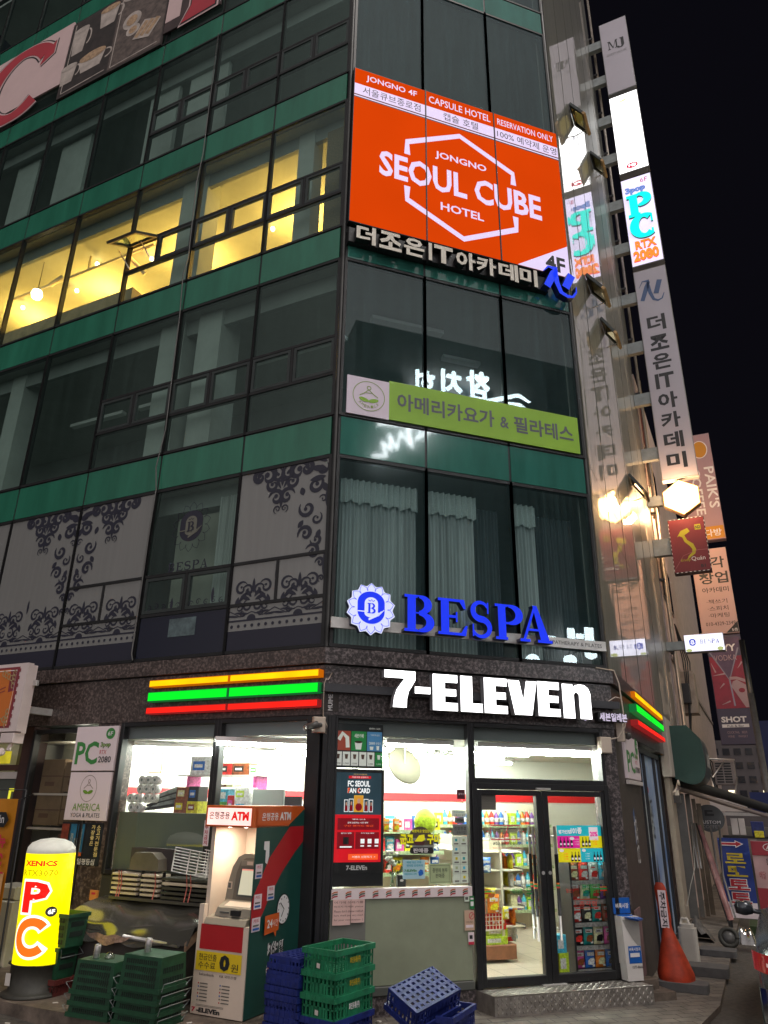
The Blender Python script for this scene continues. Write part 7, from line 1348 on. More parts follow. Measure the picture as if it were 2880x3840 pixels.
# left edge: yellow standing banner, next shop's doorway
YBN = thing('standing_banner', 'ochre restaurant banner on a black frame cut by the left edge', 'banner', FL, (-4.2, -1.1, .19)); och = mat('banner_ochre', lin('#c07c1c'), .5, noise=(3, .15)); mb = MB(); mb.grid(lambda u, v: (-4.75 + .86 * u + .07 * (1 - v), -1.10 - .02 * math.sin(6 * u), .45 + 1.77 * v), 8, 6, och); mb.add([(-4.69, -1.135, .45), (-3.83, -1.135, .45), (-3.86, -1.135, 1.36), (-4.72, -1.135, 1.36)], [(0, 1, 2, 3)], mat('banner_pale', lin('#c99a6a'), .5, noise=(4, .2))); mb.build('sheet', YBN)
mb = MB(); mb.flat([(-4.35, 1.88), (-4.02, 1.88), (-3.95, 1.97), (-4.02, 2.06), (-4.35, 2.06)], -1.135, ink); mb.text('Quán', -4.30, -4.03, 1.91, 2.03, -1.14, white); mb.text('메뉴', -4.22, -3.93, 1.64, 1.80, -1.135, pr_, bold=.04); mb.text('90℃', -4.22, -3.93, 1.42, 1.58, -1.135, pr_, bold=.04); mb.rect(-4.6, -3.87, 1.35, 1.37, -1.14, pr_); mb.build('lettering', YBN)
mb = MB(); mb.tube([(-4.75, -1.06, 2.33), (-3.82, -1.06, 2.33), (-3.74, -1.06, .22), (-3.66, -1.35, .2)], .012, black, 6); mb.tube([(-3.74, -1.06, .24), (-3.9, -1.5, .2)], .012, black, 6); mb.tube([(-3.92, -1.08, 2.2), (-3.66, -1.06, 2.28)], .006, black, 5); mb.build('frame', YBN)
NX = thing('left_shop_front', 'dim neighbouring shop doorway with yellow edged glass at the left edge', 'shop front', FL, (-6.5, 0, .19)); mb = MB(); mb.box(-8.5, -5.34, .02, .1, 2.62, 2.70, mat('brown_lintel', (.07, .03, .02), .5)); mb.box(-8.5, -5.34, .35, .4, .19, 3.2, mat('shop_grey_wall', (.20, .19, .17), .6, noise=(2, .15))); mb.box(-8.5, -5.34, -.01, .34, 3.1, 3.25, black); mb.build('wall', NX)
mb = MB(); mb.box(-5.95, -5.4, .1, .12, .19, 2.5, mat('door_grey_green', (.09, .10, .09), .3)); mb.box(-6.6, -5.98, .1, .12, .19, 2.5, MATS['door_grey_green']); mb.box(-6.02, -5.95, .06, .12, .19, 2.55, steel); mb.box(-8.5, -5.4, .06, .12, 2.5, 2.6, wp); mb.build('door', NX)
mb = MB(); yl2 = glow('yellow_edge', (.8, .75, .05), .9, .5); mb.box(-5.86, -5.83, .08, .1, 1.4, 2.35, yl2); mb.box(-5.58, -5.55, .08, .1, 1.3, 2.35, yl2); mb.box(-5.58, -5.42, .08, .1, 2.32, 2.36, yl2); mb.box(-8, -5.6, .0, .02, 2.72, 2.9, glow('yellow_panel', (.6, .5, .03), .8, .5, .3, 6)); mb.build('lit_trim', NX)
mb = MB(); mb.bbox(-4.9, -4.35, -.5, -.05, .19, .95, mat('fridge_white', (.42, .40, .33), .5, noise=(3, .1)), .02); mb.bbox(-4.88, -4.37, -.48, -.07, .96, 1.12, MATS['fridge_white'], .02); tag(mb.build('storage_box', fr=FL), 'dull white cabinet behind the ochre banner and yellow pillar', 'cabinet')
# security cameras and junction boxes by the fascia
cam_m = mat('camera_white', '#c8b8a8', .4); cdk = mat('camera_dark', (.09, .085, .08), .35)
JB = thing('junction_box', 'pale junction box with dark bullet camera left of the corner window', 'security camera', FC, (-.12, -.05, 3.05)); mb = MB(); mb.bbox(-.155, .0, -.13, -.05, 3.03, 3.22, cam_m, .012); mb.build('box', JB); mb = MB(); mb.tube([(-.07, -.14, 3.12), (-.16, -.22, 3.10)], .03, cdk, 10); mb.tube([(-.14, -.24, 3.115), (-.30, -.33, 3.06)], .042, cdk, 12); mb.tube([(-.30, -.33, 3.06), (-.315, -.338, 3.055)], .030, steel, 12); mb.build('camera', JB)
mb = MB(); mb.tube([(.0, -.06, 3.05), (.03, -.06, 3.02), (.035, -.06, 3.12), (-.02, -.06, 3.25), (-.05, -.16, 3.4), (-.05, -.17, 3.62), (-.03, -.16, 3.68), (.03, -.05, 3.69), (.08, -.05, 3.78)], .007, cam_m, 5); mb.build('cable', JB)
for (x, z, fr_, lb) in [(4.06, 3.0, FC, 'cream junction box at the top right of the shop doors')]:
    mb = MB(); mb.bbox(3.98, 4.16, -.12, -.03, 2.92, 3.14, cam_m, .012); tag(mb.build('junction_box'), lb, 'junction box')
JR = thing('security_camera', 'small dome camera on a pale box under the red stripe of the side street', 'security camera', FR, (.35, -.05, 3.1)); mb = MB(); mb.bbox(.10, .22, -.14, -.04, 3.10, 3.36, cam_m, .01); mb.build('box', JR); mb = MB(); mb.lathe([(.01, -.05), (.045, -.03), (.05, .02), (.05, .04)], cdk, 14, T=Matrix.Translation((.75, -.10, 3.22))); mb.tube([(.3, -.1, 3.24), (.75, -.1, 3.26)], .015, cdk, 6); mb.build('camera', JR)
mb = MB(); mb.tube([(WC - .25, -.10, 4.105), (WC + .05, -.11, 4.08), (WC + .09, -.14, 3.9), (WC + .10, -.15, 3.6), (WC + .12, -.15, 3.3), (WC + .02, -.10, 3.14), (WC - .08, -.05, 3.12)], .011, cam_m, 5); mb.tube([(WC + .1, -.15, 3.68), (WC + .02, -.12, 3.70), (WC - .10, -.05, 3.62)], .008, cam_m, 5); tag(mb.build('cable'), 'grey cable hanging over the granite at the right end of the fascia', 'cable')
mb = MB(); mb.tube([(-3.34, -.06, 17.7), (-3.30, -.06, 14.2), (-3.33, -.09, 13.4), (-3.29, -.07, 11.6), (-3.34, -.09, 11.2), (-3.31, -.06, 10.3), (-3.27, -.06, 8.0), (-3.33, -.09, 7.3), (-3.27, -.08, 6.9), (-3.31, -.06, 6.2), (-3.32, -.06, 4.25), (-3.26, -.08, 4.14)], .010, mat('cable_grey', (.12, .115, .11), .5), 6); tag(mb.build('cable', fr=FL), 'long grey cable running down the left facade between two window columns', 'cable')
# ================================================================== the side street
# photo film door of the side shop and its wall boards
sky_f = mat('film_sky', lin('#3f7cc4'), .3, noise=(1.2, .6), col2=lin('#cfdbe4'))
SD = thing('film_shop_front', 'shop front covered in blue sky and water print along the side street', 'shop front', FR, (3.6, 0, 0)); mb = MB(); mb.box(2.25, 4.9, -.0, .04, .1, 3.08, sky_f); mb.build('sheet', SD)
mb = MB()
for x in (2.2, 2.72, 4.15, 4.88): mb.box(x, x + .05, -.05, .06, .05, 3.12, dark)
mb.box(2.25, 4.9, -.05, .06, 3.08, 3.16, dark); mb.box(2.25, 4.9, -.04, .06, .0, .1, dark); mb.build('frame', SD)
mb = MB(); mb.flat([(2.9 + .5 * math.cos(t), 1.95 + .55 * math.sin(t)) for t in [2 * PI * i / 20 for i in range(20)]], -.001, mat('film_white', lin('#b9c2c4'), .4, noise=(4, .2))); mb.text('송어횟집', 3.0, 3.5, 1.7, 2.4, -.004, ink); mb.flat([(3.2, 1.1), (3.32, 1.35), (3.3, 1.5), (3.45, 1.1), (3.3, .8)], -.004, mat('film_figure', (.05, .06, .08), .5)); mb.disc(3.1, 2.5, .1, .06, -.004, pr_); mb.build('print', SD)
pcboard(FR, .62, 2.02, 2.62, 3.24, -.06, 'white PC room board with green letters on the side street pillar')
mb = MB(); mb.bbox(.60, 2.06, -.075, -.03, 2.54, 2.60, wp, .004); tag(mb.build('board_ledge', fr=FR), 'thin white ledge under the PC board on the side street', 'ledge')
mb = MB(); mb.flat([(1.0, 2.15), (1.12, 2.22), (1.12, 1.75), (1.0, 1.7)], -.022, mat('vertical_print', lin('#4a6aa0'), .5)); mb.text('청담', 1.0, 1.25, 1.45, 2.1, -.024, white); tag(mb.build('wall_print', fr=FR), 'faded blue print on the stone post under the PC board', 'print')
mb = MB(); mb.box(.1, .6, -.045, -.028, .15, .95, mat('poster_pinkish', (.20, .12, .12), .6, noise=(4, .4))); tag(mb.build('wall_poster', fr=FR), 'faded pinkish poster low on the side street stone post', 'poster')
# cream sign box and green rounded awning box
crm = mat('cream_cladding', (.42, .37, .32), .6, noise=(2, .08))
CS = thing('cladding_box', 'cream metal cladding box at the end of the granite fascia', 'sign box', FR, (6.5, 0, 2.8)); mb = MB(); mb.bbox(6.25, 7.3, -.14, .05, 2.82, 4.06, crm, .02); mb.box(6.4, 7.2, -.06, .05, .05, 2.82, mat('cream_post', (.36, .30, .24), .6, noise=(3, .1))); mb.build('housing', CS)
G_m = mat('box_green', lin('#24463f'), .5, noise=(2, .1)); gdm = mat('box_grey_green', (.055, .065, .062), .35, noise=(2, .2))
GB = thing('awning_box', 'dark green rounded sign box sticking out over the side street', 'sign box', FR, (7, -.4, 2.7)); out = [(.13, 3.92), (.50, 3.92), (.74, 3.64), (.77, 3.52), (.79, 3.1), (.775, 2.96), (.73, 2.83), (.65, 2.73), (.55, 2.685), (.45, 2.685), (.32, 2.72), (.13, 2.80)]
mb = MB(); mb.prism(out, 0, 1.9, G_m, gdm); mb.text('LANE', .3, 1.3, 3.0, 3.2, 0, wp, map=lambda u, v: (.5, v)) if False else None; o = mb.build('housing', None, fr=FB(6.9)); o.parent = None
o.parent = GB; o.matrix_parent_inverse = Matrix(); b0 = fpos(FR, 7, -.4, 2.7); 
o.location = (Matrix.Rotation(-FR[1], 4, 'Z') @ (fpos(FB(6.9), 0, 0, 0) - b0)); o.rotation_euler = (0, 0, FB(6.9)[1] - FR[1])
mb = MB(); mb.text('LANE', 7.3, 8.3, 3.05, 3.35, -.805, wp, bold=.02); mb.text('I', 7.7, 7.76, 3.42, 3.6, -.79, wp); mb.build('lettering', GB)
# awning rolled under it and its arm
AW = thing('awning', 'rolled dark awning with pale pinkish front rail along the side street', 'awning', FR, (8, -.5, 2.4)); mb = MB(); blkc = mat('awning_cloth', (.018, .018, .02), .7); mb.tube([fp for fp in [(7.0, .0, 2.80), (9.0, -1.0, 2.5), (11.0, -1.9, 2.2)]], .11, blkc, 10); mb.build('roll', AW); mb = MB(); rl = mat('awning_rail', (.30, .24, .23), .5); mb.tube([(6.9, -.16, 2.60), (9.0, -1.0, 2.30), (11.0, -1.9, 2.02)], .05, rl, 6); mb.build('rail', AW)
mb = MB(); mb.bbox(6.75, 6.95, -.2, -.02, 2.30, 2.46, cdk, .01); mb.lathe([(.02, -.02), (.06, 0), (.06, .03)], cam_m, 14, T=Matrix.Translation((6.45, -.22, 2.70)) @ Matrix.Rotation(1.4, 4, 'X')); mb.tube([(6.4, -.1, 2.5), (6.42, -.18, 2.6), (6.45, -.2, 2.7)], .015, cam_m, 6); mb.bbox(6.33, 6.45, -.22, -.14, 2.45, 2.55, cam_m, .01); tag(mb.build('wall_lamp', fr=FR), 'small white wall lamp and bracket under the cream cladding box', 'lamp')
# the next house: pinkish render wall in line with the glass
pkw = mat('pink_render', (.60, .46, .43), .8, noise=(2.5, .16), bump=.15, bscale=40)
NB = thing('pink_house', 'pinkish rendered house adjoining the glass facade on the side street', 'building', FR, (13.5, 0, 0)); mb = MB(); mb.box(10.95, 31, -.04, 8, -.05, 15.5, pkw); mb.box(7.3, 10.95, -.03, .3, -.05, 4.1, pkw); mb.build('wall', NB)
mb = MB(); mb.box(10.95, 31, -.08, -.04, 6.1, 6.22, mat('render_ledge', (.36, .28, .26), .8)); mb.box(12.6, 13.8, -.06, -.04, 2.95, 3.0, pkw); mb.build('ledge', NB)
wn_ = mat('house_window', (.02, .022, .025), .15)
for (x0, x1, z0, z1) in [(11.4, 12.2, 11.6, 13.0), (11.2, 12.0, 8.0, 9.4), (13.4, 14.2, 8.0, 9.4), (13.2, 14.0, 11.6, 13)]:
    mb = MB(); mb.box(x0, x1, -.07, -.04, z0, z1, mat('house_window_frame', (.30, .25, .23), .6)); w_ = mb.build('window', NB); mb = MB(); mb.box(x0 + .06, x1 - .06, -.075, -.07, z0 + .06, z1 - .06, wn_); mb.build('pane', w_)
mb = MB(); mb.rect(11.5, 12.4, 13.2, 15.2, -.05, mat('red_wall_print', lin('#7a2028'), .6)); mb.rect(11.5, 12.4, 12.4, 13.1, -.05, MATS['pink_sign_face']); tag(mb.build('wall_banner', fr=FR), 'dull red and pink banner high on the pink house wall', 'banner')
for (x, r, lb) in [(11.0, .05, 'thick grey drainpipe where glass facade and pink house meet'), (11.3, .045, 'thin steel drainpipe on the pink house wall')]:
    T_ = thing('drainpipe', lb, 'pipe', FR, (x, -.15, 3.2)); mb = MB(); mb.tube([(x, -.16, 3.2), (x, -.16, 34 if x < 11.1 else 15.4)], r, mat('pipe_steel', (.30, .26, .23), .4, .5, noise=(3, .2)), 10); mb.build('tube', T_); mb = MB()
    for z in [4.2 + 2.1 * k for k in range(14 if x < 11.1 else 5)]: mb.box(x - .08, x + .08, -.17, -.02, z, z + .07, black)
    mb.build('bracket', T_)
mb = MB()
for k in range(4):
    x = 11.9 + .13 * k; mb.tube([(x, -.2, 7.3), (x - .1 + .05 * k, -.3 - .05 * k, 6.2), (x + .15, -.28, 5.0 - .1 * k), (x + .1, -.22, 4.2), (x + .4, -.5 - .05 * k, 3.4), (x + .6, -.7, 2.5)], .018, black, 5)
mb.box(11.9, 12.25, -.36, -.14, 5.0, 5.55, black); tag(mb.build('cable', fr=FR), 'tangle of black cables down the pink house wall behind the bar sign', 'cable')
mb = MB(); mb.bbox(12.3, 13.1, -.5, -.03, 4.75, 5.95, mat('rusty_board', (.33, .27, .22), .7, noise=(4, .25)), .01); tag(mb.build('meter_cabinet', fr=FR), 'pale rusty meter cabinet on the pink house wall beside the bar sign', 'cabinet')
AC = thing('air_conditioner', 'outdoor air conditioner unit in a steel wall cage under the bar sign', 'air conditioner', FB(12.6), (.95, 0, 2.75)); mb = MB(); acm = mat('ac_grey', (.30, .26, .25), .6, noise=(4, .15)); mb.bbox(.66, 1.22, 0, .38, 2.80, 3.45, acm, .02); mb.build('housing', AC); mb = MB()
for k in range(8): mb.box(.72, 1.12, -.012, -.002, 2.86 + k * .07, 2.90 + k * .07, black)
mb.box(.90, .93, -.02, -.012, 2.82, 3.42, acm); mb.build('grille', AC); mb = MB(); mb.tube([(.5, -.1, 3.5), (1.25, -.1, 3.46)], .025, steel, 6); mb.tube([(.55, -.1, 3.48), (.6, -.1, 2.7)], .025, steel, 6); mb.tube([(.62, -.1, 3.0), (.95, -.1, 3.4)], .022, steel, 6); mb.tube([(1.05, -.1, 2.3), (1.25, -.1, 3.0)], .025, steel, 6); mb.build('cage', AC)
UP = thing('utility_pole', 'tall grey steel pole on the kerb in front of the bar sign', 'pole', FB(12.0), (1.93, 0, 0)); mb = MB(); mb.tube([(1.95, 0, -.05), (1.93, 0, 5.2)], .085, mat('pole_grey', (.26, .25, .24), .5, .3, noise=(5, .2)), 14); mb.tube([(1.93, 0, 5.2), (1.93, 0, 6.7)], .075, black, 14); mb.build('shaft', UP)
mb = MB(); mb.box(-.1, 2.1, -.06, 0, 2.02, 2.10, steel); mb.box(.5, 1.4, 0, .05, 2.12, 2.45, wp); mb.box(1.5, 2.2, 0, .06, 2.1, 2.6, mat('blue_board', lin('#1a2a62'), .6)); tag(mb.build('rail_sign', fr=FB(11.5)), 'white board on a steel rail above the blue and red banners', 'board')
for i, (x0, x1, z0, z1, m_, lb) in enumerate([(1.02, 1.17, 1.62, 1.98, wp, 'left white drink carton on the stall shelf'), (1.19, 1.32, 1.62, 1.98, wp, 'right white drink carton on the stall shelf'), (1.45, 1.72, 1.60, 1.92, MATS['crate_blue'], 'blue goods box on the stall shelf'), (1.50, 1.70, 1.58, 1.72, MATS['pack_yellow'], 'small yellow box in front of the blue goods box')]):
    mb = MB(); mb.bbox(x0, x1, .3 - .2 * (i == 3), .5, z0, z1, m_, .006); tag(mb.build('goods_box', fr=FB(9.2)), lb, 'box')
mb = MB(); mb.box(.8, 2.4, .25, .6, 1.55, 1.60, black); tag(mb.build('stall_shelf', fr=FB(9.2)), 'black stall shelf holding white and blue boxes above the banners', 'shelf')
KD = thing('round_sign', 'dark round coffee shop sign behind plastic sheets on the side street', 'sign', FB(9.0), (.58, 0, 1.7)); mb = MB(); disc_m = mat('round_sign_dark', (.075, .08, .085), .3, noise=(4, .15)); mb.disc(.59, 1.98, .33, .30, 0, disc_m, 36, .06); mb.build('face', KD); mb = MB(); mb.text('KUSTOM', .36, .82, 1.86, 1.93, -.003, white, bold=.0); mb.text('COFFEE', .40, .80, 1.76, 1.83, -.003, boxm); mb.rect(.50, .70, 2.03, 2.08, -.003, ink); mb.rect(.5, .56, 2.03, 2.16, -.003, ink); mb.rect(.5, .68, 2.12, 2.16, -.003, ink); mb.build('lettering', KD)
# boards, planks and rolled banner leaning by the wall
mt_l = [mat('grey_plank', (.15, .14, .125), .6, noise=(3, .25)), mat('brown_plank', (.14, .11, .08), .7, noise=(3, .3)), mat('steel_sheet', (.17, .17, .165), .45, .4, noise=(3, .2))]
for i, (s0, x0, x1, ztop, m_, lb) in enumerate([(7.3, .02, .22, 2.5, mt_l[2], 'grey metal sheet door leaning beside the cream post'), (7.6, .22, .32, 2.5, mt_l[0], 'first narrow grey plank leaning against the side wall'), (7.8, .33, .41, 2.4, mt_l[1], 'second narrow brown plank leaning against the side wall'), (8.1, .40, .50, 2.3, mt_l[1], 'third brown plank, nearest the round sign')]):
    mb = MB(); T = Matrix.Translation((0, 0, .05)) @ Matrix.Rotation(-.03 + .008 * i, 4, 'X'); mb.bbox(x0, x1, 0, .03, 0, ztop - .05, m_, .004, ) ; mb.v = [tuple(T @ Vector(p)) for p in mb.v]; tag(mb.build('leaning_plank', fr=FB(s0)), lb, 'plank')
RBn = thing('rolled_banner', 'rolled faded red banner in clear plastic leaning on the kerb', 'rolled banner', FB(6.9), (.6, 0, .1)); mb = MB(); mb.tube([(.86, -.1, .12), (.66, .1, 1.0), (.46, .3, 1.85)], [.06, .075, .05], mat('faded_red_roll', (.26, .12, .12), .4, noise=(5, .5)), 10); mb.build('roll', RBn); mb = MB(); mb.box(.80, .88, -.14, -.04, .0, .14, black); mb.tube([(.80, -.12, .1), (.56, .12, 1.2), (.42, .26, 1.9)], .018, black, 6); mb.build('pole', RBn)
mb = MB(); 
for (a, b_, c) in [((.93, .0, .15), (.80, .25, .9), (.86, .3, 1.85)), ((.72, .2, .5), (.70, .3, 1.0), (.68, .35, 1.85)), ((.38, .3, 1.0), (.36, .32, 1.5), (.36, .33, 1.9)), ((.32, .3, 1.0), (.30, .32, 1.5), (.30, .33, 1.9))]: mb.tube([a, b_, c], .022, mat('plastic_tube', (.22, .21, .21), .25), 8)
tag(mb.build('banner_poles', fr=FB(7.1)), 'dusty plastic wrapped poles leaning under the round coffee sign', 'poles')
mb = MB(); mb.tube([(.05, .0, .3), (.20, -.1, .75), (.30, .1, 1.05), (.33, .2, 1.9)], .008, mat('white_string', (.5, .48, .44), .7), 5); tag(mb.build('string', fr=FB(6.8)), 'loose white string hanging from the leaning poles', 'string')
# banners
def hangban(label, fr, x0, x1, z0, z1, base, nm='street_banner', lean=.08):
    T_ = thing(nm, label, 'banner', fr, ((x0 + x1) / 2, 0, z0)); mb = MB(); mb.grid(lambda u, v: (x0 + (x1 - x0) * u + lean * (1 - v) * .0, .012 * math.sin(u * 5 + v * 7) + .05 * (1 - v), z0 + (z1 - z0) * v), 8, 12, base); mb.build('sheet', T_); return T_
bbm = mat('banner_blue', lin('#1f3580'), .4, noise=(2, .2)); FBb = FB(7.4)
T_ = hangban('blue lottery banner with yellow and red Korean letters and red arrow', FBb, .78, 1.38, .10, 1.62, bbm); mb = MB(); by, brd = mat('banner_yellow', lin('#b8a020'), .5), mat('banner_crimson', lin('#a81c2c'), .5)
mb.prism([(.84, 1.47), (1.12, 1.47), (1.12, 1.43), (1.28, 1.51), (1.12, 1.58), (1.12, 1.54), (.84, 1.54)], -.02, None, white); mb.prism([(.855, 1.485), (1.135, 1.485), (1.135, 1.455), (1.25, 1.51), (1.135, 1.56), (1.135, 1.528), (.855, 1.528)], -.022, None, brd)
for i, (ch, m_) in enumerate(zip('로또토토', (by, by, brd, brd))): 
    if i > 1: mb.text(ch, .87, 1.29, 1.12 - i * .25, 1.34 - i * .25, -.020, white, bold=.08)
    mb.text(ch, .88, 1.28, 1.13 - i * .25, 1.33 - i * .25, -.026, m_, bold=.03)
mb.rect(.785, 1.375, .11, .40, -.018, pk); mb.text('Lotto', .85, 1.0, .31, .36, -.022, MATS['bin_blue']); mb.text('toto', 1.1, 1.22, .31, .36, -.022, ink); mb.build('print', T_)
T_ = hangban('pink and red banner with Korean letters cut by the right edge', FB(7.5), 1.42, 2.1, .12, 1.58, mat('banner_rose', lin('#c8a0a0'), .5, noise=(3, .1))); mb = MB(); rs = mat('banner_rose_red', lin('#9a2a38'), .5); mb.rect(1.42, 2.1, 1.30, 1.57, -.018, rs); mb.rect(1.42, 2.1, .13, .68, -.018, rs); mb.ring(1.78, 1.46, .13, .07, .012, -.022, white); mb.text('AE', 1.70, 1.86, 1.42, 1.5, -.022, white, bold=.04); mb.text('문구', 1.66, 1.92, 1.12, 1.24, -.022, ink); mb.text('배달', 1.5, 1.62, .85, 1.0, -.022, rs); mb.text('OK', 1.68, 1.9, .82, .98, -.022, rs, bold=.04); mb.build('print', T_)
# bag-covered parking cone, pads, can, tyres
CN = thing('parking_cone', 'orange bag covered no parking cone standing on the side pavement', 'cone', FB(.75), (.02, 0, 0)); og = mat('cone_orange', lin('#a8361a'), .6, noise=(6, .4), bump=.6, bscale=7); mb = MB()
def cone(u, v):
    prof = [(.0, .27, .24), (.06, .275, .24), (.2, .215, .19), (.40, .125, .11), (.50, .08, .07), (.56, .07, .05), (.62, .088, .045), (.95, .092, .045), (1.0, .05, .035)]; zz = v * 1.16; t = v
    for i in range(len(prof) - 1):
        if prof[i][0] <= t <= prof[i + 1][0]: q = (t - prof[i][0]) / (prof[i + 1][0] - prof[i][0]); rx = prof[i][1] + (prof[i + 1][1] - prof[i][1]) * q; ry = prof[i][2] + (prof[i + 1][2] - prof[i][2]) * q; break
    a = u * 2 * PI; k = 1 + .05 * math.sin(a * 5 + t * 3) * max(0, .5 - t); rx *= .86; return (.40 + rx * math.cos(a) * k - .10 * max(0, t - .0) * .9, ry * math.sin(a) * k, .09 + zz)
mb.grid(cone, 36, 30, og); mb.build('cone_bag', CN); mb = MB(); mb.text('주차금지', 0, .42, 0, .075, -.062, ink, bold=.02, map=lambda u, v: (.30 + v, 1.14 - u)); mb.rect(.285, .39, .70, 1.16, -.058, pk); mb.build('notice_strip', CN); mb = MB(); mb.rbox(.18, .80, -.28, .05, .005, .10, mat('rubber_pad', (.10, .095, .095), .8, noise=(8, .2)), .05); mb.build('base', CN)
mb = MB(); mb.rbox(.45, 1.0, -.15, .25, .005, .12, MATS['rubber_pad'], .06); tag(mb.build('rubber_pad', fr=FB(1.75)), 'grey rubber base block lying behind the orange cone', 'base block')
mb = MB(); mb.rbox(.5, 1.05, -.1, .3, .005, .09, MATS['rubber_pad'], .05); tag(mb.build('rubber_pad', fr=FB(3.4)), 'flat dark rubber block beside the black bags', 'base block')
JC = thing('water_can', 'white plastic water canister standing behind the orange cone', 'canister', FB(2.6), (.42, 0, 0)); mb = MB(); mb.rbox(.29, .56, -.1, .1, .02, .48, mat('canister_white', (.52, .48, .43), .5, noise=(4, .1)), .05); mb.rbox(.32, .53, -.08, .08, .48, .53, MATS['canister_white'], .05); mb.build('body', JC); mb = MB(); mb.tube([(.34, 0, .53), (.36, 0, .60), (.44, 0, .60), (.46, 0, .53)], .02, MATS['canister_white'], 8); mb.build('handle', JC)
for (s_, x, r, lb) in [(4.2, .92, .17, 'small black wheel leaning by the rolled banner')]:
    T_ = thing('tyre', lb, 'tyre', FB(s_), (x, 0, 0)); T = Matrix.Translation((x, 0, r)) @ Matrix.Rotation(PI / 2 - .35, 4, 'X')
    mb = MB(); mb.tube([T @ Vector((r * .78 * math.cos(a), r * .78 * math.sin(a), 0)) for a in [2 * PI * i / 28 for i in range(29)]], r * .22, blk, 10); mb.build('tread', T_); mb = MB(); mb.lathe([(.02, -.02), (r * .6, -.015), (r * .6, .015), (.02, .02)], cdk, 20, T=T); mb.build('rim', T_)
mb = MB(); mb.grid(lambda u, v: (.1 + .55 * u, .5 * v, .02 + (.30 * math.sin(PI * u) * math.sin(PI * min(1, v + .2)) * (1 + .35 * math.sin(17 * u + 9 * v) * math.cos(13 * v)))), 14, 12, mat('grey_bag', (.09, .08, .072), .6, noise=(7, .6), bump=1.0, bscale=14)); tag(mb.build('rubbish_bag', fr=FB(4.6)), 'grey rubbish bags heaped under the leaning planks', 'rubbish bag')
mb = MB(); mb.grid(lambda u, v: (1.0 + .35 * u, .4 * v, .05 + .30 * math.sin(PI * v) * (1 + .3 * math.sin(9 * u)) * math.sin(PI * u)), 12, 10, glass('wrap_film', (.7, .7, .7), .25)); tag(mb.build('plastic_wrap', fr=FB(4.4)), 'crumpled clear plastic wrap beside the wheel', 'plastic wrap')
mb = MB(); mb.box(1.2, 2.2, 1.2, 2.2, -.05, .12, mat('moss', (.03, .05, .015), .9, noise=(20, .5))); mb.build('grass_patch', fr=FB(5.0), kind='structure')
# apartment block far behind
APT = thing('apartment_block', 'distant dark apartment block with a few lit windows behind the bar sign', 'building', FW, (60, 70, 0)); mb = MB(); aptm = mat('apartment_wall', (.10, .085, .085), .8, noise=(.4, .2)); c0_ = None
mb.box(-4, 40, 0, 14, -1, 10, aptm); W0 = mb.build('wall', APT); 
litw = glow('lit_window', (1, .85, .55), 2.2, .5); dkw = mat('apartment_window', (.012, .014, .02), .2)
random.seed(3)
for i in range(16):
    for j in range(5):
        x, z = -3.2 + i * 1.3, 1.6 + j * 1.65; mb = MB(); mb.box(x, x + .8, -.06, .02, z, z + .8, litw if random.random() < .2 else dkw); mb.build('window', APT)
APT.location = fpos(FB(95), 0, 0, 0); APT.rotation_euler = (0, 0, FB(95)[1])
for ch in APT.children: ch.data.transform(Matrix.Translation((60, 70, 0)))
mb = MB(); mb.box(0, 3.0, 0, .3, 2.4, 5.2, mat('blue_tarpaulin', lin('#16245c'), .5, noise=(2, .3), bump=.5, bscale=3)); tag(mb.build('blue_tarpaulin', fr=((WC + 20 * CW + 1.9 * CW, 20 * CW - 1.9 * CW), -PI / 4)), 'blue tarpaulin sheet hung on scaffolding below the apartment block', 'tarpaulin')
# parked car at the right edge
CAR = thing('parked_car', 'dark grey car parked at the right edge with red tail lamp', 'car', FR, (0, -2.3, -.06))
paint = mat('car_paint', (.06, .066, .078), .2, .35, noise=(2, .1), spec=.8); cglass = mat('car_glass', (.01, .012, .014), .05, spec=.9); chrome = mat('chrome', (.6, .6, .6), .08, 1.0); rub = mat('tyre_rubber', (.015, .015, .015), .8)
cy0 = -2.38; half = .90; xr = -2.55
sec = [(xr, .42, .92, .70, .60), (xr + .12, .30, 1.02, .82, .66), (xr + .5, .26, 1.08, .88, .70), (xr + 1.1, .24, 1.10, .90, .74), (xr + 2.0, .24, 1.06, .90, .80), (xr + 3.0, .24, 1.03, .90, .82), (xr + 3.9, .26, .95, .88, .80), (xr + 4.5, .34, .82, .75, .62)]
mb = MB(); prof = []
for (x, zb_, zt_, hw, ht_) in sec:
    prof.append([(x, cy0 + s * w_, z) for s, w_, z in [(1, hw * .86, zb_), (1, hw * .98, zb_ + .15), (1, hw, (zb_ + zt_) / 2), (1, hw * .97, zt_ - .12), (1, ht_, zt_), (-1, ht_, zt_), (-1, hw * .97, zt_ - .12), (-1, hw, (zb_ + zt_) / 2), (-1, hw * .98, zb_ + .15), (-1, hw * .86, zb_)]])
vs = [p for s in prof for p in s]; n = 10
mb.add(vs, [(i * n + k, i * n + (k + 1) % n, (i + 1) * n + (k + 1) % n, (i + 1) * n + k) for i in range(len(prof) - 1) for k in range(n)] + [tuple(range(n)), tuple(range((len(prof) - 1) * n, len(prof) * n))[::-1]], paint, True); mb.build('body', CAR)
mb = MB(); cab = [(xr + .25, 1.06, .66), (xr + .75, 1.42, .56), (xr + 1.9, 1.47, .58), (xr + 3.1, 1.05, .74)]; vs = []
for x, z, hw in cab: vs += [(x, cy0 + hw, z), (x, cy0 - hw, z)]
lo = [(xr + .2, cy0 + .72, 1.04), (xr + .2, cy0 - .72, 1.04), (xr + 3.15, cy0 + .80, 1.0), (xr + 3.15, cy0 - .80, 1.0)]; vs += lo
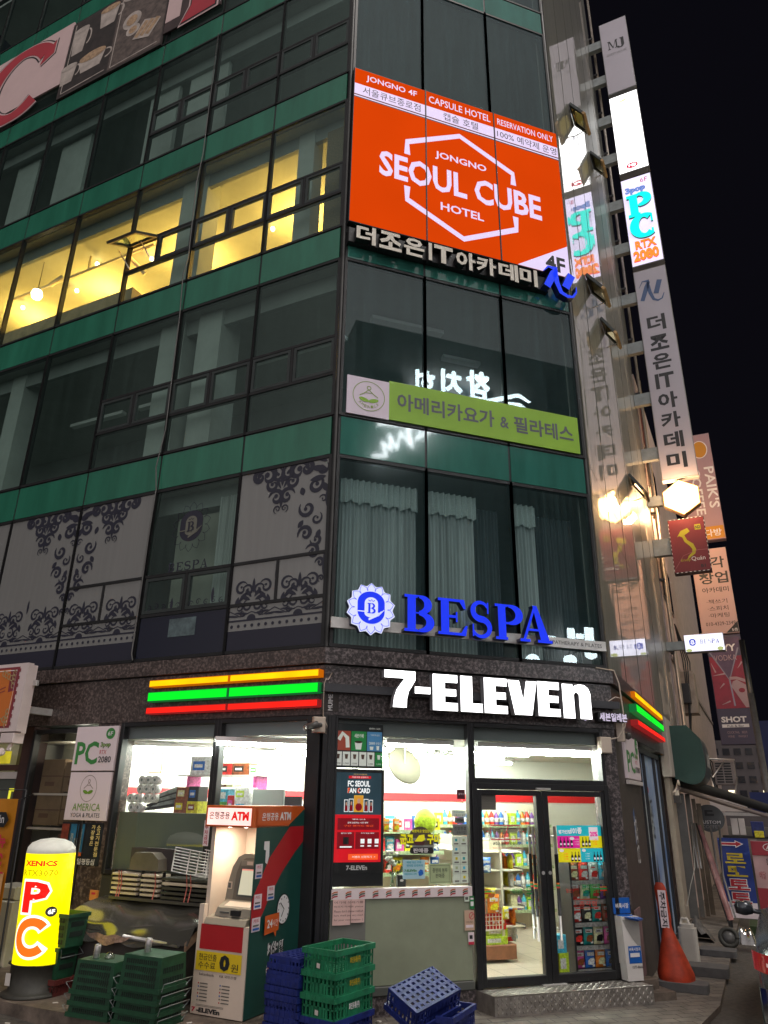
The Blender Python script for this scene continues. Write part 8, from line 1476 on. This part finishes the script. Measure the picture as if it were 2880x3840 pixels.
mb.add(vs, [(0, 1, 3, 2), (2, 3, 5, 4), (4, 5, 7, 6), (0, 2, 4, 6, 10, 8), (1, 9, 11, 7, 5, 3)], cglass); mb.box(xr + .8, xr + 1.95, cy0 - .55, cy0 + .55, 1.44, 1.49, paint); mb.build('cabin', CAR)
tl = mat('tail_lamp_red', (.32, .01, .015), .08, emit=(.5, .02, .02), estr=.12)
for s in (1, -1):
    mb = MB(); mb.grid(lambda u, v: (xr - .02 + .32 * u ** 1.4, cy0 + s * (.60 + .30 * u ** .5 + .005), .80 + .16 * v), 8, 4, tl); T_ = mb.build('tail_lamp', CAR); mb = MB(); mb.grid(lambda u, v: (xr - .03 + .1 * u ** 1.4, cy0 + s * (.66 + .12 * u ** .5 + .012), .86 + .03 * v), 6, 2, mat('lamp_white', (.7, .6, .6), .1, emit=(.6, .3, .3), estr=.25)); mb.build('lens', T_)
    mb = MB(); mb.grid(lambda u, v: (xr - .02 + .12 * u, cy0 + s * (.58 + .28 * u ** .6 + .01), .40 + .28 * v), 5, 4, chrome); mb.build('bumper_trim', CAR)
    mb = MB(); mb.lathe([(.02, -.08), (.08, -.06), (.09, .02), (.07, .07), (.02, .08)], paint, 14, T=Matrix.Translation((xr + 2.75, cy0 + s * 1.01, 1.06)) @ Matrix.Scale(1.25, 4, (0, 1, 0))); mb.tube([(xr + 2.78, cy0 + s * .82, 1.02), (xr + 2.76, cy0 + s * .96, 1.04)], .03, paint, 6); mb.build('mirror', CAR)
    for x in (xr + .85, xr + 3.6): mb = MB(); T = Matrix.Translation((x, cy0 + s * .80, .26)) @ Matrix.Rotation(PI / 2, 4, 'X'); mb.lathe([(.2, -.1), (.30, -.1), (.325, -.06), (.325, .06), (.30, .1), (.2, .1)], rub, 26, T=T); w_ = mb.build('wheel', CAR); mb = MB(); mb.lathe([(.02, -.07), (.2, -.07), (.2, .07), (.02, .07)], steel, 20, T=T); mb.build('rim', w_)
# ================================================================== across the street: only seen mirrored in the glass
OPP = thing('opposite_building', 'grey building across the street, seen mirrored in the corner glass', 'building', FW, (10, -17, 0)); mb = MB(); mb.box(5, 17, -24, -16.6, 0, 22, mat('opposite_wall', (.25, .23, .22), .7, noise=(.7, .2))); mb.build('wall', OPP)
random.seed(11)
for i in range(5):
    for j in range(2, 6):
        if j == 5 or random.random() < .5: mb = MB(); x, z = 5.6 + i * 2.2, 1.5 + j * 3.3; mb.box(x, x + 1.6, -16.6, -16.55, z, z + 1.7, mat('opposite_window', (.03, .035, .04), .1)); mb.build('window', OPP)
NE = thing('neon_sign', 'white neon tuna restaurant lettering across the street, mirrored in the corner glass', 'sign', FW, (9, -16.2, 15)); nw = glow('neon_white', (.9, .97, 1.0), 22, 1)
RZ = Matrix(((-1, 0, 0, 0), (0, -1, 0, 0), (0, 0, 1, 0), (0, 0, 0, 1)))   # letters face the corner building
mb = MB(); Y = 16.0
mb.text('참', -11.15, -10.05, 18.75, 20.25, Y, nw, Y + .12, bold=.02); mb.text('치', -9.8, -8.8, 18.7, 20.0, Y, nw, Y + .12, bold=.02); mb.text('회', -8.5, -7.6, 18.4, 19.7, Y, nw, Y + .12, bold=.02)
scr = [(-13.2, 19.2), (-12.6, 19.45), (-11.0, 18.8), (-9.4, 17.9), (-8.0, 17.1)]; mb.ribbon(scr, [.05, .14, .2, .2, .1], Y, nw, Y + .12)
mb.ribbon([(-13.1, 18.6), (-12.6, 18.95), (-12.0, 18.9), (-12.3, 18.5), (-12.9, 18.3)], .16, Y, nw, Y + .12)
mb.ribbon([(-8.3, 16.9), (-7.6, 16.3), (-7.9, 17.0), (-7.2, 16.7), (-7.45, 15.9), (-6.9, 16.5), (-6.75, 15.7), (-6.4, 16.3), (-6.5, 15.6), (-6.1, 15.9), (-6.3, 15.3), (-5.7, 15.2)], [.2, .17, .14, .14, .13, .13, .13, .13, .13, .13, .12, .08], Y, nw, Y + .12); mb.ribbon([(-8.6, 16.9), (-7.4, 17.0), (-5.9, 16.7)], [.1, .22, .08], Y, nw, Y + .12)
for x, z in ((-12.5, 7.5), (-14.2, 7.6), (-15.2, 7.9)): mb.disc(x, z, .28, .2, Y, nw, 16, Y + .1)
for x0_, x1_, z0_, z1_ in ((-13.6, -12.8, 8.3, 8.5), (-14.5, -14.2, 8.0, 8.9), (-15.4, -15.0, 8.2, 9.0), (-14.9, -14.6, 8.5, 8.7)): mb.box(x0_, x1_, Y, Y + .1, z0_, z1_, nw)
mb.build('letter', NE, T=RZ)
FAR = thing('street_house', 'tall house across the side street with warm lit windows, mirrored in the side glass', 'building', FR, (15, -11, 0)); mb = MB(); mb.box(6, 26, -20, -11, 0, 30, mat('house_wall', (.24, .21, .17), .8, noise=(.5, .2))); mb.build('wall', FAR); wl_ = glow('house_lit_window', (1.0, .85, .5), 1.6, .5, .3, .3); wl2 = glow('house_dim_window', (.55, .75, .6), .9, .5, .3, .3)
random.seed(5)
for i in range(9):
    for j in range(9):
        r = random.random(); x, z = 6.6 + i * 2.15, 1.2 + j * 3.2
        if r < .75: mb = MB(); mb.box(x, x + 1.5, -11, -10.95, z, z + 2.0, wl_ if r < .3 else (wl2 if r < .55 else wn_)); mb.build('window', FAR)
for o in bpy.data.objects:
    if '_b' in o: del o['_b']
